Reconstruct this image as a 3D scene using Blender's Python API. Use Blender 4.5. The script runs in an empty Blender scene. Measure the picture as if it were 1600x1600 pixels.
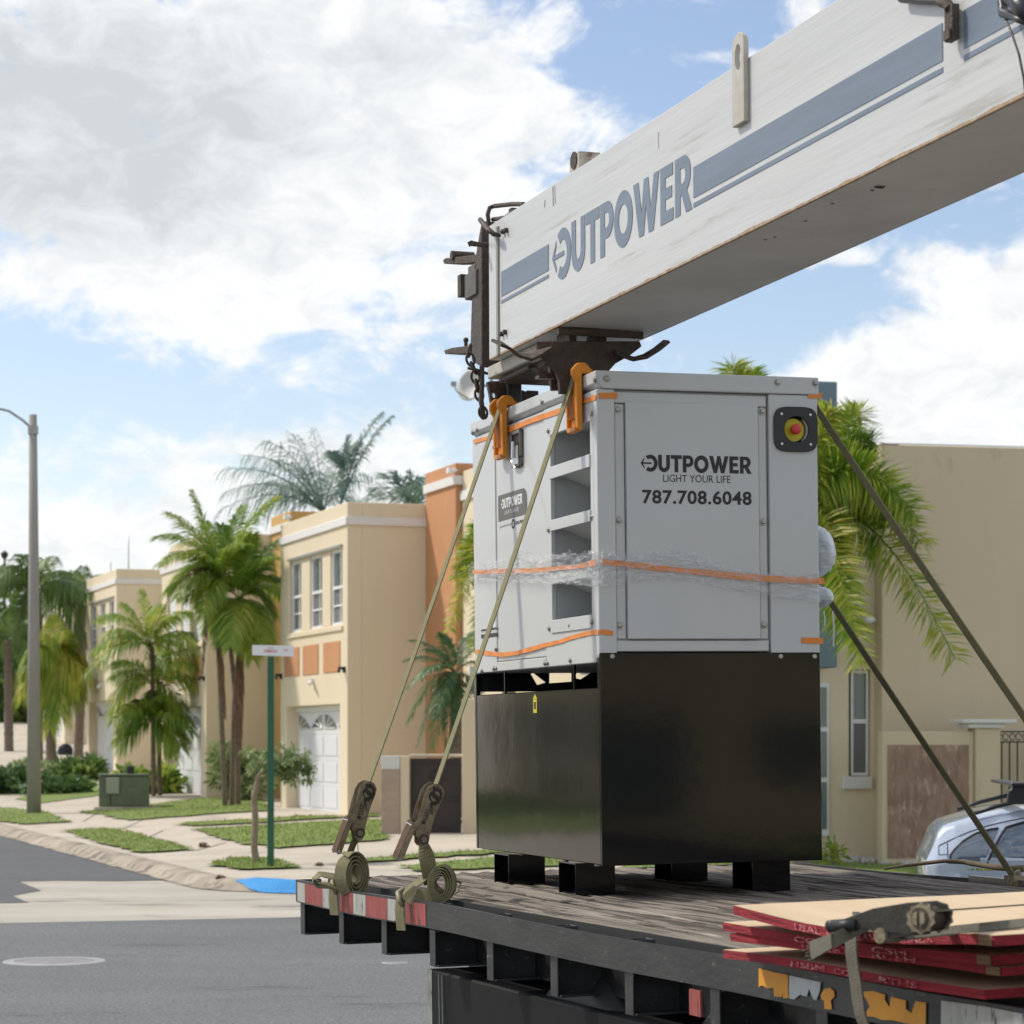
import bpy, bmesh, math, random
from mathutils import Vector, Matrix, noise
from mathutils.geometry import tessellate_polygon
R = math.radians
rnd = random.Random(7)
S = bpy.context.scene
COL = S.collection

# ---------------------------------------------------------------- camera, world, sun, exposure
CAMP = Vector((0, 0, 1.8)); FPX = 4000.0; HZ = 1160.0
cd = bpy.data.cameras.new('camera'); cam = bpy.data.objects.new('camera', cd); COL.objects.link(cam)
cam.location = CAMP; cam.rotation_euler = (R(90), 0, 0)
cd.lens = 90; cd.sensor_width = 36; cd.shift_y = 0.225; cd.clip_end = 5000; cd.clip_start = .1
cd.dof.use_dof = True; cd.dof.focus_distance = 10.3; cd.dof.aperture_fstop = 7.5
S.camera = cam

SUN_DIR = Vector((-0.74, 0.32, 0.90)).normalized()       # towards the sun
sd = bpy.data.lights.new('sun', 'SUN'); sun = bpy.data.objects.new('sun', sd); COL.objects.link(sun)
sd.energy = 3.1; sd.angle = R(4); sd.color = (1, .94, .83)
sun.rotation_euler = (-SUN_DIR).to_track_quat('-Z', 'Y').to_euler()
S.view_settings.view_transform = 'Standard'; S.view_settings.look = 'None'
S.view_settings.exposure = 0.06; S.view_settings.gamma = 1
S.cycles.max_bounces = 8; S.cycles.transparent_max_bounces = 24; S.cycles.use_denoising = True

W = bpy.data.worlds.new('World'); S.world = W; W.use_nodes = True
nt = W.node_tree; nt.nodes.clear()
def N(t, **kw):
    n = nt.nodes.new(t)
    for k, v in kw.items(): setattr(n, k, v)
    return n
def L(a, b): nt.links.new(a, b)
def M_(op, a, b=None, c=None, clamp=False):
    n = N('ShaderNodeMath', operation=op); n.use_clamp = clamp
    for i, v in enumerate((a, b, c)):
        if v is None: continue
        if isinstance(v, (int, float)): n.inputs[i].default_value = v
        else: L(v, n.inputs[i])
    return n.outputs[0]
out = N('ShaderNodeOutputWorld'); bg = N('ShaderNodeBackground'); L(bg.outputs[0], out.inputs[0])
SKY_S = 0.11
bg.inputs[1].default_value = SKY_S
sky = N('ShaderNodeTexSky', sky_type='NISHITA'); sky.sun_disc = False
sky.sun_elevation = math.asin(SUN_DIR.z); sky.sun_rotation = math.atan2(SUN_DIR.x, SUN_DIR.y)
sky.air_density = 1.0; sky.dust_density = .6; sky.ozone_density = 2.0
tc = N('ShaderNodeTexCoord'); D = tc.outputs['Generated']
def pd(px, py): return Vector(((px-800)/FPX, 1, (HZ-py)/FPX)).normalized()
mp = N('ShaderNodeMapping'); L(D, mp.inputs[0]); mp.inputs['Scale'].default_value = (1, 1, 1.7)
def nz(scale, det, rough, off=0., dist=0.):
    n = N('ShaderNodeTexNoise'); n.inputs['Scale'].default_value = scale; n.inputs['Detail'].default_value = det
    n.inputs['Roughness'].default_value = rough; n.inputs['Distortion'].default_value = dist
    a = N('ShaderNodeVectorMath', operation='ADD'); L(mp.outputs[0], a.inputs[0]); a.inputs[1].default_value = (off, off*.7, -off)
    L(a.outputs[0], n.inputs['Vector']); return n.outputs['Fac']
def blob(px, py, rx, ry, amp):
    c = pd(px, py)
    s = N('ShaderNodeVectorMath', operation='SUBTRACT'); L(D, s.inputs[0]); s.inputs[1].default_value = c
    m = N('ShaderNodeVectorMath', operation='MULTIPLY'); L(s.outputs[0], m.inputs[0]); m.inputs[1].default_value = (FPX/rx, 8, FPX/ry)
    d = N('ShaderNodeVectorMath', operation='DOT_PRODUCT'); L(m.outputs[0], d.inputs[0]); L(m.outputs[0], d.inputs[1])
    return M_('MULTIPLY', M_('EXPONENT', M_('MULTIPLY', d.outputs['Value'], -1.0)), amp)
base = M_('MULTIPLY_ADD', nz(22, 9, .62, .3, .6), 2.3, -1.15)
fine = M_('MULTIPLY_ADD', nz(60, 7, .66, 1.3, .4), .9, -.45)
fld = M_('ADD', M_('ADD', base, fine), .12)
for b in [(120, 200, 520, 230, .55), (560, 330, 330, 190, .30), (700, 90, 300, 120, .25), (120, 850, 240, 140, .25), (330, 740, 240, 90, .25),
          (640, 770, 110, 90, .4), (1490, 560, 230, 150, .9), (1330, 600, 90, 90, .35), (150, 1000, 400, 120, .15), (40, 720, 200, 40, -.25), (230, 760, 120, 35, -.25), (1010, 560, 60, 60, .2), (900, 200, 120, 90, -.12), (430, 60, 200, 60, .2),
          (1010, 60, 170, 90, -.55), (60, 545, 260, 55, -.50), (420, 640, 460, 60, -.55), (60, 650, 200, 40, -.3), (120, 610, 200, 40, -.2), (1200, 500, 260, 70, -.8), (960, 560, 300, 70, -.3),
          (1480, 350, 190, 45, -.6), (1330, 460, 120, 50, -.5), (330, 440, 220, 60, .15), (140, 635, 90, 26, .3), (400, 575, 150, 30, .25), (1300,400,150,25,.4)]:
    fld = M_('ADD', fld, blob(*b))
cov = N('ShaderNodeMapRange'); cov.interpolation_type = 'SMOOTHSTEP'; L(fld, cov.inputs[0])
cov.inputs[1].default_value = -.18; cov.inputs[2].default_value = .42
# cloud shade: thick, dark-bellied cloud high up on the left
shd = M_('MULTIPLY_ADD', nz(34, 8, .66, 4.4, .5), 2.0, -.92)
for b in [(60, 130, 420, 95, .62), (110, 300, 330, 75, .70), (-50, 60, 500, 160, .35), (330, 210, 260, 60, .35), (620, 100, 200, 60, .22), (1400, 640, 300, 60, .12), (300, 380, 300, 40, .15)]:
    shd = M_('ADD', shd, blob(*b))
shd = M_('ADD', shd, 0, clamp=True)
ramp = N('ShaderNodeMix', data_type='RGBA'); L(shd, ramp.inputs[0])
ramp.inputs[6].default_value = (8.9, 9.0, 9.1, 1); ramp.inputs[7].default_value = (5.7, 6.05, 6.3, 1)
tint = N('ShaderNodeMix', data_type='RGBA', blend_type='MULTIPLY'); tint.inputs[0].default_value = 1
L(sky.outputs[0], tint.inputs[6]); tint.inputs[7].default_value = (1.52, 1.36, 1.30, 1)
mixc = N('ShaderNodeMix', data_type='RGBA'); L(cov.outputs[0], mixc.inputs[0]); L(tint.outputs[2], mixc.inputs[6]); L(ramp.outputs[2], mixc.inputs[7])
L(mixc.outputs[2], bg.inputs[0])

# ---------------------------------------------------------------- mapping helpers (photo measurements to metres)
def ray(px, py): return Vector(((px-800)/FPX, 1, (HZ-py)/FPX))
def at(px, py, Y): return CAMP + ray(px, py)*Y
class Frame:
    def __init__(s, o, ex, ey, ez=Vector((0, 0, 1))):
        s.m = Matrix(((ex.x, ey.x, ez.x, o.x), (ex.y, ey.y, ez.y, o.y), (ex.z, ey.z, ez.z, o.z), (0, 0, 0, 1))); s.i = s.m.inverted()
    def hit(s, px, py, ax, val=0.0):
        o = s.i @ CAMP; d = s.i.to_3x3() @ ray(px, py)
        return o + d*((val-o[ax])/d[ax])
    def w(s, *p): return s.m @ Vector(p)
    def l(s, p): return s.i @ p
def vframe(o, deg, roll=0.0):
    a = R(deg); ex = Vector((math.cos(a), math.sin(a), 0)); ey = Vector((-math.sin(a), math.cos(a), 0)); ez = Vector((0, 0, 1))
    if roll:
        q = Matrix.Rotation(-R(roll), 3, ey); ex = q @ ex; ez = q @ ez
    return Frame(Vector(o), ex, ey, ez)

# ---------------------------------------------------------------- object helpers
def tag(o, label=None, cat=None, group=None, kind=None):
    if label: o['label'] = label
    if cat: o['category'] = cat
    if group: o['group'] = group
    if kind: o['kind'] = kind
    return o
def empty(name, m, label, cat, group=None):
    o = bpy.data.objects.new(name, None); COL.objects.link(o); o.empty_display_size = .1
    o.matrix_world = m if isinstance(m, Matrix) else Matrix.Translation(Vector(m))
    return tag(o, label, cat, group)
def copy_tree(o, parent=None):
    c = o.copy(); COL.objects.link(c); c.parent = parent
    for ch in list(o.children): copy_tree(ch, c)
    return c

class MB:
    def __init__(s): s.b = bmesh.new()
    def face(s, pts):
        try: return s.b.faces.new([s.b.verts.new(p) for p in pts])
        except ValueError: return None
    def box(s, x0, x1, y0, y1, z0, z1, m=None):
        v = [s.b.verts.new((m @ Vector((x, y, z))) if m else (x, y, z)) for x in (x0, x1) for y in (y0, y1) for z in (z0, z1)]
        for f in ((0, 1, 3, 2), (4, 6, 7, 5), (0, 4, 5, 1), (2, 3, 7, 6), (0, 2, 6, 4), (1, 5, 7, 3)): s.b.faces.new([v[i] for i in f])
        return s
    def tube(s, pts, r, seg=8, cap=True, flat=1.0):
        pts = [Vector(p) for p in pts]; rings = []; n = len(pts); pu = None
        for i, p in enumerate(pts):
            t = (pts[min(i+1, n-1)]-pts[max(i-1, 0)]).normalized()
            if pu is None: pu = Vector((0, 0, 1)) if abs(t.z) < .9 else Vector((1, 0, 0))
            a = t.cross(pu).normalized(); b = a.cross(t).normalized(); pu = b
            rr = r[i] if isinstance(r, (list, tuple)) else r
            rings.append([s.b.verts.new(p+(a*math.cos(k*2*math.pi/seg)+b*flat*math.sin(k*2*math.pi/seg))*rr) for k in range(seg)])
        for i in range(n-1):
            for k in range(seg):
                s.b.faces.new((rings[i][k], rings[i][(k+1) % seg], rings[i+1][(k+1) % seg], rings[i+1][k]))
        if cap: s.b.faces.new(rings[0][::-1]); s.b.faces.new(rings[-1])
        return s
    def cyl(s, p0, p1, r, seg=12): return s.tube([p0, p1], r, seg)
    def plate(s, outer, holes, f, th):
        """outline (2-D, any shape, with holes) given thickness: f maps (a,b,depth)->3-D"""
        loops = [outer]+list(holes); flat = [p for lp in loops for p in lp]
        tri = tessellate_polygon([[Vector((p[0], p[1], 0)) for p in lp] for lp in loops])
        A = [s.b.verts.new(f(p[0], p[1], 0)) for p in flat]; B = [s.b.verts.new(f(p[0], p[1], th)) for p in flat]
        for t in tri:
            try: s.b.faces.new([A[i] for i in t]); s.b.faces.new([B[i] for i in t][::-1])
            except ValueError: pass
        k = 0
        for lp in loops:
            n = len(lp)
            for i in range(n):
                j = (i+1) % n
                try: s.b.faces.new((A[k+i], A[k+j], B[k+j], B[k+i]))
                except ValueError: pass
            k += n
        return s
    def ribbon(s, pts, wdir, w, th=.003, ends=None):
        """flat band along pts; wdir: vector or list of vectors giving the width direction"""
        pts = [Vector(p) for p in pts]; n = len(pts); rr = []
        for i, p in enumerate(pts):
            t = (pts[min(i+1, n-1)]-pts[max(i-1, 0)]).normalized()
            wd = Vector(wdir[i] if isinstance(wdir, list) else wdir); wd = (wd-t*wd.dot(t)).normalized(); nn = t.cross(wd)*th*.5
            ww = (w[i] if isinstance(w, list) else w)*.5
            rr.append([s.b.verts.new(q) for q in (p-wd*ww-nn, p+wd*ww-nn, p+wd*ww+nn, p-wd*ww+nn)])
        for i in range(n-1):
            for k in range(4): s.b.faces.new((rr[i][k], rr[i][(k+1) % 4], rr[i+1][(k+1) % 4], rr[i+1][k]))
        s.b.faces.new(rr[0][::-1]); s.b.faces.new(rr[-1]); return s
    def lathe(s, prof, o=(0, 0, 0), seg=20, m=None, caps=True):
        o = Vector(o); rings = []
        for r, z in prof:
            rings.append([s.b.verts.new((m @ Vector((r*math.cos(k*2*math.pi/seg), r*math.sin(k*2*math.pi/seg), z)) if m else
                          o+Vector((r*math.cos(k*2*math.pi/seg), r*math.sin(k*2*math.pi/seg), z)))) for k in range(seg)])
        for i in range(len(prof)-1):
            for k in range(seg): s.b.faces.new((rings[i][k], rings[i][(k+1) % seg], rings[i+1][(k+1) % seg], rings[i+1][k]))
        if caps and prof[0][0] > 1e-5: s.b.faces.new(rings[0][::-1])
        if caps and prof[-1][0] > 1e-5: s.b.faces.new(rings[-1])
        return s
    def grid(s, rows):
        V = [[s.b.verts.new(p) for p in r] for r in rows]
        for i in range(len(V)-1):
            for j in range(len(V[0])-1): s.b.faces.new((V[i][j], V[i][j+1], V[i+1][j+1], V[i+1][j]))
        return s
    def build(s, name, mat, parent=None, bevel=0, smooth=False, label=None, seg=1, recalc=True):
        if recalc: bmesh.ops.recalc_face_normals(s.b, faces=s.b.faces)
        me = bpy.data.meshes.new(name); s.b.to_mesh(me); s.b.free()
        mats = mat if isinstance(mat, (list, tuple)) else [mat]
        for m in mats: me.materials.append(m)
        if smooth: me.polygons.foreach_set('use_smooth', [True]*len(me.polygons))
        o = bpy.data.objects.new(name, me); COL.objects.link(o)
        if parent: o.parent = parent
        if bevel:
            bv = o.modifiers.new('bevel', 'BEVEL'); bv.width = bevel; bv.segments = seg; bv.limit_method = 'ANGLE'; bv.angle_limit = R(40)
        if label: o['label'] = label
        return o
def rect(x0, y0, x1, y1): return [(x0, y0), (x1, y0), (x1, y1), (x0, y1)]
def circ(cx, cy, r, n=16, ph=0): return [(cx+r*math.cos(ph+2*math.pi*i/n), cy+r*math.sin(ph+2*math.pi*i/n)) for i in range(n)]
def superell(cx, cy, rx, ry, e=4, n=40):
    o = []
    for i in range(n):
        t = 2*math.pi*i/n; c, s_ = math.cos(t), math.sin(t)
        o.append((cx+rx*math.copysign(abs(c)**(2/e), c), cy+ry*math.copysign(abs(s_)**(2/e), s_)))
    return o
def text_mesh(name, s, size, f, mat, parent, bold=0.0, sx=1.0, shear=0, align='LEFT', spacing=1.0, th=.0006):
    cu = bpy.data.curves.new('txt', 'FONT'); cu.body = s; cu.size = size; cu.offset = bold*size; cu.align_x = align
    cu.space_character = spacing; cu.fill_mode = 'FRONT'; cu.resolution_u = 3
    to = bpy.data.objects.new('txt', cu); COL.objects.link(to)
    me = bpy.data.meshes.new_from_object(to); bpy.data.objects.remove(to); me.name = name
    for v in me.vertices: v.co = f(v.co.x*sx, v.co.y, th)
    me.materials.append(mat)
    o = bpy.data.objects.new(name, me); COL.objects.link(o)
    if parent: o.parent = parent
    return o
def text_width(s, size, bold=0.0, spacing=1.0):
    cu = bpy.data.curves.new('txt', 'FONT'); cu.body = s; cu.size = size; cu.offset = bold*size; cu.space_character = spacing
    to = bpy.data.objects.new('txt', cu); COL.objects.link(to)
    me = bpy.data.meshes.new_from_object(to); bpy.data.objects.remove(to)
    xs = [v.co.x for v in me.vertices]; ys = [v.co.y for v in me.vertices]
    bpy.data.meshes.remove(me); return min(xs), max(xs), min(ys), max(ys)
def text_fit(name, s, box, f, mat, parent, bold=0.0, spacing=1.0, th=.0006):
    """lettering fitted into box=(x0,y0,x1,y1) of a face"""
    a, b, c, d = text_width(s, 1.0, bold, spacing)
    kx = (box[2]-box[0])/(b-a); ky = (box[3]-box[1])/(d-c)
    return text_mesh(name, s, 1.0, lambda x, y, z: f(box[0]+(x-a)*kx, box[1]+(y-c)*ky, z), mat, parent, bold, 1.0, 0, 'LEFT', spacing, th)

# ---------------------------------------------------------------- materials
def mat(name, c, rough=.6, metal=0., var=0., vscale=4., bump=0., bscale=60., coat=0., stretch=(1, 1, 1), c2=None, dirt=None, dscale=2., dthr=.55, spec=.5, trans=0., alpha=1.):
    m = bpy.data.materials.new(name); m.use_nodes = True; t = m.node_tree; ns = t.nodes; lk = t.links.new
    p = ns['Principled BSDF']; p.inputs['Roughness'].default_value = rough; p.inputs['Metallic'].default_value = metal
    p.inputs['Specular IOR Level'].default_value = spec
    if coat: p.inputs['Coat Weight'].default_value = coat; p.inputs['Coat Roughness'].default_value = .05
    if alpha < 1: p.inputs['Alpha'].default_value = alpha
    if len(c) == 3: c = (*c, 1)
    p.inputs['Base Color'].default_value = c
    if var or bump or dirt:
        tc = ns.new('ShaderNodeTexCoord'); mp = ns.new('ShaderNodeMapping'); lk(tc.outputs['Object'], mp.inputs[0]); mp.inputs['Scale'].default_value = stretch
    col = None
    if var:
        n = ns.new('ShaderNodeTexNoise'); lk(mp.outputs[0], n.inputs['Vector']); n.inputs['Scale'].default_value = vscale; n.inputs['Detail'].default_value = 6; n.inputs['Roughness'].default_value = .65
        cr = ns.new('ShaderNodeMapRange'); lk(n.outputs['Fac'], cr.inputs[0]); cr.inputs[1].default_value = .3; cr.inputs[2].default_value = .7
        mx = ns.new('ShaderNodeMix'); mx.data_type = 'RGBA'; lk(cr.outputs[0], mx.inputs[0])
        b = c2 if c2 else tuple(x*(1-var) for x in c[:3])
        mx.inputs[6].default_value = c; mx.inputs[7].default_value = (*b[:3], 1); col = mx.outputs[2]
    if dirt:
        n = ns.new('ShaderNodeTexNoise'); lk(mp.outputs[0], n.inputs['Vector']); n.inputs['Scale'].default_value = dscale; n.inputs['Detail'].default_value = 9; n.inputs['Roughness'].default_value = .72
        cr = ns.new('ShaderNodeMapRange'); lk(n.outputs['Fac'], cr.inputs[0]); cr.inputs[1].default_value = dthr; cr.inputs[2].default_value = dthr+.08
        mx = ns.new('ShaderNodeMix'); mx.data_type = 'RGBA'; lk(cr.outputs[0], mx.inputs[0])
        if col is not None: lk(col, mx.inputs[6])
        else: mx.inputs[6].default_value = c
        mx.inputs[7].default_value = (*dirt[:3], 1); col = mx.outputs[2]
    if col is not None: lk(col, p.inputs['Base Color'])
    if bump:
        n = ns.new('ShaderNodeTexNoise'); lk(mp.outputs[0], n.inputs['Vector']); n.inputs['Scale'].default_value = bscale; n.inputs['Detail'].default_value = 6
        bn = ns.new('ShaderNodeBump'); bn.inputs['Strength'].default_value = bump; bn.inputs['Distance'].default_value = .02; lk(n.outputs['Fac'], bn.inputs['Height']); lk(bn.outputs[0], p.inputs['Normal'])
    return m
def leafmat(name, ramp, trans=.3, rough=.45, vscale=.8):
    m = bpy.data.materials.new(name); m.use_nodes = True; t = m.node_tree; ns = t.nodes; lk = t.links.new
    p = ns['Principled BSDF']; p.inputs['Roughness'].default_value = rough; out = ns['Material Output']
    g = ns.new('ShaderNodeNewGeometry'); tc = ns.new('ShaderNodeTexCoord'); n = ns.new('ShaderNodeTexNoise'); lk(tc.outputs['Object'], n.inputs['Vector']); n.inputs['Scale'].default_value = vscale
    a = ns.new('ShaderNodeMath'); a.operation = 'MULTIPLY_ADD'; lk(g.outputs['Random Per Island'], a.inputs[0]); a.inputs[1].default_value = .45
    b = ns.new('ShaderNodeMath'); b.operation = 'MULTIPLY_ADD'; lk(n.outputs['Fac'], b.inputs[0]); b.inputs[1].default_value = 1.3; b.inputs[2].default_value = -.38
    lk(b.outputs[0], a.inputs[2])
    cr = ns.new('ShaderNodeValToRGB'); lk(a.outputs[0], cr.inputs[0]); e = cr.color_ramp.elements
    for i, (pos, c) in enumerate(ramp):
        if i < 2: e[i].position = pos; e[i].color = (*c, 1)
        else: k = e.new(pos); k.color = (*c, 1)
    lk(cr.outputs[0], p.inputs['Base Color'])
    tr = ns.new('ShaderNodeBsdfTranslucent'); lk(cr.outputs[0], tr.inputs[0]); mx = ns.new('ShaderNodeMixShader'); mx.inputs[0].default_value = trans
    lk(p.outputs[0], mx.inputs[1]); lk(tr.outputs[0], mx.inputs[2]); lk(mx.outputs[0], out.inputs[0]); return m

MT = {}
def glassmat(name, c, rough=.05): return mat(name, c, rough, 0, spec=.8)
MT['wall'] = mat('cream stucco', (.76, .655, .475), .9, var=.10, vscale=.5, bump=.25, bscale=40, c2=(.71, .61, .44), dirt=(.60, .50, .355), dscale=1.5, dthr=.67, stretch=(1, 1, .3))
MT['wallbig'] = mat('beige stucco', (.68, .565, .39), .9, var=.12, vscale=.35, bump=.2, bscale=30, c2=(.60, .50, .345), dirt=(.50, .405, .27), dscale=1.3, dthr=.60, stretch=(1, 1, .35))
MT['orange'] = mat('terracotta stucco', (.58, .285, .135), .9, var=.15, vscale=.6, bump=.2, bscale=40)
MT['gold'] = mat('ochre stucco', (.60, .37, .13), .9, var=.15, vscale=.6, bump=.2, bscale=40)
MT['blue'] = mat('grey blue stucco', (.19, .26, .31), .9, var=.15, vscale=.6, bump=.2, bscale=40)
MT['band'] = mat('white stucco trim', (.78, .76, .74), .8, var=.1, vscale=2, dirt=(.42, .38, .34), dscale=1.4, dthr=.68, stretch=(1, 1, 4))
MT['white'] = mat('white paint', (.78, .78, .78), .5)
MT['glass'] = glassmat('window glass', (.10, .14, .14), .08)
MT['glass2'] = mat('window screen', (.16, .17, .17), .5)
MT['door'] = mat('white garage door', (.74, .75, .77), .45, var=.06, vscale=1.5)
MT['dark'] = mat('dark recess', (.02, .02, .02), .7)
MT['gate'] = mat('brown gate', (.045, .032, .028), .5, var=.3)
MT['concrete'] = mat('sidewalk concrete', (.58, .505, .41), .9, var=.25, vscale=.5, bump=.2, bscale=20, c2=(.46, .41, .335), dirt=(.37, .33, .265), dscale=.9, dthr=.56)
MT['gutter'] = mat('old concrete', (.50, .455, .385), .9, var=.3, vscale=.45, bump=.3, bscale=10, c2=(.37, .34, .29), dirt=(.25, .23, .195), dscale=.7, dthr=.53, stretch=(.5, 1.6, 1))
MT['curb'] = mat('kerb concrete', (.48, .41, .32), .9, var=.4, vscale=1.6, bump=.6, bscale=8, c2=(.25, .21, .165), dirt=(.15, .125, .10), dscale=2.2, dthr=.51)
MT['pole'] = mat('pole concrete', (.36, .34, .31), .9, var=.25, vscale=1.2, bump=.3, bscale=20, stretch=(1, 1, .3))
MT['bluepaint'] = mat('blue kerb paint', (.035, .30, .68), .7, var=.2, vscale=5)
MT['green'] = mat('green painted steel', (.015, .11, .055), .4, var=.2, vscale=6)
MT['sign'] = mat('white sign face', (.75, .75, .76), .5)
MT['red'] = mat('sign red', (.45, .03, .04), .5)
MT['tbox'] = mat('olive green cabinet', (.135, .17, .10), .55, var=.25, vscale=4, dirt=(.22, .24, .17), dscale=5, dthr=.62)
MT['grey'] = mat('galvanised grey', (.38, .38, .37), .5, .3, var=.2, vscale=6)
MT['steel'] = mat('bolt steel', (.42, .41, .38), .35, .9, var=.3, vscale=40)
MT['canopy'] = mat('grey generator paint', (.56, .567, .56), .36, var=.05, vscale=2, coat=.25, bump=.02, bscale=3, dirt=(.50, .50, .48), dscale=6, dthr=.655)
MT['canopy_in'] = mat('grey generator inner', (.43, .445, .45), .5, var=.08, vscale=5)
MT['tank'] = mat('gloss black paint', (.008, .0085, .0095), .07, var=.35, vscale=3, bump=.06, bscale=2.0, spec=.36, dirt=(.022, .021, .019), dscale=5, dthr=.64)
MT['black'] = mat('black metal', (.014, .014, .015), .5, var=.3, vscale=9, bump=.1, bscale=40)
MT['ink'] = mat('dark print', (.016, .017, .022), .5)
MT['boomink'] = mat('grey blue decal', (.19, .235, .30), .45, var=.22, vscale=5, dirt=(.34, .38, .42), dscale=9, dthr=.71, stretch=(1, .3, 3))
MT['labelbrown'] = mat('label brown', (.10, .088, .075), .4)
MT['whiteprint'] = mat('white print', (.8, .8, .8), .5)
MT['tape'] = mat('orange tape', (.86, .27, .035), .45, var=.2, vscale=12)
MT['orangeplastic'] = mat('orange plastic', (.80, .28, .012), .4, var=.25, vscale=14)
MT['yellow'] = mat('yellow disc', (.62, .52, .01), .45)
MT['redbutton'] = mat('red button', (.62, .05, .05), .4)
MT['bezel'] = mat('black plastic', (.012, .013, .017), .35, bump=.1, bscale=200)
MT['boom'] = mat('white boom paint', (.62, .62, .605), .42, var=.14, vscale=3.2, coat=.15, bump=.12, bscale=14, stretch=(1, .12, 2.4), dirt=(.43, .415, .375), dscale=6.5, dthr=.57)
MT['boomedge'] = mat('rusty paint edge', (.55, .46, .33), .8, var=.6, vscale=22, c2=(.25, .12, .05))
MT['boomunder'] = mat('boom underside', (.68, .67, .65), .6, var=.2, vscale=2, bump=.1, bscale=20, dirt=(.16, .10, .06), dscale=5.5, dthr=.70)
MT['rustdark'] = mat('greasy black steel', (.035, .030, .026), .55, .2, var=.6, vscale=14, c2=(.10, .065, .045), bump=.4, bscale=50)
MT['rusty'] = mat('rusty steel', (.11, .085, .065), .75, .1, var=.6, vscale=18, c2=(.045, .03, .025), bump=.4, bscale=60)
MT['creamrust'] = mat('rusty cream paint', (.56, .55, .51), .7, var=.4, vscale=9, c2=(.42, .36, .27), dirt=(.14, .08, .05), dscale=9, dthr=.60)
MT['rail'] = mat('worn black paint', (.022, .0225, .024), .42, .1, var=.5, vscale=5, c2=(.052, .052, .053), bump=.10, bscale=30, dirt=(.20, .19, .175), dscale=22, dthr=.61, stretch=(1, .5, 1.8))
MT['web'] = mat('olive webbing', (.27, .245, .13), .9, var=.25, vscale=30, bump=.4, bscale=300)
MT['webold'] = mat('dirty webbing', (.20, .18, .135), .9, var=.35, vscale=20, bump=.5, bscale=200)
MT['ratchet'] = mat('worn ratchet steel', (.33, .285, .185), .45, .25, var=.55, vscale=18, c2=(.18, .12, .07), bump=.3, bscale=60)
MT['ratchetdark'] = mat('oily ratchet steel', (.065, .058, .048), .45, .3, var=.4, vscale=14, bump=.15, bscale=50)
MT['silver'] = mat('bare steel', (.6, .6, .62), .3, .9)
MT['rtape'] = mat('worn red reflective tape', (.40, .085, .075), .55, var=.5, vscale=9, c2=(.22, .05, .045), dirt=(.03, .028, .026), dscale=13, dthr=.575, stretch=(1, 2.5, .6))
MT['wtape'] = mat('worn white reflective tape', (.48, .48, .43), .55, var=.4, vscale=9, c2=(.32, .31, .28), dirt=(.035, .03, .026), dscale=12, dthr=.56, stretch=(1, 2.5, .6))
MT['otape'] = mat('torn orange tape', (.78, .34, .03), .6, var=.15, vscale=14)
MT['stape'] = mat('torn silver tape', (.52, .56, .55), .5, var=.2, vscale=14)
MT['plyface'] = mat('plywood face', (.68, .53, .35), .75, var=.3, vscale=5, c2=(.58, .43, .27), stretch=(1, .16, 1), bump=.15, bscale=30)
MT['plyred'] = mat('red painted plywood edge', (.40, .022, .035), .8, var=.5, vscale=25, c2=(.22, .012, .02), bump=.6, bscale=120, stretch=(1, .2, 3))
MT['plyraw'] = mat('bare plywood edge', (.30, .19, .09), .85, var=.6, vscale=60, c2=(.12, .07, .035), stretch=(1, .1, 6))
MT['stencil'] = mat('worn white stencil', (.56, .27, .27), .8, dirt=(.38, .03, .04), dscale=60, dthr=.44)
MT['bark'] = mat('pale bark', (.36, .28, .20), .9, var=.4, vscale=9, bump=.5, bscale=20)
MT['palmbark'] = mat('palm trunk', (.24, .19, .145), .9, var=.5, vscale=5, bump=.6, bscale=14, stretch=(1, 1, 5))
MT['carpaint'] = mat('silver blue car paint', (.50, .56, .66), .22, .35, coat=1.0)
MT['carglass'] = mat('car glass', (.10, .13, .17), .03, 0, spec=1.0, coat=.6)
MT['rubber'] = mat('rubber', (.02, .02, .021), .6)
MT['pebble'] = mat('white pebbles', (.62, .58, .52), .9, var=.3, vscale=9)
MT['dead'] = leafmat('dead frond', [(0, (.10, .055, .035)), (1, (.25, .15, .09))], .1, .8)
MT['lf_areca'] = leafmat('areca leaf', [(0, (.07, .16, .025)), (.35, (.18, .33, .045)), (.7, (.42, .48, .08)), (1, (.64, .50, .13))], .48)
MT['lf_dark'] = leafmat('dark palm leaf', [(0, (.05, .11, .035)), (.6, (.15, .24, .06)), (1, (.33, .38, .11))], .42)
MT['lf_fox'] = leafmat('foxtail leaf', [(0, (.05, .13, .012)), (.28, (.16, .30, .025)), (.56, (.42, .48, .06)), (.82, (.68, .60, .14)), (1, (.50, .34, .11))], .42)
MT['lf_grey'] = leafmat('grey green leaf', [(0, (.08, .16, .15)), (.6, (.15, .25, .20)), (1, (.27, .34, .20))], .45)
MT['lf_pygmy'] = leafmat('date palm leaf', [(0, (.035, .09, .04)), (.6, (.09, .19, .08)), (.9, (.22, .28, .08)), (1, (.46, .34, .12))], .4)
MT['lf_bush'] = leafmat('shrub leaf', [(0, (.10, .15, .055)), (.5, (.25, .34, .14)), (1, (.58, .60, .38))], .35, vscale=2)
MT['lf_ever'] = leafmat('hedge leaf', [(0, (.035, .08, .03)), (.6, (.09, .18, .05)), (1, (.22, .30, .09))], .3, vscale=2)
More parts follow.
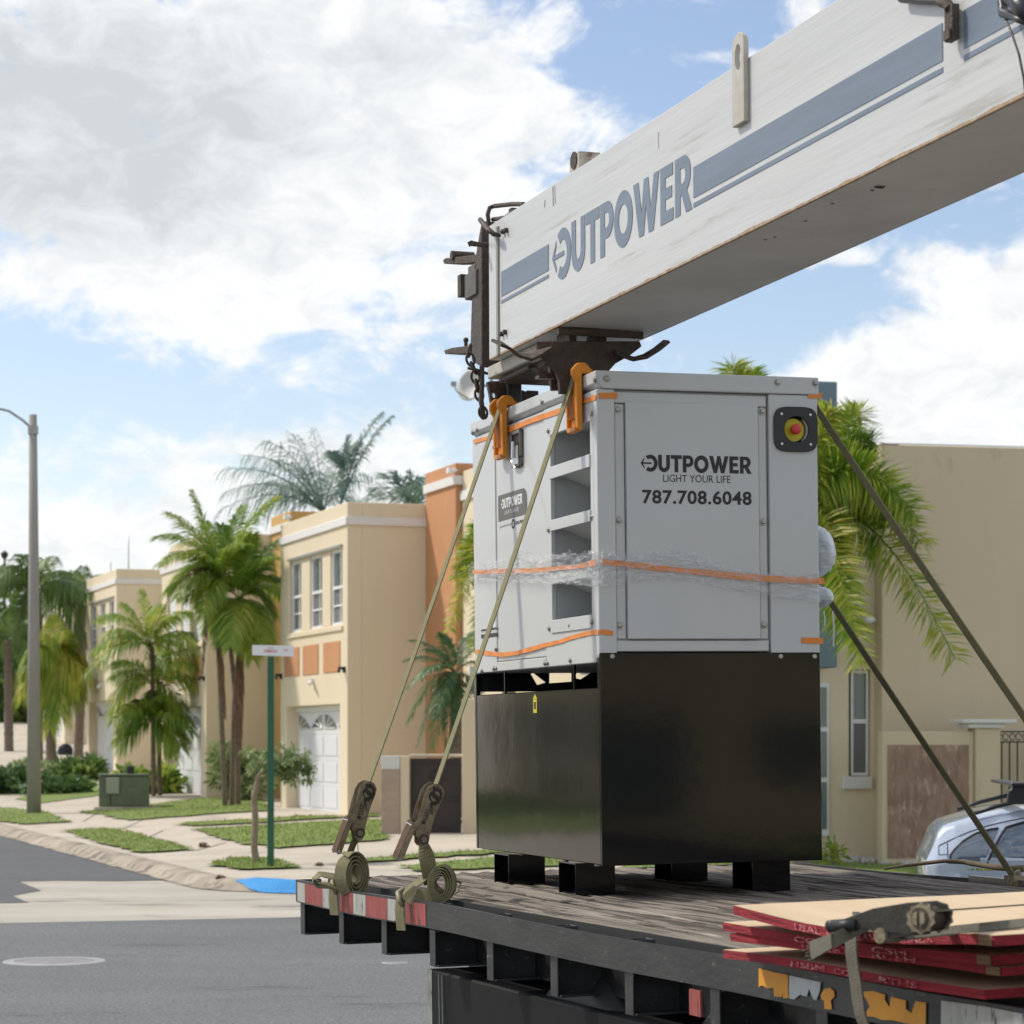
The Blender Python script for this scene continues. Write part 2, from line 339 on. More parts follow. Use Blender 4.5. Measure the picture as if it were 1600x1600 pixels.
# ================================================================ SETTING: ground, roads, kerbs, lawns
ST = vframe((-4.52, 33.6, 0), 18.5)          # street frame: y runs up the side street, x away from its kerb
def clampf(x, a=0., b=1.): return max(a, min(b, x))
def sm(x): x = clampf(x); return x*x*(3-2*x)
def inside(b, a):                             # distance inside the block, round corner
    r = 1.6; da = a+3.6
    if b < r and da < r: return r-math.hypot(r-b, r-da) if (b < r and da < r) else min(b, da)
    return min(b, da)
def tz(b, a):
    g = .0006*max(0, min(a, 90)-16)**2
    d = inside(b, a); pad = .15+.2*clampf((a+5)/19)
    if d <= 0: return g
    return g+.12*sm(d/.22)+(pad-.12)*sm((d-.25)/6.3)
def tzw(X, Y): q = ST.l(Vector((X, Y, 0))); return tz(q.x, q.y)
def gp(px, py, dz=0.):                        # photo point lying on the ground -> world point
    Y = (1.8)*FPX/(py-HZ)
    for _ in range(30):
        X = (px-800)/FPX*Y; Y += ((1.8-tzw(X, Y))*FPX/(py-HZ)-Y)*.7
    X = (px-800)/FPX*Y; return Vector((X, Y, tzw(X, Y)+dz))
def spaced(segs):
    o = []
    for a, b, s in segs:
        n = max(1, int(round((b-a)/s)))
        o += [a+(b-a)*i/n for i in range(n)]
    return o+[segs[-1][1]]
GXS = spaced([(-600, -60, 60), (-60, -8, 4), (-8, -.3, .8), (-.3, .35, .05), (.35, 2, .15), (2, 7.5, .5), (7.5, 30, 3), (30, 600, 60)])
GYS = spaced([(-120, -30, 15), (-30, -6, 1.5), (-6, -3.7, .4), (-3.7, -3.2, .05), (-3.2, -1.6, .15), (-1.6, 16, 1), (16, 90, 4), (90, 900, 90)])
m = MB(); m.grid([[ST.w(x, y, tz(x, y)) for x in GXS] for y in GYS])
tag(m.build('sidewalk', MT['concrete'], smooth=True), kind='structure')

def drape(name, pts, material, dz, kind='structure', step=.8, jag=0., zf=None, finecut=0, maxlen=1.0):
    """polygon in street coordinates laid on the terrain"""
    P = []
    n = len(pts)
    for i in range(n):
        a, b = Vector(pts[i]), Vector(pts[(i+1) % n]); k = max(1, int((b-a).length/maxlen)) if jag else 1
        for j in range(k):
            q = a.lerp(b, j/k)
            if jag: q = q+Vector(((noise.noise(Vector((q.x*2.1, q.y*2.1, 3)))+.8*noise.noise(Vector((q.x*9, q.y*9, 3))))*jag, (noise.noise(Vector((q.x*2.1, q.y*2.1, 9)))+.8*noise.noise(Vector((q.x*9, q.y*9, 9))))*jag))
            P.append(q)
    b = bmesh.new(); tri = tessellate_polygon([[Vector((p.x, p.y, 0)) for p in P]]); V = [b.verts.new((p.x, p.y, 0)) for p in P]
    for t in tri:
        try: b.faces.new([V[i] for i in t])
        except ValueError: pass
    x0, x1 = min(p.x for p in P), max(p.x for p in P); y0, y1 = min(p.y for p in P), max(p.y for p in P)
    for ax, lo, hi in ((0, x0, x1), (1, y0, y1)):
        cuts = (GXS if ax == 0 else GYS) if not finecut else [lo+finecut*k for k in range(1, int((hi-lo)/finecut)+1)]
        for c in cuts:
            if lo < c < hi:
                co = [0, 0, 0]; no = [0, 0, 0]; co[ax] = c; no[ax] = 1
                bmesh.ops.bisect_plane(b, geom=b.verts[:]+b.edges[:]+b.faces[:], plane_co=co, plane_no=no)
    for v in b.verts: v.co = ST.w(v.co.x, v.co.y, (zf or tz)(v.co.x, v.co.y)+dz)
    bmesh.ops.recalc_face_normals(b, faces=b.faces)
    me = bpy.data.meshes.new(name); b.to_mesh(me); b.free()
    for q in me.polygons: pass
    me.materials.append(material); o = bpy.data.objects.new(name, me); COL.objects.link(o)
    if sum(q.normal.z for q in me.polygons) < 0: me.flip_normals()
    return tag(o, kind=kind)
def sl(px, py): q = ST.l(gp(px, py)); return (q.x, q.y)

def asphalt(name, c, c2):
    m = mat(name, c, .88, var=.2, vscale=.5, c2=c2, bump=.6, bscale=60, dirt=tuple(x*.72 for x in c), dscale=.8, dthr=.57, stretch=(.5, 1.5, 1))
    t = m.node_tree; ns = t.nodes; lk = t.links.new; p = ns['Principled BSDF']
    src = p.inputs['Base Color'].links[0].from_socket
    tc = ns.new('ShaderNodeTexCoord'); n = ns.new('ShaderNodeTexNoise'); lk(tc.outputs['Object'], n.inputs['Vector']); n.inputs['Scale'].default_value = 38; n.inputs['Detail'].default_value = 4; n.inputs['Roughness'].default_value = .8
    r = ns.new('ShaderNodeMapRange'); lk(n.outputs['Fac'], r.inputs[0]); r.inputs[1].default_value = .35; r.inputs[2].default_value = .68; r.inputs[3].default_value = .55; r.inputs[4].default_value = 1.75
    mx = ns.new('ShaderNodeVectorMath'); mx.operation = 'SCALE'; lk(src, mx.inputs[0]); lk(r.outputs[0], mx.inputs['Scale']); lk(mx.outputs[0], p.inputs['Base Color'])
    return m
MT['asph'] = asphalt('road asphalt', (.122, .128, .13), (.15, .156, .156)); MT['asph2'] = asphalt('side street asphalt', (.095, .097, .103), (.11, .113, .118))
# near road: everything this side of the concrete valley gutter
e0 = sl(-60, 1444); e1 = sl(460, 1434); dx, dy = e1[0]-e0[0], e1[1]-e0[1]
far = lambda k: (e0[0]+dx*k, e0[1]+dy*k)
drape('road', [(-300, e0[1]-3), far(-3), e0, e1, far(3), far(6), (300, far(6)[1]), (300, -60), (-300, -60)], MT['asph'], .004)
ed = [sl(*p) for p in ((262, 1374), (205, 1356), (100, 1331), (0, 1307))]
drape('side_street', [sl(262, 1376), *ed[1:], (-.55, 60), (-.55, 120), (-7.2, 120), (-7.2, 60), (-8.2, 5), sl(0, 1412), sl(45, 1411), sl(20, 1400), sl(65, 1392), sl(30, 1378), sl(90, 1376.5), sl(180, 1377.5)], MT['asph2'], .004)
drape('valley_gutter', [(-14, e0[1]+.05), far(.01), (e1[0], e1[1]+.03), (9, e1[1]+.03), (9, -3.72), (1.2, -3.7), (.1, -2.9), (-.12, 0), (-.12, 60), (-.5, 60), sl(0, 1309), sl(100, 1333), sl(205, 1358), sl(262, 1378), sl(180, 1379.5), sl(90, 1378.5), sl(33, 1380), sl(70, 1392), sl(26, 1400), sl(50, 1413), sl(0, 1414), (-9, .2)], MT['gutter'], .003)
jm = mat('joint dirt', (.20, .18, .15), .95)
for (p, q) in (((0, 1292), (118, 1286)), ((190, 1296), (262, 1262)), ((306, 1329), (352, 1317)), ((130, 1284), (165, 1262)), ((225, 1311), (255, 1298))):
    a, b = Vector(sl(*p)), Vector(sl(*q)); n = Vector((-(b-a).y, (b-a).x)).normalized()*.018; drape('pavement_joint', [tuple(a-n), tuple(b-n), tuple(b+n), tuple(a+n)], jm, .006)
# worn rolled kerb face following the block edge
def kerb(name, path, closed=False):
    m = MB(); rows = []
    for (d, z) in ((-.10, .012), (.0, .03), (.05, .075), (.12, .115), (.20, .131), (.30, .134), (.36, .128)):
        row = []
        for (x, y, nx, ny) in path:
            calm = 0. if (x < 2.6 and y < -1.2) else 1.; w = noise.noise(Vector((x*1.7, y*1.7, d*3)))*.018*calm
            px_, py_ = x+nx*(d+w), y+ny*(d+w); row.append(ST.w(px_, py_, .0006*max(0, y-16)**2+z+calm*noise.noise(Vector((x*3, y*3, d*9)))*.012))
        rows.append(row)
    m.grid(rows); return m.build(name, MT['curb'], smooth=True)
pth = [(9-.3*i, -3.6, 0, 1) for i in range(25)]+[(1.6-1.6*math.sin(t), -2.0-1.6*math.cos(t), math.sin(t), math.cos(t)) for t in [R(a) for a in range(0, 91, 10)]]+[(0, -1.7+.35*i, 1, 0) for i in range(180)]
tag(kerb('kerb', pth), kind='structure')
grassm = mat('lawn grass', (.20, .26, .06), .95, var=.5, vscale=3.0, c2=(.14, .20, .04), bump=.7, bscale=35, dirt=(.25, .27, .08), dscale=2.2, dthr=.62)
lawns = {
 'a': [(0, 1262), (71, 1269), (109, 1285.5), (41, 1289), (-30, 1281), (-30, 1262)],
 'b': [(98, 1300), (150, 1296), (191, 1298), (306, 1329), (221, 1334), (161, 1320)],
 'c': [(24, 1249), (150, 1228), (156, 1243), (64, 1256)],
 'd': [(127, 1269), (244, 1257), (322, 1248), (412, 1249), (420, 1268), (202, 1283), (169, 1277)],
 'e': [(276, 1290), (300, 1286), (412, 1281), (470, 1276), (540, 1277), (596, 1272), (596, 1277), (420, 1286), (304, 1292)],
 'f': [(304, 1297), (420, 1290.5), (596, 1282), (604, 1314), (431, 1327), (340, 1312)],
 'g': [(326, 1352), (360, 1342.5), (424, 1342), (470, 1357.5), (375, 1361)],
 'h': [(565, 1344), (774, 1329), (870, 1322), (870, 1330), (774, 1335), (570, 1349)],
 'i': [(625, 1355.6), (774, 1341), (950, 1333), (950, 1352), (774, 1359), (647, 1363)]}
for k in lawns: drape('lawn', [sl(*p) for p in lawns[k]], grassm, .03 if k != 'c' else .02, jag=.16, maxlen=.16)
lw = [ST.l(Vector(p)) for p in ((1.35, 31.2, 0), (1.5, 35.6, 0), (2.6, 37.2, 0), (12, 35.0, 0), (12, 31.5, 0), (6, 30.9, 0))]
drape('lawn', [(p.x, p.y) for p in lw], grassm, .03, jag=.15, maxlen=.4)
# grass tufts standing along the lawns (uncountable): one mesh of blades
m = MB()
def pip(p, poly):
    c = False; j = len(poly)-1
    for i in range(len(poly)):
        if (poly[i][1] > p[1]) != (poly[j][1] > p[1]) and p[0] < (poly[j][0]-poly[i][0])*(p[1]-poly[i][1])/(poly[j][1]-poly[i][1])+poly[i][0]: c = not c
        j = i
    return c
for k, dens in (('a', 60), ('b', 160), ('d', 60), ('e', 110), ('f', 120), ('g', 260), ('i', 110), ('h', 110), ('z', 60)):
    poly = [sl(*p) for p in lawns[k]] if k != 'z' else [(p.x, p.y) for p in lw]
    x0, x1 = min(p[0] for p in poly), max(p[0] for p in poly); y0, y1 = min(p[1] for p in poly), max(p[1] for p in poly)
    n = min(7000, int((x1-x0)*(y1-y0)*dens))
    for _ in range(n):
        x, y = rnd.uniform(x0, x1), rnd.uniform(y0, y1)
        if not pip((x, y), poly): continue
        o = ST.w(x, y, tz(x, y)+.028); h = rnd.uniform(.015, .05); a = rnd.uniform(0, 6.28); w = .012
        d = Vector((math.cos(a), math.sin(a), 0)); l_ = Vector((rnd.uniform(-1, 1), rnd.uniform(-1, 1), 0))*.03
        m.face([o-d*w, o+d*w, o+Vector((0, 0, h))+l_])
MT['blade'] = leafmat('grass blade', [(0, (.12, .18, .035)), (.6, (.22, .29, .06)), (1, (.40, .40, .16))], .45)
tag(m.build('grass', MT['blade'], recalc=False), kind='stuff')
# white pebbles along the house on the right
m = MB()
for _ in range(420):
    t = rnd.random(); p = Vector((4.55+t*2.6, 35.6-t*1.9, 0))+Vector((rnd.uniform(-.2, .2), rnd.uniform(-.5, .35), 0)); z = tzw(p.x, p.y)+.04
    r = rnd.uniform(.025, .07); q = Matrix.Translation((p.x, p.y, z)) @ Matrix.Rotation(rnd.uniform(0, 6), 4, 'Z') @ Matrix.Diagonal((r*1.3, r, r*.7, 1))
    bmesh.ops.create_icosphere(m.b, subdivisions=1, radius=1, matrix=q)
tag(m.build('pebbles', MT['pebble']), kind='stuff')
# kerb ramp painted blue
m = MB(); bl = [sl(*p) for p in ((366, 1388), (388, 1375.5), (398, 1372), (440, 1374), (475, 1379), (480, 1398), (420, 1396.5))]
KP = ((-.10, .012), (.0, .03), (.05, .075), (.12, .115), (.20, .131), (.30, .134), (.36, .128))
def kz(b, a):
    d = inside(b, a)
    if d < -.10: return .004
    if d > .36: return max(tz(b, a), .128-(d-.36)*.02)
    for (d0, z0), (d1, z1) in zip(KP, KP[1:]):
        if d <= d1: return max(z0+(z1-z0)*(d-d0)/(d1-d0), tz(b, a))
drape('kerb_ramp', bl, MT['bluepaint'], .010, jag=.02, maxlen=.3, zf=kz, finecut=.04)
# manhole covers
def manhole(px, py, r, label, grey):
    c = gp(px, py); o = empty('manhole_cover', Matrix.Translation(c), label, 'manhole cover')
    m = MB(); m.lathe([(r*.80, .007), (r*.80, .012), (r, .010), (r+.01, .004)], seg=36, caps=False); m.build('rim', grey, o)
    m = MB(); m.lathe([(0.0001, .013), (r*.79, .011)], seg=36)
    m.build('lid', mat('worn iron lid', (.30, .29, .30), .7, .1, var=.5, vscale=9, c2=(.20, .19, .19), bump=.6, bscale=30, dirt=(.42, .34, .36), dscale=7, dthr=.58), o)
mg = mat('pale ring', (.40, .40, .40), .8, var=.3, vscale=5)
manhole(85, 1503, .41, 'large round iron manhole cover with pale rim in the grey asphalt at lower left', mg)
manhole(617, 1505.5, .10, 'small round metal valve cap in the asphalt beside the truck bed', mg)

# ================================================================ HOUSES
H0 = .35
def house_frame(px, Y, g): 
    return vframe(((px-800)/FPX*Y, Y, g), 18.5)
H3 = house_frame(543, 51.0, .34)
def F3(px, py): q = H3.hit(px, py, 0, 0); return q.y, q.z
design = dict(win=[], pan=[])
for x0, x1, yt, yb in ((452.5, 469, 875, 986), (483, 501.5, 865, 982), (515, 534, 855, 976)):
    design['win'].append((F3(x1, yt)[0], F3(x0, yt)[0]))
design['wz'] = (F3(534, 975)[1], F3(534, 856)[1])
for x0, x1 in ((445, 468), (474, 498), (506, 532)): design['pan'].append((F3(x1, 1020)[0], F3(x0, 1020)[0]))
design['win'].reverse()
design['pz'] = (F3(532, 1049)[1], F3(532, 1001)[1])
design['pan'].reverse()
design['gy'] = (F3(531, 1200)[0], F3(447, 1200)[0]); design['gz'] = F3(531, 1100)[1]
design['top'] = H3.hit(543, 784, 1, 0).z; design['bz'] = (H3.hit(543, 820, 1, 0).z, H3.hit(543, 807, 1, 0).z)
design['W'] = F3(438.5, 1000)[0]
def window_part(o, fr, y0, y1, z0, z1, x, kind='sash'):
    """white sash window with its glass as a sub-part; plane x, facing -x"""
    m = MB(); t = .055
    m.plate(rect(y0, z0, y1, z1), [rect(y0+t, z0+t, y1-t, (z0+z1)/2-.03), rect(y0+t, (z0+z1)/2+.03, y1-t, z1-t)], lambda a, b, d: Vector((x+d, a, b)), .06)
    if kind == 'sash':
        yc = y0+(y1-y0)*.36
        m.box(x+.012, x+.045, yc-.018, yc+.018, z0+t, (z0+z1)/2-.03); m.box(x+.012, x+.045, yc-.018, yc+.018, (z0+z1)/2+.03, z1-t)
        zq = z0+(z1-z0)*.26; m.box(x+.014, x+.043, y0+t, yc-.018, zq-.018, zq+.018); m.box(x+.014, x+.043, yc+.018, y1-t, zq-.018, zq+.018)
    f = m.build('window', MT['white'], fr)
    if kind == 'shutter':
        m = MB(); nn = 16
        for i in range(nn):
            z = z0+t+(z1-z0-2*t)*(i+.5)/nn; m.box(x-.01, x+.03, y0+t, y1-t, z-.05, z+.03)
        m.build('shutter_slats', MT['white'], f)
    m = MB(); m.box(x+.048, x+.056, y0+t, y1-t, (z0+z1)/2+.03, z1-t); m.build('pane', MT['glass'], f)
    m = MB(); m.box(x+.046, x+.056, y0+t, y1-t, z0+t, (z0+z1)/2-.03); m.build('screen', MT['glass2'], f)
def townhouse(fr, acc, label, D=9.0, kind='sash', step=False, tower=True, wall='wall', lamp=True):
    d = design; o = empty('townhouse', fr.m, label, 'house', 'townhouses along the side street')
    Wf, T = d['W'], d['top']; gy0, gy1 = d['gy']; wy = d['win']; wz0, wz1 = d['wz']
    m = MB(); P = lambda a, b, q: Vector((q, a, b))
    m.plate(rect(0, -.5, Wf, T), [rect(gy0, -.4, gy1, d['gz']), rect(wy[0][0]-.04, wz0, wy[-1][1]+.04, wz1)], P, .30)
    m.box(.30, D, 0, .22, -.5, T); m.box(.30, D, Wf-.22, Wf, -.5, T); m.box(D, D+.2, 0, Wf, -.5, T)
    m.box(.30, D, .22, Wf-.22, T-.6, T-.4)
    if step: m.box(.0, .3, 0, Wf*.8, T+.003, T+.22); m.box(.30, D, 0, .22, T+.003, T+.22)
    for i in range(2):      # mullion columns between the windows
        a, b = wy[i][1], wy[i+1][0]
        m.box(.02, .27, a+.01, b-.01, wz0+.002, wz1-.002)
    m.box(.302, D-.01, .225, Wf-.225, d['gz']+.35, d['gz']+.55)
    m.build('wall', MT[wall], o, bevel=.012)
    m = MB(); z0, z1 = d['bz']
    m.box(-.045, .0, -.045, Wf+.045, z0, z1); m.box(.0, D, -.045, .0, z0, z1); m.box(0, D, Wf, Wf+.045, z0, z1)
    m.build('cornice', MT['band'], o, bevel=.01)
    m = MB(); m.box(-.04, .0, wy[0][0]-.12, wy[-1][1]+.10, wz0-.12, wz0-.04); m.build('window_ledge', MT[wall], o)
    m = MB(); m.box(-.05, .0, wy[0][0]-.08, wy[-1][1]+.06, wz1+.02, wz1+.07); m.build('shutter_track', MT['grey'], o)
    for (a, b) in wy: window_part(None, o, a+.015, b-.015, wz0+.003, wz1-.003, .055, kind)
    for (a, b) in d['pan']:
        m = MB(); m.box(-.018, -.001, a, b, *d['pz']); m.build('wall_panel', MT[acc], o, bevel=.004)
    # garage door: four rows of raised panels, fan-lights on top
    m = MB(); x = .27; gz = d['gz']; nrow, ncol = 4, 4; hh = (gz-.05-.0)/nrow; dw = (gy1-.02-gy0)/ncol
    m.box(x, x+.05, gy0+.01, gy1-.01, .0, gz-.12)
    m.box(x-.06, x+.05, gy0+.01, gy1-.01, gz-.118, gz-.004)
    for r in range(nrow-1):
        for c in range(ncol):
            y = gy0+.01+dw*c; z = .02+hh*r; m.box(x-.014, x-.001, y+.07, y+dw-.07, z+.07, z+hh-.07)
    for r in range(1, nrow): m.box(x-.006, x-.001, gy0+.02, gy1-.02, hh*r-.006, hh*r+.006)
    g = m.build('garage_door', MT['door'], o, bevel=.006)
    for c in range(ncol):
        y = gy0+.01+dw*c; z = .02+hh*(nrow-1)+.09; ww = dw-.2; arc = []
        up = c % 2 == 0
        for k in range(9):
            t = k/8; h = .05+.25*math.sin(t*math.pi/2) if up else .05+.25*math.cos(t*math.pi/2)
            arc.append((y+.1+ww*(1-t), z+h))
        m = MB(); m.plate([(y+.1, z), (y+.1+ww, z)]+arc, [], lambda a, b, q: Vector((x-.012+q, a, b)), .008); f = m.build('fan_light', MT['glass'], g)
        m = MB()
        for k in range(4):
            t = k/3*math.pi/2; ox = y+.1 if up else y+.1+ww; sgn = 1 if up else -1
            m.tube([(x-.016, ox, z+.01), (x-.016, ox+sgn*ww*.9*math.cos(t), z+.01+.3*math.sin(t)*(.95 if k else 1))], .012, 4)
        m.build('glazing_bar', MT['white'], f)
    # wall lights by the garage
    if lamp:
        for yy in (.18, Wf-.12):
            m = MB(); m.box(-.05, 0, yy-.04, yy+.04, d['gz']+.62, d['gz']+.74); m.tube([(-.05, yy, d['gz']+.7), (-.12, yy, d['gz']+.72), (-.13, yy, d['gz']+.62)], .035, 8)
            m.build('wall_lamp', MT['bezel'], o)
        m = MB(); m.box(-.09, 0, Wf*.47, Wf*.47+.1, d['pz'][0]-.22, d['pz'][0]-.1); m.tube([(-.09, Wf*.47, d['pz'][0]-.16), (-.16, Wf*.43, d['pz'][0]-.22)], .04, 8); m.build('floodlight', MT['white'], o)
    if tower:
        b0 = 1.62; TT = T+.62; m = MB(); m.box(b0, b0+3.5, -2.05, -.001, -.5, TT); m.build('tower', MT[acc], o, bevel=.012)
        m = MB(); z0, z1 = TT-.42, TT-.25; m.box(b0-.05, b0-.001, -2.10, -.003, z0, z1); m.box(b0-.0, b0+3.5, -2.10, -2.051, z0, z1); m.build('tower_band', MT['band'], o)
        m = MB(); m.cyl((b0-.1, -2.02, TT-.16), (b0+.05, -2.0, TT-.14), .05); m.box(b0-.16, b0-.08, -2.1, -1.95, TT-.2, TT-.1); m.build('security_camera', MT['white'], o)
    return o
townhouse(H3, 'orange', 'two-storey cream house with three orange panels over its garage door and an orange tower', D=9)
townhouse(house_frame(322, 62.5, .45), 'gold', 'two-storey cream house with white louvred windows and ochre panels, half hidden by the tall palms', kind='shutter', step=True)
townhouse(house_frame(182, 78.6, .88), 'wall', 'two-storey beige house farther up the street behind the low feathery palm', D=6)
townhouse(house_frame(101, 97.0, 1.4), 'wall', 'farthest beige house, mostly hidden behind the drooping palms at the left', D=8, tower=False)
# rooftop aerials
for px, py, h, Y, lab in ((201, 905, 1.0, 80, 'thin aerial on the roof of the beige house up the street'), (173, 892, .35, 80, 'short vent pipe on the roof of the beige house up the street')):
    b = at(px, 906, Y); b.z = 7.0; m = MB(); m.tube([b, b+Vector((0, 0, h)), b+Vector((0.02, 0, h*1.3))], [.02, .015, .008], 6); tag(m.build('aerial' if h > .5 else 'vent_pipe', MT['grey'], smooth=True), lab, 'aerial' if h > .5 else 'pipe')
# attached house behind the generator
o = empty('townhouse', vframe((H3.w(1.75, -2.06, 0).x, H3.w(1.75, -2.06, 0).y, .3), 18.5).m, 'cream house with blue-grey panel whose corner shows between the orange tower and the generator', 'house', 'townhouses along the side street')
m = MB(); m.plate(rect(-7.5, -.4, -.01, 6.75), [rect(-6.8, 3.0, -.9, 4.9), rect(-6.6, -.3, -3.4, 2.3)], lambda a, b, q: Vector((q, a, b)), .3)
m.box(.3, 5, -7.5, -7.25, -.4, 6.75); m.box(.3, 5, -.26, -.01, -.4, 6.75); m.box(4.7, 4.95, -7.24, -.27, -.4, 6.75); m.box(.3, 4.7, -7.25, -.26, 6.2, 6.35); m.build('wall', MT['wall'], o, bevel=.012)
m = MB(); m.box(-.05, -.001, -7.55, -.01, 6.18, 6.36); m.build('cornice', MT['band'], o)
m = MB(); m.box(-.02, -.001, -1.35, -.55, 2.45, 2.95); m.build('wall_panel', MT['blue'], o)
for a in (-6.7, -4.7, -2.7): window_part(None, o, a, a+1.7, 3.02, 4.88, .12)
m = MB(); m.box(.24, .29, -6.58, -3.42, -.28, 2.28); m.build('garage_door', MT['door'], o)
# wall-mounted lamp bracket + dish
b = at(768, 700, 46); b.z = 6.6
o = empty('satellite_dish', Matrix.Translation(b), 'round pale satellite dish on a thin pole above the roof left of the crane chain', 'satellite dish')
m = MB(); m.tube([(0, 0, 0), (0, 0, 1.9)], .035, 8); m.box(-.12, .12, -.12, .12, 0, .02); m.build('mast', MT['grey'], o)
q = Matrix.Translation((-.36, 0, 1.62)) @ Matrix.Rotation(R(-38), 4, 'Z') @ Matrix.Rotation(R(78), 4, 'X')
m = MB(); m.lathe([(.0001, -.09), (.12, -.075), (.22, -.04), (.30, .02), (.30, .03), (.22, -.02), (.0001, -.07)], seg=28, m=q); m.build('reflector', mat('dish grey', (.52, .52, .49), .6), o, smooth=True)
m = MB(); m.tube([(0, 0, 1.6), (-.2, 0, 1.62), (-.30, 0, 1.62)], .025, 8); m.build('bracket', MT['grey'], o)
m = MB(); m.tube([(-.36, 0, 1.35), (-.62, -.02, 1.5), (-.68, -.02, 1.62)], .014, 6); m.box(-.73, -.63, -.05, .03, 1.60, 1.68); m.build('feed_arm', MT['grey'], o)

# stone pillar, gate and low garden wall left of the generator
YG = 43.0; GX = lambda px: (px-800)/FPX*YG
gz0 = tzw(GX(660), YG)
o = empty('garden_gateway', Matrix.Translation((0, YG, gz0)), 'stone clad pillar and cream wall with a closed brown metal gate, between lawn and entrance', 'gateway')
def zg(py): return 1.8+(HZ-py)/FPX*YG-gz0
m = MB(); m.box(GX(625.5), GX(640), -.16, .16, -.2, zg(1181)); m.box(GX(722), GX(722)+.75, -.14, .14, -.2, zg(1092)); m.box(GX(639.7), GX(722.3), .10, .16, zg(1183), zg(1181)+.03); m.build('wall', MT['wall'], o, bevel=.01)
stone = mat('pink cut stone', (.40, .27, .20), .85, var=.5, vscale=2.6, c2=(.22, .135, .095), bump=.5, bscale=10, stretch=(3, 1, 1), dirt=(.52, .38, .29), dscale=3, dthr=.55)
m = MB(); m.box(GX(596.5), GX(625.2), -.18, .18, -.2, zg(1202)); m.build('stone_cladding', mat('pink cut stone pale', (.52, .40, .32), .85, var=.4, vscale=3.0, c2=(.42, .31, .25), bump=.5, bscale=14, stretch=(1, 1, 2.2)), o, bevel=.006)
m = MB(); m.box(GX(596.5), GX(625.2), -.18, .18, zg(1202)+.002, zg(1181)); m.build('pillar_cap', MT['band'], o, bevel=.006)
m = MB(); gx0, gx1 = GX(641), GX(721); zt = zg(1185); m.box(gx0, gx1, -.02, .0, -.0, zt); 
for z in (.04, zt*.45, zt-.05): m.box(gx0, gx1, -.05, -.021, z-.02, z+.02)
for x in (gx0+.02, gx1-.02): m.box(x-.02, x+.02, -.052, -.021, 0, zt)
g = m.build('gate', MT['gate'], o)
m = MB(); m.tube([( (gx0+gx1)/2+.09*math.cos(t), -.045, zt*.75+.12*math.sin(t)) for t in [i*math.pi/10 for i in range(21)]], .012, 6); m.build('scroll_ornament', MT['gate'], g)
for z in (zt*.15, zt*.6, zt*.9):
    m = MB(); m.box(gx1-.01, gx1+.06, -.06, -.02, z-.03, z+.03); m.build('hinge', MT['black'], g)
b = gp(591, 1270); o = empty('potted_plant', Matrix.Translation((b.x, b.y, tzw(b.x, b.y))), 'small green plant in a terracotta pot beside the stone pillar', 'potted plant')
m = MB(); m.lathe([(.14, 0), (.19, .28), (.20, .30), (.17, .30), (.15, .26), (.001, .26)], seg=16); m.build('pot', mat('terracotta', (.30, .12, .06), .8), o)
m = MB()
for _ in range(90):
    a = rnd.uniform(0, 6.28); e = rnd.uniform(.2, 1.4); d = Vector((math.cos(a)*math.cos(e), math.sin(a)*math.cos(e), math.sin(e))); s = d.cross(Vector((0, 0, 1))).normalized()*.03
    l_ = rnd.uniform(.25, .55); m.face([Vector((0, 0, .26)), d*l_*.5+Vector((0, 0, .28))+s, d*l_+Vector((0, 0, .22)), d*l_*.5+Vector((0, 0, .28))-s])
m.build('foliage', MT['lf_ever'], o, recalc=False)

# ---------------- house on the right (blue tower, big blank wall) and its garden wall
YR = 35.5
HR = vframe(((1378-800)/FPX*YR, YR, 0), 18.5-6.5)
base = .06
def zr(px, py): return HR.hit(px, py, 1, 0).z
o = empty('house', HR.m, 'large beige house with a tall blank side wall and a grey blue tower', 'house')
tr = zr(1378, 694)
m = MB(); m.box(0, 9, 0, 9, -.3, tr); m.build('wall', MT['wallbig'], o, bevel=.015)
m = MB(); m.box(-.01, 9.01, -.01, .001, tr+.002, tr+.02); m.box(-.01, .25, 0, 9, tr+.002, tr+.02); m.build('parapet_cap', MT['band'], o)
# recessed wall with the narrow window
RD = .28
def qx(px): return HR.hit(px, 1100, 1, RD).x
def qz(py): return HR.hit(1340, py, 1, RD).z
m = MB(); x0, x1 = qx(1308), 0
m.plate(rect(x0-.35, -.3, -.002, tr-.35), [rect(qx(1326), qz(1213), qx(1361), qz(1046))], lambda a, b, q: Vector((a, RD+q, b)), .3)
m.box(x0-.35, -.002, RD+.3, 5, -.3, tr-.4); m.build('recessed_wall', MT['wall'], o)
m = MB(); m.box(qx(1326)+.004, qx(1361)-.004, RD+.12, RD+.25, qz(1213)+.004, qz(1046)-.004); m.build('window_reveal', MT['glass2'], o)
m = MB(); a0, a1 = qx(1332), qx(1359); z0, z1 = qz(1212), qz(1047); zm = qz(1127)
m.plate(rect(a0, z0, a1, z1), [rect(a0+.035, z0+.04, a1-.03, zm-.03), rect(a0+.035, zm+.03, a1-.03, z1-.04)], lambda a, b, q: Vector((a, RD+.06+q, b)), .05); f = m.build('window', MT['white'], o)
m = MB(); m.box(a0+.035, a1-.03, RD+.09, RD+.10, zm+.03, z1-.04); m.build('pane', MT['glass'], f)
m = MB(); m.box(a0+.035, a1-.03, RD+.085, RD+.10, z0+.04, zm-.03); m.build('screen', MT['glass2'], f)
m = MB(); m.box(qx(1315), qx(1361), RD-.06, RD-.001, qz(1233), qz(1214)); m.build('window_sill', MT['band'], o, bevel=.01)
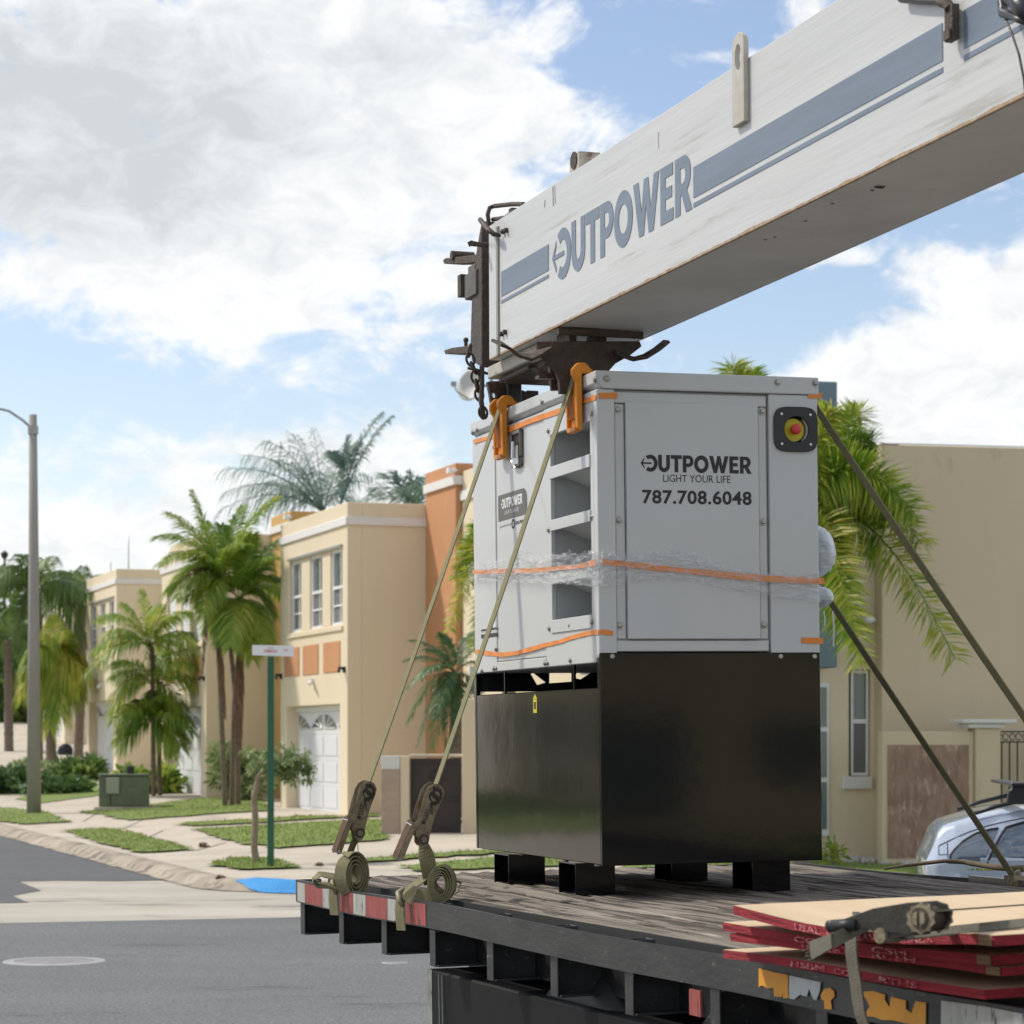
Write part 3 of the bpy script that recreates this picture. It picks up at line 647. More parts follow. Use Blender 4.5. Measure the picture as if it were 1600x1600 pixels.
m = MB(); m.lathe([(.001, 0), (.07, .01), (.10, .05), (.07, .09), (.001, .1)], o=(-.12, RD-.1, qz(975)), seg=14); m.box(-.14, -.10, RD-.08, RD-.001, qz(975)+.02, qz(975)+.08); m.build('wall_lamp', MT['white'], o, smooth=True)
m = MB(); m.box(qx(1346), qx(1351), RD-.08, RD-.001, qz(1037), qz(1030)); m.build('sensor', MT['bezel'], o)
# tower
tz0, tz1 = HR.hit(1300, 1043, 1, -.3).z, HR.hit(1300, 596, 1, -.3).z; tx1 = HR.hit(1308.5, 700, 1, -.3).x; tx0 = tx1-2.6
m = MB(); m.box(tx0, tx1, -.3, RD-.002, tz0, tz1); m.box(tx0, x0-.36, RD-.002, 4, tz0, tz1); m.build('tower', MT['blue'], o, bevel=.015)
tl = HR.hit(1300, 643, 1, -.3).z; m = MB(); m.box(tx0-.03, tx1+.03, -.35, -.301, tl-.12, tl); m.build('tower_band', mat('grey trim', (.36, .40, .40), .8, var=.2), o)
gx1 = HR.hit(1297.5, 1100, 1, RD-.05).x
m = MB(); m.box(tx0, gx1-.02, RD-.05, RD-.001, .5, tz0-.2); m.build('window', MT['white'], o)
m = MB()
for z0, z1 in ((.6, 1.25), (1.32, 1.95), (2.02, tz0-.26)): m.box(tx0+.1, gx1-.06, RD-.07, RD-.051, z0, z1)
m.build('pane', MT['glass'], o)
# garden wall, stone panel, pillar, iron railing
YW = 34.6
W_ = vframe(((1379-800)/FPX*YW, YW, 0), 12)
wx = lambda px: W_.hit(px, 1250, 1, 0).x
wz_ = lambda py: W_.hit(1450, py, 1, 0).z
o = empty('garden_wall', W_.m, 'low beige garden wall with a square of pinkish cut stone and a white capped pillar', 'wall')
m = MB(); m.box(0, wx(1522), 0, .18, -.2, wz_(1143)); m.box(wx(1522)+.003, wx(1561), -.06, .26, -.2, wz_(1138)); m.build('wall', MT['wallbig'], o, bevel=.012)
m = MB(); m.box(wx(1387), wx(1513), -.02, -.001, wz_(1340), wz_(1164)); m.build('stone_panel', stone, o)
m = MB(); m.box(wx(1498), wx(1582), -.16, .36, wz_(1130), wz_(1124)); m.box(wx(1510), wx(1566), -.10, .3, wz_(1138)+.002, wz_(1130)-.002); m.build('pillar_cap', MT['band'], o, bevel=.01)
o2 = empty('iron_fence', W_.m, 'black wrought iron railing with a scrolled top band beside the capped pillar', 'fence')
m = MB(); fx0, fx1 = wx(1562), wx(1562)+4.2; zt, zs = wz_(1142), wz_(1158); m.box(fx0, fx1, .06, .09, zt-.02, zt); m.box(fx0, fx1, .06, .09, zs-.02, zs); m.box(fx0, fx1, .06, .09, .15, .18); m.build('rail', MT['black'], o2)
x = fx0+.06; i = 0
while x < fx1:
    m = MB(); m.cyl((x, .075, .05), (x, .075, zs-.02), .011, 6)
    if i % 3 == 0: m.lathe([(.001, -.04), (.028, 0), (.001, .04)], o=(x, .075, zs*.42), seg=8)
    m.build('baluster', MT['black'], o2); x += .115; i += 1
m = MB(); x = fx0+.07
while x < fx1-.1:
    for s in (-1, 1): m.tube([(x+s*.045+.04*math.cos(t), .075, (zt+zs)/2-.01+.045*math.sin(t)) for t in [k*math.pi/5 for k in range(10)]], .008, 5)
    x += .19
m.build('scroll_band', MT['black'], o2)

# ================================================================ STREET FURNITURE
b = gp(53, 1272); Yp = b.y; o = empty('street_lamp', Matrix.Translation(b), 'tall grey concrete street lamp pole with a curved arm, standing on the kerbside grass', 'street lamp')
hz = (1272-648)/FPX*Yp; m = MB(); m.tube([(0, 0, -.3), (0, 0, hz*.5), (-.02, 0, hz)], [.165, .125, .085], 14); m.build('pole', MT['pole'], o, smooth=True)
za = hz-(672-648)/FPX*Yp
m = MB(); m.tube([(0, 0, za), (-.25, 0, za+.22), (-.55, -.05, za+.42), (-.9, -.1, za+.50), (-1.6, -.15, za+.56)], .028, 8); m.build('arm', MT['grey'], o, smooth=True)
m = MB(); m.lathe([(.12, -.09), (.12, .09)], o=(-.02, 0, za), seg=12); m.build('clamp', MT['grey'], o)
m = MB(); m.lathe([(.001, .1), (.16, .06), (.2, 0), (.15, -.08), (.001, -.1)], o=(-1.85, -.17, za+.56), seg=14); m.build('lamp_head', MT['grey'], o, smooth=True)
b = gp(7, 1195); o = empty('street_lamp', Matrix.Translation(b), 'slim black garden lamp post at the left edge among the palms', 'street lamp')
hh = (1195-965)/FPX*b.y; m = MB(); m.tube([(0, 0, 0), (0, 0, hh)], [.07, .05], 10); m.build('pole', MT['black'], o)
m = MB(); m.lathe([(.05, 0), (.16, .1), (.2, .3), (.05, .42), (.001, .46)], o=(0, 0, hh), seg=12); m.build('lantern', MT['black'], o)
m = MB(); m.tube([(0, 0, hh-.05), (.5, 0, hh-.02), (.9, 0, hh-.08)], .03, 6); m.build('arm', MT['black'], o)
# street name sign
b = gp(423, 1357); Ys = b.y; o = empty('street_sign', Matrix.Translation(b), 'white street name plate with red lettering on a dark green post by the blue kerb', 'street sign')
hs = (1357-1026)/FPX*Ys
m = MB(); m.box(-.043, .043, -.025, .035, -.2, hs); 
m.build('post', MT['green'], o, bevel=.008)
m = MB()
for z in [i*.06+.05 for i in range(int(hs/.06)-1)]: m.cyl((0, -.0262, z), (0, -.0268, z), .006, 6)
m.build('bolt_hole', MT['dark'], o)
SF = vframe(b, 22)
sx0, sx1 = (394-423)/FPX*Ys, (459-423)/FPX*Ys
# plate stands rotated a little so it drops to the right
pf = lambda a, c, d: Vector((a, -.012-d, hs+.0+c))
m = MB(); m.plate([(sx0, .155), (sx1, .145), (sx1, .0), (sx0, .02)], [], lambda a, c, d: Vector((a, .012-d, hs+c)), .016); pl = m.build('name_plate', MT['sign'], o)
text_fit('lettering', 'CALLE', (-.04, .105, .04, .125), lambda x, y, z: Vector((x, -.0045-z, hs+y)), MT['red'], pl, .01)
text_fit('lettering', 'OBEGO', (-.09, .055, .09, .093), lambda x, y, z: Vector((x, -.0045-z, hs+y)), MT['red'], pl, .02)
text_fit('lettering', 'Urb', (.17, .07, .23, .10), lambda x, y, z: Vector((x, -.0045-z, hs+y)), MT['red'], pl, .01)
# transformer cabinet
b = gp(194, 1265); yb = b.y; o = empty('transformer_box', vframe(b, 9).m, 'squat olive green utility transformer cabinet on a concrete pad in the verge', 'utility cabinet')
s = yb/FPX; w = 78*s; h = 56*s
m = MB(); m.box(-w/2-.1, w/2+.25, -.45, .85, -.15, .07); m.build('plinth', MT['concrete'], o)
m = MB(); m.box(-w/2, w/2, -.25, .75, .072, h*.94); m.box(-w/2-.02, w/2+.02, -.28, .77, h*.94+.002, h); m.build('body', MT['tbox'], o, bevel=.02)
m = MB(); m.box(-w/2+.22*w-.0, -w/2+.24*w, -.256, -.2505, .1, h*.9); m.build('door_seam', MT['dark'], o)
m = MB(); m.box(-w/2+.14*w, -w/2+.40*w, -.33, -.257, h*.45, h*.9); m.build('meter_cover', mat('pale grey plastic', (.32, .34, .27), .6), o, bevel=.01)
m = MB(); m.lathe([(.09, 0), (.09, .16), (.001, .2)], o=(w*.12, .2, h+.002), seg=10); tg = m.build('plastic_bag', MT['bezel'], None); tg.matrix_world = vframe(b, 9).m; tag(tg, 'small black lump left on top of the green utility cabinet', 'bag')
# grey round dish leaning on far house wall
b = at(102, 1180, 90); b.z = tzw(b.x, b.y); 
m = MB(); m.lathe([(.001, .05), (.22, .03), (.27, 0), (.22, -.03), (.001, -.03)], seg=18, m=Matrix.Translation((b.x, b.y, 1.5)) @ Matrix.Rotation(R(80), 4, 'X')); tag(m.build('wall_fan', MT['black'], smooth=True), 'dark round disc on the side of the farthest beige house', 'disc')
# bits of fallen leaves on the pavement
for i, (px, py, sz, lab) in enumerate(((318, 1324, .14, 'small brown lump of palm debris on the sidewalk beyond the kerb strip'), (500, 1353, .09, 'dry brown leaf lying on the sidewalk near the flatbed corner'), (345, 1385, .10, 'pale scrap on the kerb left of the blue ramp'))):
    c = gp(px, py); m = MB()
    for _ in range(26):
        a = rnd.uniform(0, 6.28); l_ = rnd.uniform(.4, 1)*sz; h = rnd.uniform(.01, sz*.6); d = Vector((math.cos(a), math.sin(a), 0)); s = Vector((-d.y, d.x, 0))*.03
        m.face([c, c+d*l_*.5+s+Vector((0, 0, h)), c+d*l_+Vector((0, 0, h*.3)), c+d*l_*.5-s+Vector((0, 0, h*.8))])
    tag(m.build('dry_leaf', MT['dead'], recalc=False), lab, 'leaf litter')
# ================================================================ PLANTS
UP = Vector((0, 0, 1))
def bez(a, b, c, t): return a*(1-t)**2+b*2*t*(1-t)+c*t*t
def frond(m, base, tip, arch, leaf, n=46, droop=.35, width=.035, plume=.25, spread=.9, twist=0, taper=(.45, 1, .35), start=.12, fwd=.55):
    """pinnate frond: curved rib with narrow leaflets on both sides"""
    base, tip = Vector(base), Vector(tip); mid = base.lerp(tip, .45)+UP*arch
    pts = [bez(base, mid, tip, i/12) for i in range(13)]
    ln = (tip-base).length; m.tube(pts, [max(.006, .022*(1-i/13)*ln/2.2) for i in range(13)], 4, cap=False)
    for i in range(n):
        t = start+(1-start)*(i+.5)/n; p = bez(base, mid, tip, t); q = bez(base, mid, tip, min(1, t+.02)); T = (q-p).normalized()
        if T.length < .1: T = (tip-mid).normalized()
        sd = T.cross(UP)
        if sd.length < .05: sd = Vector((1, 0, 0))
        sd.normalize(); un = sd.cross(T).normalized()
        prof = taper[0]+(taper[1]-taper[0])*min(1, t/.4) if t < .4 else taper[1]+(taper[2]-taper[1])*((t-.4)/.6)**1.3
        for s in (-1, 1):
            l_ = leaf*prof*rnd.uniform(.8, 1.12); ang = rnd.uniform(-plume, plume)
            d = (sd*s*spread+T*(fwd+.5*t)+un*(ang+.12)).normalized(); e = p+d*l_*.5; g = -UP*droop*l_
            tip_ = p+d*l_+g*1.0+UP*(-droop*l_*.35); e = e+g*.25
            w = d.cross(un+sd*rnd.uniform(-.5, .5)).normalized()*width*.5*rnd.uniform(.7, 1.2)
            a = m.b.verts.new(p-w*.4); b = m.b.verts.new(p+w*.4); c = m.b.verts.new(e+w); d_ = m.b.verts.new(e-w); f = m.b.verts.new(tip_)
            m.b.faces.new((a, b, c, d_)); m.b.faces.new((d_, c, f))
def trunk_mesh(pts, r, parent, material='palmbark', rings=True, name='trunk'):
    m = MB(); P = [Vector(p) for p in pts]; n = 28; Q = []; RR = []
    for i in range(n+1):
        t = i/n*(len(P)-1); k = min(int(t), len(P)-2); u = t-k
        Q.append(P[k].lerp(P[k+1], u)); rr = r[0]+(r[1]-r[0])*i/n; RR.append(rr*(1+(.05 if i % 2 else -.03) if rings else 1)*(1+noise.noise(Q[-1]*2)*.1))
    m.tube(Q, RR, 10); return m.build(name, MT[material], parent, smooth=True)
def palm(label, trunks, fronds, Y, leafm, leaf=.5, n=46, droop=.35, width=.035, plume=.25, seed=1, deads=(), group=None, tr=(.11, .075), cat='palm tree', shaft=None, **kw):
    """trunks: lists of photo points; fronds: (crown px,py, tip px,py, depth offset m, arch m)"""
    global rnd
    keep = rnd; rnd = random.Random(seed)
    tb = at(*trunks[0][0], Y); g = tzw(tb.x, tb.y); o = empty('palm_tree', Matrix.Translation((tb.x, tb.y, g)), label, cat, group)
    off = Vector((tb.x, tb.y, g))
    for k, t in enumerate(trunks):
        pts = [at(x, y, Y+(k*.3)) for x, y in t]; pts[0].z = g-.1; trunk_mesh([p-off for p in pts], tr, o)
    m = MB()
    for (cx, cy, tx, ty, dy, arch) in fronds:
        c = at(cx, cy, Y)-off; t = at(tx, ty, Y+dy)-off
        frond(m, c, t, arch, leaf*rnd.uniform(.9, 1.1), n, droop, width, plume, **kw)
    m.build('crown', MT[leafm], o, recalc=False)
    if deads:
        m = MB()
        for (cx, cy, tx, ty, dy, arch) in deads:
            frond(m, at(cx, cy, Y)-off, at(tx, ty, Y+dy)-off, arch, leaf*.26, 40, .9, width*.7, .5, spread=.35)
        m.build('dead_frond', MT['dead'], o, recalc=False)
    if shaft:
        m = MB()
        for (x0, y0, x1, y1) in shaft: m.tube([at(x0, y0, Y)-off, at(x1, y1, Y)-off], [tr[1]*1.25, tr[1]*.8], 10)
        m.build('crownshaft', mat('green crownshaft', (.10, .17, .05), .5, var=.3), o, smooth=True)
    rnd = keep; return o
def auto(cx, cy, r, n, seed, lo=-70, hi=200, dyr=1.0, Y=50, squash=1.0, archk=.22, hang=.25):
    """n fronds round a crown centre, as photo-space tips"""
    q = random.Random(seed); o = []
    for i in range(n):
        a = R(lo+(hi-lo)*(i+q.uniform(-.3, .3))/n); rr = r*q.uniform(.75, 1.05)
        tx = cx+rr*math.cos(a)*1.0; ty = cy-rr*math.sin(a)*squash*.9+rr*hang*abs(math.cos(a))
        o.append((cx, cy, tx, ty, q.uniform(-dyr, dyr), rr/FPX*Y*archk*(1+q.random()*.6)*(.4+abs(math.cos(a)))))
    return o
# tall clump between the second and third house
Yc = 57
fr = [(345, 905, 300, 768, -.3, .2), (345, 905, 243, 838, -.5, .75), (345, 905, 262, 800, .6, .55), (345, 905, 432, 776, -.3, .6), (345, 905, 380, 790, .8, .3), (345, 905, 262, 925, .4, .8), (345, 905, 275, 935, -.8, .6),
      (375, 940, 434, 845, .5, .5), (375, 940, 436, 905, -.5, .55), (375, 940, 430, 960, .3, .7), (375, 940, 300, 860, -.7, .4), (375, 940, 345, 820, .5, .3), (375, 940, 395, 835, -.5, .3), (375, 940, 290, 935, -.6, .75),
      (375, 940, 415, 1000, -.9, .6), (375, 940, 325, 985, .8, .6), (345, 905, 320, 815, 1.2, .3), (375, 940, 442, 930, 1.0, .6), (375, 940, 428, 870, -1.2, .5), (345, 905, 300, 890, 1.2, .5), (375, 940, 360, 1010, -1.3, .7), (345, 905, 318, 960, -.9, .7), (375, 940, 345, 1000, -.9, .6), (375, 940, 395, 1030, -.7, .6), (375, 940, 425, 1020, .6, .7), (345, 905, 250, 880, -1.0, .8), (345, 905, 385, 850, -1.0, .5)]
palm('tall clump of feathery palms with hanging brown fronds beside the orange panelled house', [[(352, 1210), (343, 1050), (338, 960), (332, 905)], [(362, 1210), (366, 1100), (374, 1020), (378, 950)], [(372, 1210), (371, 1120), (362, 1030), (352, 940)]],
     fr, Yc, 'lf_areca', leaf=.68, n=84, droop=.34, width=.038, seed=3, deads=[(345, 905, 243, 978, -.6, 1.3), (330, 910, 316, 1052, -.5, .5), (378, 985, 376, 1180, -.5, .1), (374, 1000, 364, 1150, -.6, .1), (340, 960, 352, 1120, -.5, .1)], tr=(.062, .05),
     shaft=[(345, 960, 345, 905), (376, 1000, 375, 940)])
# grey-green palms behind the house roofs
fr = [(505, 800, 345, 735, 0, 1.0), (505, 800, 380, 712, 1, 1.0), (505, 800, 415, 690, -1, 1.0), (505, 800, 455, 678, 1, .7), (505, 800, 490, 672, 0, .4), (505, 800, 350, 770, -1, 1.0), (505, 800, 540, 700, 1, .4),
      (505, 800, 580, 745, -1, .8), (505, 800, 400, 805, .5, 1.0), (505, 800, 440, 760, -1.5, .7), (505, 800, 470, 730, 1.5, .5), (505, 800, 555, 790, 0, .8), (505, 800, 385, 760, 2, .8), (505, 800, 525, 740, -1, .2), (505, 800, 430, 720, 2, .8), (505, 800, 340, 800, 0, 1.0)]
palm('grey green feathery palm rising behind the roof of the orange panelled house', [[(505, 1150), (505, 800)]], fr, 74, 'lf_grey', leaf=1.2, n=38, droop=.55, width=.028, seed=5, plume=.6, tr=(.16, .12))
fr = [(532, 790, 612, 650, 0, .7), (532, 790, 596, 645, .5, .9), (532, 790, 545, 680, .2, .2), (534, 740, 518, 705, .4, .3), (534, 740, 560, 690, .4, .1)]
palm('single upright frond palm curving right above the parapet of the orange panelled house', [[(530, 1150), (531, 790)]], fr, 70, 'lf_grey', leaf=.6, n=60, droop=.45, width=.045, seed=8, plume=.4, tr=(.12, .10))
fr = [(655, 800, 578, 765, 0, .6), (655, 800, 590, 742, 1, .5), (655, 800, 612, 738, .4, .4), (655, 800, 560, 785, -.5, .6), (655, 800, 640, 740, 0, .3), (655, 800, 668, 745, 1, .3), (655, 800, 625, 765, -1, .4), (655, 800, 740, 770, 0, .6)]
palm('grey green palm top showing just left of the orange tower', [[(655, 1150), (655, 800)]], fr, 68, 'lf_grey', leaf=.75, n=44, droop=.2, width=.045, seed=9, plume=.6, tr=(.14, .12))
# low palm between first and second houses
fr = auto(232, 1010, 100, 13, 11, -30, 205, 1.0, 64, 1.0, .3)+auto(238, 1070, 84, 11, 12, -60, 235, 1.0, 64, .9, .3)+auto(240, 1130, 70, 14, 13, -60, 240, 1.0, 64, .8, .3)
palm('low bushy green palm against the side wall between the beige and the ochre panelled houses', [[(240, 1232), (238, 1010)], [(250, 1232), (247, 1060)]], fr, 64, 'lf_areca', leaf=.78, n=60, droop=.5, width=.034, seed=12, tr=(.06, .05))
# far left palms
fr = auto(58, 925, 110, 12, 21, -20, 200, 1.5, 84, .7, .3)+[(58, 925, 0, 900, -1, 1.2), (58, 925, 130, 1000, -1, 1.3), (58, 925, 20, 1000, 0, 1.2)]
palm('leftmost palm with long drooping dark fronds behind the street lamp pole', [[(60, 1212), (58, 925)]], fr, 84, 'lf_dark', leaf=1.0, n=50, droop=.7, width=.05, seed=22, tr=(.16, .12))
fr = auto(84, 1010, 62, 16, 23, -80, 260, 1.5, 82, .9, .15, .9)+[(84, 1000, 60, 1120, 0, .8), (84, 1000, 110, 1130, 0, .8), (84, 1000, 78, 1140, -1, .6), (84, 1000, 125, 1100, 1, 1.0), (84, 1000, 95, 1120, -1, .6)]
palm('palm with a skirt of hanging fronds right of the street lamp pole', [[(80, 1215), (79, 1130), (84, 1010)]], fr, 82, 'lf_fox', leaf=.9, n=50, droop=.9, width=.05, seed=24, tr=(.17, .14))
fr = auto(128, 945, 80, 11, 25, 20, 200, 1.5, 88, .9, .25)+[(128, 945, 92, 1010, 0, 1.0), (128, 945, 110, 1050, 0, .9), (128, 945, 122, 1080, 0, .6)]
palm('dark green palm leaning against the left end of the beige house up the street', [[(122, 1212), (126, 1080), (128, 945)]], fr, 88, 'lf_dark', leaf=1.0, n=46, droop=.6, width=.05, seed=26, tr=(.17, .14))
fr = auto(12, 1000, 70, 12, 27, -40, 220, 1.5, 92, .8, .3)
palm('dark palm at the left edge behind the slim black lamp post', [[(14, 1205), (12, 1000)]], fr, 92, 'lf_dark', leaf=1.0, n=40, droop=.6, width=.06, seed=28, tr=(.17, .14))
# date palm and foxtail frond in front of the orange tower
fr = [(712, 1052, 632, 1032, 0, .35), (712, 1052, 640, 1000, .6, .35), (712, 1052, 628, 1085, -.4, .55), (712, 1052, 637, 1130, .3, .6), (712, 1052, 652, 1165, -.3, .6), (712, 1052, 675, 1170, .5, .5), (712, 1052, 664, 1015, .7, .3), (712, 1052, 690, 990, -.3, .2), (712, 1052, 700, 1175, -.6, .35),
      (712, 1052, 745, 985, .5, .3), (712, 1052, 770, 1010, 0, .4), (712, 1052, 775, 1060, .4, .5), (712, 1052, 760, 1120, -.3, .5), (712, 1052, 728, 1160, .3, .4), (712, 1052, 655, 1060, -.7, .4), (712, 1052, 680, 1120, -.8, .5)]
palm('small date palm with grey green arching fronds standing behind the brown gate', [[(708, 1290), (712, 1180), (712, 1052)]], fr, 45.5, 'lf_pygmy', leaf=.36, n=54, droop=.30, width=.022, seed=31, tr=(.13, .10))
fr = [(790, 830, 735, 850, .4, .2), (790, 830, 708, 905, 0, .7), (800, 845, 702, 985, -.3, 1.1), (800, 845, 738, 1010, .3, 1.0), (800, 840, 725, 900, .7, .7), (795, 850, 755, 1000, 0, .8), (790, 830, 840, 800, 0, .4), (790, 830, 870, 860, 0, .6), (790, 830, 860, 960, 0, .8)]
palm('foxtail palm whose fronds hang out left of the generator beside the orange tower', [[(795, 1300), (795, 840)]], fr, 42, 'lf_fox', leaf=.42, n=180, droop=.2, width=.03, seed=33, plume=1.8, fwd=.3, tr=(.13, .10))
# big foxtail palm right of the generator
fr = [(1235, 812, 1440, 850, -.4, 1.15), (1235, 800, 1428, 800, -.9, 1.05), (1235, 812, 1492, 1030, -.6, 1.50), (1240, 812, 1345, 1032, -1.4, 1.25), (1240, 812, 1325, 1000, -.9, 1.2), (1235, 805, 1345, 645, .9, .35), (1235, 805, 1365, 690, .5, .45), (1235, 805, 1300, 640, -.3, .2), (1200, 770, 1143, 572, .2, .1), (1200, 780, 1168, 584, .3, .05),
      (1235, 805, 1060, 700, .6, .7), (1235, 812, 1040, 820, .6, .8), (1235, 812, 1100, 950, .8, .9), (1235, 810, 1400, 810, .9, .8), (1238, 812, 1300, 900, -.2, .8), (1236, 812, 1385, 760, 1.0, .6)]
palm('big bright green foxtail palm right of the generator, before the blank beige wall', [[(1250, 1345), (1248, 1100), (1238, 830)]], fr, 32.5, 'lf_fox', leaf=.56, n=230, droop=.15, width=.030, seed=41, plume=2.2, fwd=.32, tr=(.15, .11), taper=(.75, 1, .55), start=.2, shaft=[(1240, 900, 1236, 812)])

def bush(label, c, rx, ry, rz, n, leaf, mt, name='shrub', cat='shrub', seed=1, stems=5, group=None, blade=False):
    q = random.Random(seed); c = Vector(c); o = empty(name, Matrix.Translation(c), label, cat, group); m = MB()
    cl = [(Vector((q.uniform(-.7, .7)*rx, q.uniform(-.7, .7)*ry, (.45+q.uniform(-.3, .45))*rz*1.1)), q.uniform(.25, .5)) for _ in range(14)]
    for _ in range(n):
        cc, cr = q.choice(cl); d = Vector((q.gauss(0, 1), q.gauss(0, 1), q.gauss(0, 1))).normalized(); p = cc+Vector((d.x*rx, d.y*ry, d.z*rz*.6))*cr*q.uniform(.55, 1.05)
        if p.z < .02: p.z = q.uniform(.02, .15)
        g = (d+Vector((0, 0, .5))+Vector((q.gauss(0, .4), q.gauss(0, .4), q.gauss(0, .4)))).normalized(); s = g.cross(Vector((q.gauss(0, 1), q.gauss(0, 1), q.gauss(0, 1)))).normalized()
        l_ = leaf*q.uniform(.6, 1.2); w = s*l_*(.12 if blade else .22)
        m.face([p, p+g*l_*.5+w, p+g*l_-UP*l_*.15, p+g*l_*.5-w])
    m.build('foliage', MT[mt], o, recalc=False)
    m = MB()
    for i in range(stems):
        a = q.uniform(0, 6.28); m.tube([(0, 0, 0), (math.cos(a)*rx*.3, math.sin(a)*ry*.3, rz*.5), (math.cos(a)*rx*.5, math.sin(a)*ry*.5, rz*.9)], [.025, .018, .01], 5)
    m.build('stem', MT['bark'], o); return o
b = gp(362, 1253); b.y += 1; bush('wide pale leaved shrub with white tips in front of the ochre panelled house garage', (b.x, b.y, tzw(b.x, b.y)), .82, .7, 1.15, 2600, .20, 'lf_bush', seed=3)
# frangipani-like small tree with the curved trunk by the green post
b = gp(405, 1350); o = empty('small_tree', Matrix.Translation(b), 'slender little tree with a pale bent trunk leaning beside the green sign post', 'tree'); Yt = b.y
def tp(px, py, dy=0): return at(px, py, Yt+dy)-b
trunk_mesh([tp(402, 1354), tp(397, 1325), tp(399, 1280), tp(397, 1245), tp(404, 1215), tp(416, 1196)], (.052, .035), o, 'bark', False)
m = MB()
for e in ((440, 1185), (470, 1195), (455, 1210), (425, 1180), (485, 1205), (400, 1195), (390, 1210)): m.tube([tp(416, 1196), tp((416+e[0])/2, (1196+e[1])/2-6, .05), tp(*e)], [.028, .02, .01], 6)
m.build('limb', MT['bark'], o)
m = MB(); q = random.Random(5)
for _ in range(200):
    cx = q.gauss(447, 27); cy = q.gauss(1196, 14)
    if not (378 < cx < 497 and 1164 < cy < 1232): continue
    c = tp(cx, cy, q.uniform(-.35, .35))
    for k in range(11):
        d = Vector((q.gauss(0, 1), q.gauss(0, 1), q.gauss(0.1, .75))).normalized(); l_ = q.uniform(.07, .13); s = d.cross(UP).normalized()*.018
        m.face([c, c+d*l_*.5+s, c+d*l_-UP*.02, c+d*l_*.5-s])
m.build('crown', MT['lf_bush'], o, recalc=False)
for i, (px, py, rx, rz, n, leaf, mt, lab) in enumerate((
  (20, 1240, .9, 1.2, 1500, .28, 'lf_ever', 'round dark green shrub at the left edge of the front garden'),
  (92, 1240, 1.0, .9, 1500, .22, 'lf_ever', 'low dark hedge shrub just right of the street lamp pole'),
  (128, 1230, .7, 1.0, 900, .45, 'lf_dark', 'spiky bromeliad clump in front of the beige house up the street'),
  (60, 1232, .9, 1.0, 1200, .22, 'lf_bush', 'mid green shrub behind the base of the street lamp pole'),
  (2, 1210, 1.3, 2.2, 1500, .35, 'lf_ever', 'taller dark shrub by the slim black lamp post'),
  (235, 1240, .8, 1.3, 1300, .3, 'lf_areca', 'bright green bush at the foot of the low palm'))):
    b = gp(px, py); bush(lab, b, rx, rx*.8, rz*.42, int(n*.7), leaf, mt, seed=40+i, blade='spiky' in lab)
b = Vector((4.33, 34.4, 0)); b.z = tzw(b.x, b.y); bush('small yellow green plant at the foot of the wall right of the generator', b, .12, .15, .30, 120, .16, 'lf_fox', seed=60, name='garden_plant', cat='plant', blade=True)
# far tree line closing the street
for i, (px, Y, rx, rz) in enumerate(((30, 170, 7, 7.5), (75, 185, 7, 7), (125, 175, 6, 6), (-10, 150, 6, 9), (26, 112, 3.2, 3.4))):
    c = at(px, 1150, Y); bush('distant dark tree %s at the end of the side street' % ('behind the lamp pole', 'left of the farthest house', 'behind the farthest house', 'beyond the left edge', 'low behind the garden shrubs')[i], (c.x, c.y, 1.5), rx, rx*.6, rz, 2500, 1.0, 'lf_dark', 'tree', 'tree', 80+i)
# ground shading of dead skirts etc. none
# ================================================================ FLATBED TRUCK
DZ = 1.165
TR = vframe((-1.004, 11.92, DZ), 21.0, .8)        # truck frame: y forward-negative, x across, z up from the deck
def T0(px, py): return TR.hit(px, py, 0, 0)
o = truck = empty('flatbed_truck', TR.m, 'black flatbed truck bed with weathered plank deck and red and white tape on its rail', 'truck')
TW, TL = 2.62, 9.2
# plank deck: every plank a worn strip with its own relief
MT['wood'] = mat('weathered deck wood', (.33, .285, .235), .93, var=.6, vscale=5, c2=(.13, .105, .085), stretch=(7, .16, 3), bump=1.0, bscale=14, dirt=(.46, .405, .34), dscale=6, dthr=.59)
t_ = MT['wood'].node_tree; n_s = t_.nodes; l_k = t_.links.new; p_ = n_s['Principled BSDF']; src_ = p_.inputs['Base Color'].links[0].from_socket
tc0 = n_s.new('ShaderNodeTexCoord'); mp0 = n_s.new('ShaderNodeMapping'); l_k(tc0.outputs['Object'], mp0.inputs[0]); mp0.inputs['Scale'].default_value = (38, 1.3, 1)
nn0 = n_s.new('ShaderNodeTexNoise'); nn0.inputs['Scale'].default_value = 1.0; nn0.inputs['Detail'].default_value = 7; nn0.inputs['Roughness'].default_value = .7; nn0.inputs['Distortion'].default_value = .6; l_k(mp0.outputs[0], nn0.inputs['Vector'])
mr0 = n_s.new('ShaderNodeMapRange'); mr0.inputs[1].default_value = .48; mr0.inputs[2].default_value = .56; l_k(nn0.outputs['Fac'], mr0.inputs[0])
mx0 = n_s.new('ShaderNodeMix'); mx0.data_type = 'RGBA'; l_k(mr0.outputs[0], mx0.inputs[0]); l_k(src_, mx0.inputs[6]); mx0.inputs[7].default_value = (.055, .042, .032, 1); l_k(mx0.outputs[2], p_.inputs['Base Color'])
m = MB(); npl = 13; x0 = .155; pw = (TW-.16-x0)/npl
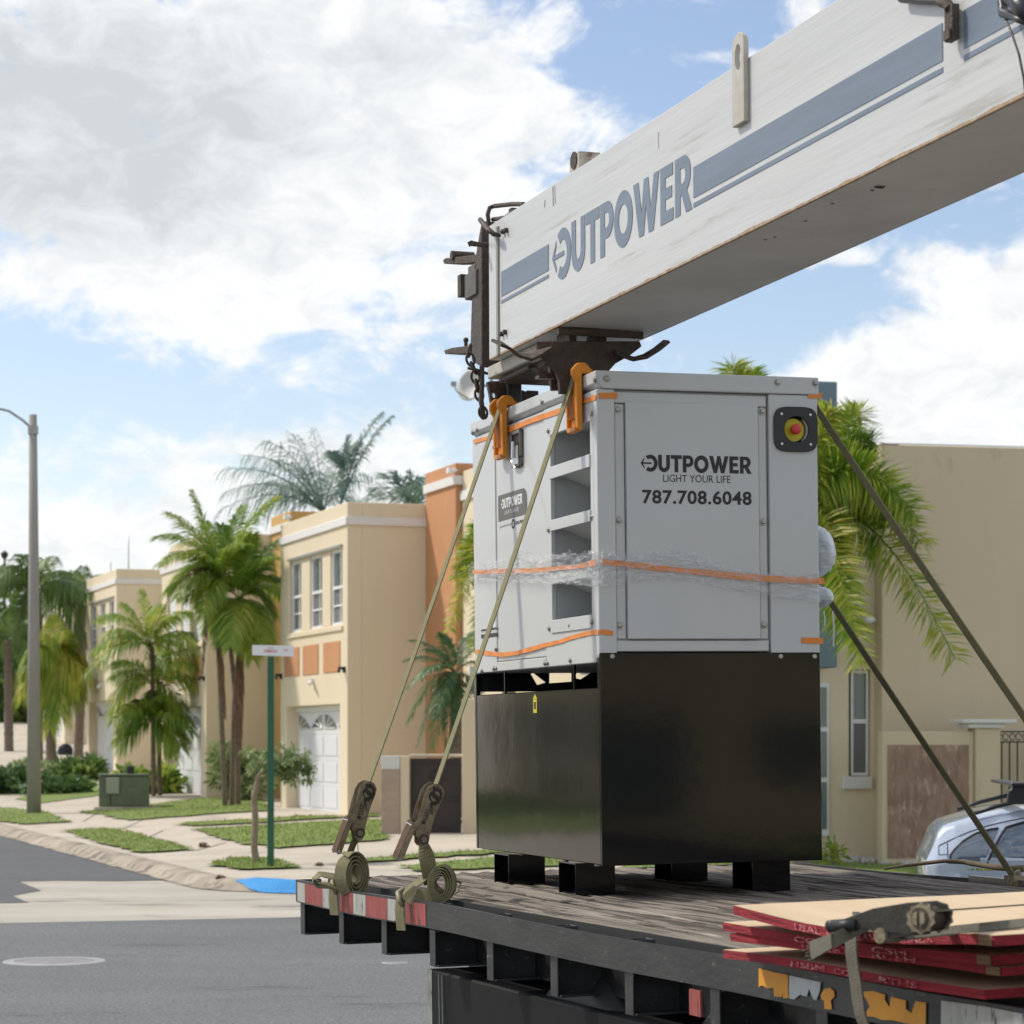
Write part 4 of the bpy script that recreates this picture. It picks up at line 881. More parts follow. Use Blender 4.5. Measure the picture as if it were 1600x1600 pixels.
for i in range(npl):
    a, b = x0+i*pw+.006, x0+(i+1)*pw-.006; rows = []; ny = 190; nx = 7; off = i*7.3; lift = rnd.uniform(-.004, .004)
    for k in range(ny+1):
        y = -TL+TL*k/ny*1.0-.02; row = []
        for j in range(nx+1):
            x = a+(b-a)*j/nx; e = min(j, nx-j)/nx; z = lift-.006*(1 if e == 0 else 0)
            z += .011*noise.noise(Vector((x*24, y*.35+off, i)))+.007*noise.noise(Vector((x*50, y*1.1+off, i)))
            g = noise.noise(Vector((x*20, y*.3-off, 5))); z -= .016*max(0, g-.18)*3
            if noise.noise(Vector((x*14, y*.6+off, 11))) > .40: z -= .012
            if e == 0: x += noise.noise(Vector((y*6, off, j)))*.006; z -= .006
            row.append((x, y, z))
        rows.append(row)
    rows = [[(r[0][0], r[0][1], -.05)]+r+[(r[-1][0], r[-1][1], -.05)] for r in rows]
    m.grid(rows)
m.build('deck', MT['wood'], o, recalc=False)
m = MB(); m.box(.174, TW-.1, -TL, -.03, -.075, -.052); m.build('deck_base', MT['black'], o)
m = MB(); m.box(.147, .153, -TL, -.02, -.05, -.004); m.box(TW-.158, TW-.150, -TL, -.02, -.05, -.004); m.box(.175, TW-.15, -.018, -.0, -.09, -.002)
m.build('gap_shade_strip', MT['dark'], o)  # dark strips over the plank sides: shade of the rail gap as colour
# left rub rail, bent a little
def railx(y): return .0+.012*noise.noise(Vector((y*.8, 3, 1)))
def railz(y): return .0+.010*noise.noise(Vector((y*.7, 8, 2)))-.004
RH = .105
def rail_side(name, xc, sgn):
    m = MB(); rows = []
    for k in range(121):
        y = -TL+TL*k/120*1.0; xx, zz = xc+railx(y)*1, railz(y)
        rows.append([(xx, y, zz), (xx+.013*sgn, y, zz), (xx+.013*sgn, y, zz-RH), (xx, y, zz-RH), (xx, y, zz)])
    m.grid(rows); m.face(rows[0][:4]); m.face(rows[-1][:4]); return m.build(name, MT['rail'], o)
rail_side('rub_rail', 0, 1); rail_side('rub_rail', TW, -1)
m = MB(); m.plate([(0, -RH), (.10, -RH-.04), (.12, -RH), (.12, -.004), (.0, -.004)], [], lambda a, b, q: Vector((a, -.002+q, b)), .014); m.build('rail_end', MT['rail'], o)
m = MB(); m.box(.12, TW-.02, -.0, .012, -.15, -.03); m.build('rear_sill', MT['rail'], o)
# reflective tape along the rail
segs = [(465, 477, 'w'), (477, 504.5, 'r'), (504.5, 527.5, 'w'), (532, 553, 'r'), (553, 572.5, 'w'), (572.5, 605, 'r'), (605, 626, 'w'), (632, 663, 'r')]
def tape_strip(y0, y1, mt, z0, z1, ragged=0, edge=0):
    m = MB(); n = max(2, int(abs(y1-y0)/.02)); top, bot = [], []
    for k in range(n+1):
        y = y0+(y1-y0)*k/n; b = z0+ragged*max(0, noise.noise(Vector((y*23, z0*9, 4)))+.25); top.append((railx(y)-.002, y, railz(y)+z1)); bot.append((railx(y)-.002, y, railz(y)+b))
    m.grid([top, bot]); return m.build('reflective_tape', mt, o)
for a, b, k in segs:
    ya, yb = T0(a, 1400).y, T0(b, 1400).y; tape_strip(ya-.002, yb+.002, MT['rtape' if k == 'r' else 'wtape'], -RH+.006, -.01)
def rail_poly(pts, mt):
    q = []
    for px, py in pts: h = T0(px, py); q.append((h.y, h.z))
    m = MB(); m.plate(q, [], lambda a, b, d: Vector((railx(a)-.0035-d, a, b)), .0012); m.build('reflective_tape', MT[mt], o)
C3 = lambda P: [(1120+x/3.333, 1380+y/3.333) for x, y in P]
rail_poly(C3([(222, 443), (300, 462), (377, 478), (380, 598), (352, 600), (350, 572), (345, 592), (305, 590), (300, 545), (268, 548), (240, 532), (222, 540)]), 'otape')
rail_poly(C3([(384, 480), (460, 496), (552, 514), (548, 560), (528, 610), (512, 600), (490, 548), (478, 590), (440, 580), (412, 605), (384, 600)]), 'stape')
rail_poly(C3([(552, 580), (572, 550), (600, 545), (622, 560), (626, 590), (606, 610), (612, 656), (572, 655), (570, 612), (556, 602)]), 'otape')
rail_poly(C3([(765, 565), (830, 560), (893, 580), (890, 605), (915, 645), (922, 590), (1000, 610), (1000, 655), (1030, 675), (1050, 612), (1104, 622), (1102, 735), (1060, 738), (1000, 728), (930, 712), (880, 712), (830, 694), (782, 692), (812, 640), (795, 605)]), 'otape')
rail_poly([(1474.5, 1563), (1540, 1572), (1640, 1592), (1640, 1650), (1474.5, 1625)], 'wtape')
rail_poly([(1600, 1583), (1612, 1585), (1612, 1600), (1597, 1600)], 'bluepaint')
# crossbeams: channel pieces under the rail, stake pockets
ends = [(467, 1), (527, 1), (593, 1), (668, 1), (757, 1), (856, 1), (972, 1), (1105, 1), (1270, 1), (1440, 1), (1620, 1)]
for px, _ in ends:
    y = T0(px, 1450).y; zt = -RH-.004; zb = -.255
    m = MB(); m.box(.018, TW-.018, y-.006, y+.006, zb, zt); m.box(.018, TW-.018, y-.07, y-.0065, zb, zb+.008); m.box(.018, TW-.018, y-.07, y-.0065, zt-.008, zt)
    m.box(.012, .0178, y-.055, y+.012, zb, zt)
    m.build('crossbeam', MT['rail'], o, bevel=.002)
    m = MB(); m.box(.02, .085, y-.075, y-.069, -.10, -.006); m.box(.02, .085, y-.005, y+.001, -.10, -.006); m.box(.079, .085, y-.068, y-.006, -.10, -.006); m.build('stake_pocket', MT['rail'], o, bevel=.002)
m = MB(); 
for x in (.40, TW-.46): m.box(x, x+.06, -TL, -.12, -.262, -.25)
m.box(.20, .21, -TL, -.05, -.255, -.06); m.build('side_plate', MT['black'], o)
m = MB()
for x in (.72, TW-.82): m.box(x, x+.10, -TL, -.35, -.62, -.262)
m.box(.83, TW-.83, -.5, -.38, -.55, -.3); m.build('chassis_rail', MT['black'], o)
# toolbox / side guard panel under the bed
h = TR.hit(690, 1520, 0, .12); hy = TR.hit(668, 1520, 0, .12).y
m = MB(); m.box(.12, .70, -TL+2.0, hy, -.80, -.300); b_ = m.build('underbed_toolbox', mat('matt black sheet', (.006, .006, .0065), .6, var=.4, vscale=4, spec=.25, dirt=(.03, .03, .03), dscale=9, dthr=.66), o, bevel=.008)
m = MB(); m.box(.135, .69, hy+.001, hy+.012, -.80, -.305); m.box(.1185, .1195, hy-.055, hy, -.80, -.30); m.build('box_end', mat('scuffed white plate', (.34, .34, .32), .7, var=.5, vscale=12, dirt=(.05, .045, .04), dscale=9, dthr=.55), o)
m = MB()
for d in (.16, .20): m.tube([(.112, hy-d, -.31), (.110, hy-d-.01, -.5), (.112, hy-d+.01, -.8)], .003, 5)
m.build('wire', MT['grey'], o)
h = T0(1079, 1545); m = MB(); m.box(.004, .011, h.y-.06, h.y+.02, -RH-.10, -RH-.02); m.build('marker_scrap', MT['rtape'], o)
def wheel(x, y):
    m = MB(); m.lathe([(.30, -.13), (.46, -.14), (.50, -.10), (.50, .10), (.46, .14), (.30, .13)], seg=28, m=Matrix.Translation((x, y, -DZ+.5)) @ Matrix.Rotation(R(90), 4, 'Y')); w = m.build('wheel', MT['rubber'], o, smooth=True)
    m = MB(); m.lathe([(.001, -.02), (.10, -.05), (.14, -.02), (.28, -.10), (.30, -.12), (.30, .12), (.001, .10)], seg=20, m=Matrix.Translation((x, y, -DZ+.5)) @ Matrix.Rotation(R(90), 4, 'Y')); m.build('rim', MT['grey'], w)
for y in (-3.0, -4.3):
    for x in (.30, .62, TW-.62, TW-.30): wheel(x, y)
m = MB(); m.cyl((.3, -3.0, -DZ+.5), (TW-.3, -3.0, -DZ+.5), .09); m.cyl((.3, -4.3, -DZ+.5), (TW-.3, -4.3, -DZ+.5), .09); m.build('axle', MT['black'], o)
m = MB(); h = TR.hit(1590, 1360, 0, TW-.03); m.box(TW-.03, TW-.0, h.y-.4, h.y+.4, -.02, .012); m.build('winch_plate', MT['steel'], o)

# ================================================================ GENERATOR
gl = TR.l(Vector((.36, 10.2, DZ))).x*.014
G = vframe((.36, 10.2, DZ+gl), 17.3, .7)
GW, GLn = .955, 1.755
gz = lambda py, px=940: G.hit(px, py, 1, 0).z
GF = lambda px, py, d=0.: (lambda h: (h.x, h.z))(G.hit(px, py, 1, d))
GS = lambda px, py, d=0.: (lambda h: (h.y, h.z))(G.hit(px, py, 0, d))
fF = lambda a, b, d: Vector((a, -d, b))        # front plane, d outwards
fS = lambda a, b, d: Vector((-d, a, b))        # left side plane, d outwards
o = gen = empty('generator', G.m, 'big grey standby generator on a glossy black base, wrapped in clear film and orange tape', 'generator')
ZT, ZS, ZB = gz(579), gz(1033), gz(1352)       # top, canopy/tank split, tank bottom
c608, c1020 = gz(607), gz(1020)
px_ = lambda p: GF(p, 800)[0]
def bolts(name, pts, plane, r=.011, h=.009):
    for (a, b) in pts:
        m = MB(); p = plane(a, b, 0); d = (plane(a, b, 1)-p); q = Matrix.Translation(p) @ d.to_track_quat('Z', 'Y').to_matrix().to_4x4()
        m.lathe([(r*1.45, -.001), (r*1.45, .002), (r, .0022), (r*.95, h*.8), (r*.6, h), (.0001, h)], seg=10, m=q); m.build(name, MT['steel'], o, smooth=False)
# roof cap
m = MB(); e = .006
cap = [(-e, ZT), (GW+e, ZT), (GW+e, c608), (.03, c608), (-e, c608+.022)]
m.plate([(a, b) for a, b in cap], [], lambda a, b, d: Vector((a, -e+d, b)), GLn+2*e)
m.build('roof', MT['canopy'], o, bevel=.005, seg=2)
# posts of the canopy
zpb = gz(1032)
m = MB(); m.plate([(0, c608-.002), (px_(962), c608-.002), (px_(962), zpb+.012), (px_(962)-.012, zpb), (0, zpb)], [], lambda a, b, d: Vector((a, d, b)), .05); m.build('corner_post', MT['canopy'], o, bevel=.003)
rp = px_(1203)
m = MB(); m.plate([(rp, c608-.002), (GW, c608-.002), (GW, zpb), (rp+.018, zpb), (rp, zpb+.018)], [circ(px_(1240), GF(1240, 671)[1], .062, 28)], lambda a, b, d: Vector((a, d, b)), .05); m.build('right_post', MT['canopy'], o, bevel=.003)
m = MB(); zc = c1020+.004
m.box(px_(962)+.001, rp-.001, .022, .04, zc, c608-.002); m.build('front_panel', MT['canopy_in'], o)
m = MB(); m.box(px_(962)+.001, px_(1200), .008, .0215, gz(628), gz(611)); m.build('panel_rail', MT['canopy'], o, bevel=.002)
m = MB(); m.box(px_(962)+.001, px_(1200), .006, .0215, c1020+.006, gz(1001)); m.build('panel_rail', MT['canopy'], o, bevel=.002)
m = MB(); m.box(px_(979.5), px_(1186), -.004, .0195, GF(1000, 998.5)[1], GF(1000, 627.5)[1]); door = m.build('front_door', MT['canopy'], o, bevel=.003)
m = MB(); m.box(px_(963.5), px_(978), .012, .0195, gz(998), gz(630)); m.build('hinge_strip', MT['canopy'], o, bevel=.002)
m = MB(); m.box(px_(1188), px_(1200), .012, .0195, gz(998), gz(630)); m.build('hinge_strip', MT['canopy'], o, bevel=.002)
bolts('bolt', [GF(947, 592), GF(1214, 597.5), GF(1273, 598.6), GF(1219, 1026), GF(1272, 1026), GF(956, 1026)], lambda a, b, d: fF(a, b, d+.0062 if b > c608 else d))
bolts('bolt', [GF(966, 639), GF(968, 812), GF(969, 977), GF(1192, 642), GF(1194, 815), GF(1195, 976)], lambda a, b, d: fF(a, b, d-.010))
# emergency stop
m = MB(); ec = GF(1242.3, 671.2); ex, ez_ = (px_(1276.5)-px_(1208.5))/2, .092
m.plate(superell(ec[0], ec[1], ex, ez_, 4.2), [circ(ec[0]+.003, ec[1], .054, 28)], lambda a, b, d: Vector((a, -.011+d, b)), .0108); es = m.build('emergency_stop_housing', MT['bezel'], o, bevel=.003)
mm = lambda x, y, z: Matrix.Translation((x, y, z)) @ Matrix.Rotation(R(90), 4, 'X')
m = MB(); m.lathe([(.0545, .010), (.052, -.035), (.001, -.036)], seg=28, caps=False, m=mm(ec[0]+.003, 0, ec[1])); m.build('recess_cup', MT['bezel'], es, smooth=False)
m = MB(); m.lathe([(.001, -.012), (.047, -.012), (.047, -.034)], seg=28, m=mm(ec[0]-.002, 0, ec[1]-.001)); m.build('disc', MT['yellow'], es)
m = MB(); m.lathe([(.0001, .026), (.018, .025), (.0215, .018), (.021, .008), (.015, .006), (.014, -.012)], seg=24, m=mm(ec[0]-.002, 0, ec[1])); m.build('stop_button', MT['redbutton'], es, smooth=True)
for sx in (-1, 1):
    for sz in (-1, 1):
        m = MB(); m.lathe([(.006, .0), (.006, .0125), (.004, .0135), (.0001, .0135)], seg=8, m=mm(ec[0]+sx*ex*.66, 0, ec[1]+sz*ez_*.66)); m.build('screw', MT['silver'], es)
# -------- left side
Lz = lambda py, px: GS(px, py)[1]
Ly = lambda px: GS(px, 800)[0]
yA, yB, yC, yD = Ly(928), Ly(851), Ly(774), Ly(746)     # frame edge, louvre panel, door, end post
zLb = lambda px: GS(px, 1053)[1]
sb = GS(752, 1053)[1]+.0; sb = (sb+GS(937, 1033)[1])/2
m = MB(); m.box(.0, .05, .051, yA-.001, sb, c608-.002); m.build('corner_post', MT['canopy'], o, bevel=.003)
yO0, yO1 = Ly(923), Ly(861)          # opening edges (y)
ops = [(GS(915, 835 if False else (560+745/5))[1], GS(915, 560+490/5)[1])]
zz = lambda x5, y5, oy=560: GS(680+x5/5, oy+y5/5)[1]
o1 = (zz(905, 840), zz(905, 600)); s1 = (zz(905, 945), zz(905, 848)); o2 = (zz(905, 1255), zz(905, 950)); s2 = (zz(905, 1352), zz(905, 1265))
o4 = (zz(905, 598, 850), zz(905, 313, 850)); pitch = s1[1]-s2[1]; s3 = (s2[0]-pitch, s2[1]-pitch); o3 = (s3[1], s2[0])
m = MB()
m.plate(rect(yA, sb, yB, c608-.002), [rect(yO0, o4[0], yO1, o1[1])], lambda a, b, d: Vector((d, a, b)), .02); lp = m.build('louvre_frame', MT['canopy'], o, bevel=.003)
dp = .17
m = MB(); m.box(dp, dp+.01, yO0-.02, yO1+.02, o4[0]-.03, o1[1]+.03); m.box(.021, dp-.001, yO0-.014, yO0-.004, o4[0]-.03, o1[1]+.03); m.box(.021, dp-.001, yO1+.002, yO1+.012, o4[0]-.03, o1[1]+.03)
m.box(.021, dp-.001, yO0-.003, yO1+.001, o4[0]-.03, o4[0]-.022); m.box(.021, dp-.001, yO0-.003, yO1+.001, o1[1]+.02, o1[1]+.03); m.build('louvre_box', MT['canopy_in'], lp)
for (a, b) in (s1, s2, s3, (o4[0]-.055, o4[0])):
    m = MB(); m.box(-.006, .004, yO0-.004, yO1+.004, a, b)
    m.plate([(.0045, b-.012), (dp-.003, b-.075), (dp-.003, b-.082), (.0045, b-.02)], [], lambda p, q, d: Vector((p, yO0+.0+d, q)), yO1-yO0); m.build('louvre_blade', MT['canopy'], lp, bevel=.002)
for zc_ in (s1[0]-.035, s2[0]-.035, s3[0]-.035):
    m = MB()
    for k in range(6): y = yO0+.008+k*.03; m.box(dp-.0035, dp-.001, y, y+.011, zc_-.03, zc_+.03)
    m.build('vent_slot', MT['dark'], lp)
    m = MB()
    for k in range(5): x = dp-.02-k*.03; m.box(x-.011, x, yO0-.0035, yO0-.0015, zc_-.03, zc_+.03)
    m.build('vent_slot', MT['dark'], lp)
m = MB(); m.box(.004, .02, yB+.003, yC-.003, sb+.045, c608-.004); m.build('side_door', MT['canopy'], o, bevel=.004, seg=2)
m = MB(); m.box(.0, .02, yC, yD-.001, sb, c608-.002); m.box(.002, .02, yD, GLn, sb, c608-.002); m.box(-.002, .02, yB+.003, yC-.003, sb, sb+.042); m.build('side_panel', MT['canopy'], o, bevel=.003)
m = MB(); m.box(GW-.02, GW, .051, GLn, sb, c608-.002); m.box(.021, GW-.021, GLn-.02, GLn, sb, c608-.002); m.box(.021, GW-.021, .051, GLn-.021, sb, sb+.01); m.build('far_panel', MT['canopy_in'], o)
c5 = lambda P, oy=560: [GS(680+x/5, oy+y/5) for x, y in P]
bolts('bolt', c5([(305, 580), (338, 562), (458, 512), (848, 342), (1262, 168)]), lambda a, b, d: fS(a, b, d+.0062), .010)
bolts('bolt', c5([(885, 568), (1050, 500), (1226, 432), (888, 1342), (1222, 1242), (462, 694)])+c5([(893, 662), (1055, 637), (1228, 610), (1058, 910), (1275, 890), (368, 992), (462, 975), (482, 972), (860, 933), (880, 930), (477, 822)], 850), fS, .009)
# latch
l0, l1 = GS(802.5, 700)[0], GS(816.5, 700)[0]; zt, zb = zz(645, 562), zz(648, 862)
m = MB(); m.plate([(l0, zt-.01), (l0, zb+.05), ((l0+l1)/2, zb), (l1, zb+.05), (l1, zt-.01), (l1-.01, zt), (l0+.01, zt)], [rect(l1+.008, zt-.16, l0-.008, zt-.02)], lambda a, b, d: Vector((.003-d, a, b)), .018)
lt = m.build('door_latch', mat('dark chrome', (.16, .14, .12), .25, .8), o, bevel=.004)
m = MB(); m.box(-.004, .003, l1+.009, l0-.009, zt-.16, zt-.02); m.build('latch_well', MT['bezel'], lt)
m = MB(); m.box(-.016, -.005, l1+.02, l0-.02, zt-.15, zt-.07); m.tube([(-.02, (l0+l1)/2, zt-.05), (-.02, (l0+l1)/2+.01, zt-.12)], .01, 8); m.build('latch_lever', MT['silver'], lt)
# brand label on the door
m = MB(); q = c5([(487, 1080), (487, 1272), (712, 1218), (710, 1045), (690, 1005)]); b0 = q[0][0]; b1 = q[3][0]; zA, zB_ = (q[0][1]+q[1][1])/2, 0
zlt = (zz(487, 1080)+zz(690, 1006))/2; zlb = (zz(487, 1272)+zz(712, 1218))/2
P = [(b0, zlb), (b1, zlb), (b1, zlt-.05)]+[(b1+.05-.05*math.cos(t), zlt-.05+.05*math.sin(t)) for t in [R(a) for a in (20, 45, 70, 90)]]+[(b0, zlt)]
m.plate(P, [], lambda a, b, d: Vector((.0035-d, a, b)), .0012); lab = m.build('brand_label', MT['labelbrown'], o)

# ---- bold logo lettering, drawn letter by letter (unit height)
def arc(cx, cy, rx, ry, a0, a1, n=14): return [(cx+rx*math.cos(R(a0+(a1-a0)*i/n)), cy+ry*math.sin(R(a0+(a1-a0)*i/n))) for i in range(n+1)]
def logo_glyphs():
    w = .25; out = []
    def g(polys, adv): out.append((polys, adv))
    ring = arc(.52, .5, .50, .50, -128, 128, 26)+arc(.52, .5, .26, .27, 128, -128, 26)
    bar = [(-.02, .545), (-.02, .455), (.60, .455), (.60, .545)]
    ch1 = [(-.14, .5), (.12, .82), (.12, .70), (-.02, .5), (.12, .30), (.12, .18)]
    g([(ring, []), (bar, []), (ch1, [])], 1.06)
    u = [(0, 1), (0, .40)]+arc(.40, .40, .40, .41, 180, 360, 16)+[(.80, 1), (.80-w, 1), (.80-w, .40)]+arc(.40, .40, .40-w, .17, 360, 180, 10)+[(w, 1)]
    g([(u, [])], .86)
    g([([(0, 1), (.76, 1), (.76, 1-.22), (.76/2+w/2, .78), (.76/2+w/2, 0), (.76/2-w/2, 0), (.76/2-w/2, .78), (0, .78)], [])], .82)
    p = [(0, 0), (w, 0), (w, .32), (.40, .32)]+arc(.40, .66, .34, .34, -90, 90, 12)+[(0, 1)]
    ph = [(w, .52), (.38, .52)]+arc(.38, .66, .13, .14, -90, 90, 8)+[(w, .80)]
    g([(p, [ph])], .78)
    g([(arc(.50, .5, .50, .52, 0, 350, 30), [arc(.50, .5, .25, .27, 0, 350, 24)])], 1.04)
    g([([(0, 1), (.27, 1), (.43, .42), (.56, 1), (.78, 1), (.91, .42), (1.07, 1), (1.34, 1), (1.04, 0), (.80, 0), (.67, .52), (.54, 0), (.30, 0)], [])], 1.40)
    g([([(0, 0), (0, 1), (.62, 1), (.62, .79), (w, .79), (w, .61), (.57, .61), (.57, .41), (w, .41), (w, .21), (.64, .21), (.64, 0)], [])], .73)
    r = [(0, 0), (w, 0), (w, .33), (.32, .33), (.52, 0), (.82, 0), (.57, .38)]+arc(.42, .68, .33, .32, -50, 90, 12)+[(0, 1)]
    rh = [(w, .53), (.38, .53)]+arc(.38, .665, .12, .13, -90, 90, 8)+[(w, .80)]
    g([(r, [rh])], .84)
    return out
GLY = logo_glyphs(); GTOT = sum(a for _, a in GLY)
def logo(parent, box, f, mt, name='lettering', th=.0008):
    """box: (a0,b0,a1,b1) in the face's own axes, a may run backwards"""
    kx = (box[2]-box[0])/(GTOT+.12); ky = box[3]-box[1]; x = .14; m = MB()
    for polys, adv in GLY:
        for ou, ho in polys:
            T_ = lambda p: (box[0]+(x+p[0])*kx, box[1]+p[1]*ky)
            m.plate([T_(p) for p in ou], [[T_(p) for p in h] for h in ho], f, th)
        x += adv
    return m.build(name, mt, parent)
q0, q1 = GF(1000.5, 737), GF(1173.7, 714); logo(door, (q0[0], q0[1], q1[0], q1[1]+.0), lambda a, b, d: fF(a, b, .0042+d), MT['ink'])
q0, q1 = GF(1035.7, 753), GF(1140.7, 743.5); text_fit('lettering', 'LIGHT YOUR LIFE', (q0[0], q0[1], q1[0], q1[1]), lambda a, b, d: fF(a, b, .0045+d), MT['ink'], door, .0)
q0, q1 = GF(1003, 787), GF(1173.7, 768); text_fit('lettering', '787.708.6048', (q0[0], q0[1], q1[0], q1[1]), lambda a, b, d: fF(a, b, .0045+d), MT['ink'], door, .026, 1.06)
h = zlt-zlb
ya, yb = Ly(782.5), Ly(816)
logo(lab, (ya, zlb+h*.44, yb, zlb+h*.82), lambda a, b, d: Vector((.002-d, a, b)), MT['whiteprint'])
text_fit('lettering', 'LIGHT YOUR LIFE', (Ly(788), zlb+h*.20, Ly(810), zlb+h*.34), lambda a, b, d: Vector((.002-d, a, b)), MT['whiteprint'], lab)
text_fit('lettering', 'powered by', (Ly(780), zlb-h*.30, Ly(797), zlb-h*.15), lambda a, b, d: Vector((.0032-d, a, b)), mat('faint print', (.2, .21, .22), .5), o)
text_fit('lettering', 'GRUPEL', (Ly(803.5), zlb-h*.30, Ly(817.5), zlb-h*.17), lambda a, b, d: Vector((.0032-d, a, b)), MT['ink'], o, .02)
m = MB(); yy = Ly(800.5); zc_ = zlb-h*.235; m.plate([(yy+.024*math.cos(R(a)), zc_+.022*math.sin(R(a))) for a in range(0, 360, 20)], [[(yy+.014*math.cos(R(a)), zc_+.013*math.sin(R(a))) for a in range(0, 360, 20)]], lambda a, b, d: Vector((.0032-d, a, b)), .0008); m.build('emblem', MT['ink'], o)
m = MB(); m.box(-.0015, -.0002, Ly(772.5), Ly(763), zz(440, 650, 850), zz(440, 592, 850)); m.build('sticker', MT['whiteprint'], o)
text_fit('lettering', '75', (Ly(764.5), zz(440, 640, 850), Ly(768.5), zz(440, 604, 850)), lambda a, b, d: Vector((-.0017-d, a, b)), MT['ink'], o, .02)
m = MB(); za_, zb_ = (zz(350, 672, 850)+zz(472, 652, 850))/2, (zz(350, 742, 850)+zz(472, 722, 850))/2; m.box(-.0015, -.0002, Ly(775), Ly(750), za_-.008, za_); m.box(-.0015, -.0002, Ly(775), Ly(750), zb_, zb_+.018); m.build('sticker', MT['ink'], o)
text_fit('lettering', 'NO STEP', (Ly(751), zb_+.028, Ly(773), za_-.014), lambda a, b, d: Vector((-.0008-d, a, b)), MT['ink'], o, .0)

# -------- black tank base
tzt = (GS(751.4, 1087)[1]+GS(934, 1073)[1])/2
m = MB(); m.box(.0, .012, .012, GLn-.03, ZB, tzt); m.box(.0121, .05, .02, GLn-.04, tzt-.008, tzt-.0005); m.build('side_plate', MT['tank'], o, bevel=.003)
m = MB(); m.box(.0, GW, -.004, .0115, ZB-.004, c1020); m.box(GW-.012, GW-.0, .012, GLn-.001, ZB, c1020-.01); m.box(.013, GW-.013, .0121, GLn-.02, ZB, ZB+.012)
m.box(-.004, .012, .0, .0115, ZB, c1020-.03) if False else None
m.box(.013, GW-.013, GLn-.012, GLn, ZB, tzt-.01); m.box(-.002, .02, GLn-.028, GLn, ZB, sb-.002); m.build('tank', MT['tank'], o, bevel=.003)
m = MB(); m.box(.0, .02, .0122, .03, tzt+.001, sb-.002); m.box(.02, GW-.02, .10, GLn-.10, tzt-.05, tzt-.045)
for px in (785, 893): y = Ly(px); m.box(.0, .01, y-.004, y+.004, tzt+.0005, sb-.001)
m.build('slot_divider', MT['tank'], o)
GB = lambda x5, y5: (lambda h: (h.x, h.z))(G.hit(680+x5/5, 850+y5/5, 1, GLn))
m = MB(); zr0, zr1 = tzt-.009, sb+.012
H1 = [GB(740, 1015), GB(765, 1008), GB(860, 1082), GB(790, 1102)]; H2 = [GB(887, 1002), GB(1062, 985), GB(1062, 1075), GB(885, 1088)]; H3_ = [GB(1090, 1020), GB(1120, 985), GB(1220, 968), GB(1222, 1000), GB(1130, 1058), GB(1095, 1050)]
lo, hi = min(p[1] for p in H1+H2+H3_)-.03, max(p[1] for p in H1+H2+H3_)+.03
m.plate(rect(.021, lo, GW-.021, hi), [H1, H2, H3_], lambda a, b, d: Vector((a, GLn-.012+d, b)), .010)
m.build('lifting_plate', MT['black'], o)
m = MB(); m.box(-.0012, -.0001, Ly(835.5), Ly(830), GS(832, 1114)[1], GS(832, 1093)[1]); m.plate([(Ly(836), GS(832, 1093)[1]+.002), (Ly(829.5), GS(832, 1093)[1]+.002), (Ly(832.6), GS(832, 1085)[1])], [], lambda a, b, d: Vector((-.0001-d, a, b)), .0012)
wl = m.build('warning_sticker', MT['yellow'], o)
m = MB(); m.box(-.0022, -.0014, Ly(834.2), Ly(831.4), GS(832, 1108)[1], GS(832, 1097)[1]); m.build('pictogram', MT['ink'], wl)
# feet: folded channels
Dk = vframe((0, 0, DZ), 0)
def foot(pxl, pxm, pxr, pyb):
    h = G.hit(pxm, pyb, 2, .004); fw = G.hit(pxr, pyb-6, 1, h.y).x-h.x; fd = .22
    m = MB(); x0_, x1_, y0_, y1_ = h.x, h.x+fw, h.y, h.y+fd; t = .006
    m.box(x0_, x1_, y0_, y0_+t, .001, ZB-.0045); m.box(x0_, x1_, y1_-t, y1_, .001, ZB-.0045); m.box(x1_-t, x1_, y0_+t+.0005, y1_-t-.0005, .001, ZB-.0045)
    m.box(x0_-.0, x1_-t-.001, y0_+t+.0005, y1_-t-.0005, ZB-.011, ZB-.0047); m.box(x0_+.01, x1_-t-.001, y0_+t+.0005, y1_-t-.0005, .001, .007)
    m.build('foot', MT['tank'], o, bevel=.0015)
foot(875, 899.6, 961.5, 1398); foot(1145, 1176, 1235, 1392); foot(774, 795, 852, 1381); foot(1025.5, 1050, 1106, 1377)
m = MB()
for px in (801, 870, 920): y = Ly(px); m.lathe([(.012, -.006), (.014, -.004), (.014, .004)], o=(.02, y, ZB-.004), seg=8)
m.build('nut', MT['steel'], o)

# -------- orange tape (parts) and clear film
def tape_side(P, oy, name='tape', d=.0035):
    m = MB(); top = [GS(680+x/5, oy+y0/5) for x, y0, y1 in P]; bot = [GS(680+x/5, oy+y1/5) for x, y0, y1 in P]
    T_, B_ = [], []
    for i in range(len(P)-1):
        for k in range(4):
            t = k/4; T_.append((top[i][0]*(1-t)+top[i+1][0]*t, top[i][1]*(1-t)+top[i+1][1]*t)); B_.append((bot[i][0]*(1-t)+bot[i+1][0]*t, bot[i][1]*(1-t)+bot[i+1][1]*t))
    T_.append(top[-1]); B_.append(bot[-1])
    m.grid([[(-d-.001*math.sin(i*1.7), max(-.0, a), b) for i, (a, b) in enumerate(T_)], [(-d-.001*math.sin(i*2.3), max(-.0, a), b) for i, (a, b) in enumerate(B_)]]); return m.build(name, MT['tape'], o)
def tape_front(P, name='tape', d=.0035):
    m = MB(); m.grid([[fF(*GF(x, y0), d) for x, y0, y1 in P], [fF(*GF(x, y1), d) for x, y0, y1 in P]]); return m.build(name, MT['tape'], o)
tape_side([(303, 638, 668), (440, 600, 630), (580, 535, 580), (720, 480, 520), (850, 430, 475), (975, 390, 435), (1150, 325, 360), (1287, 270, 315)], 560)
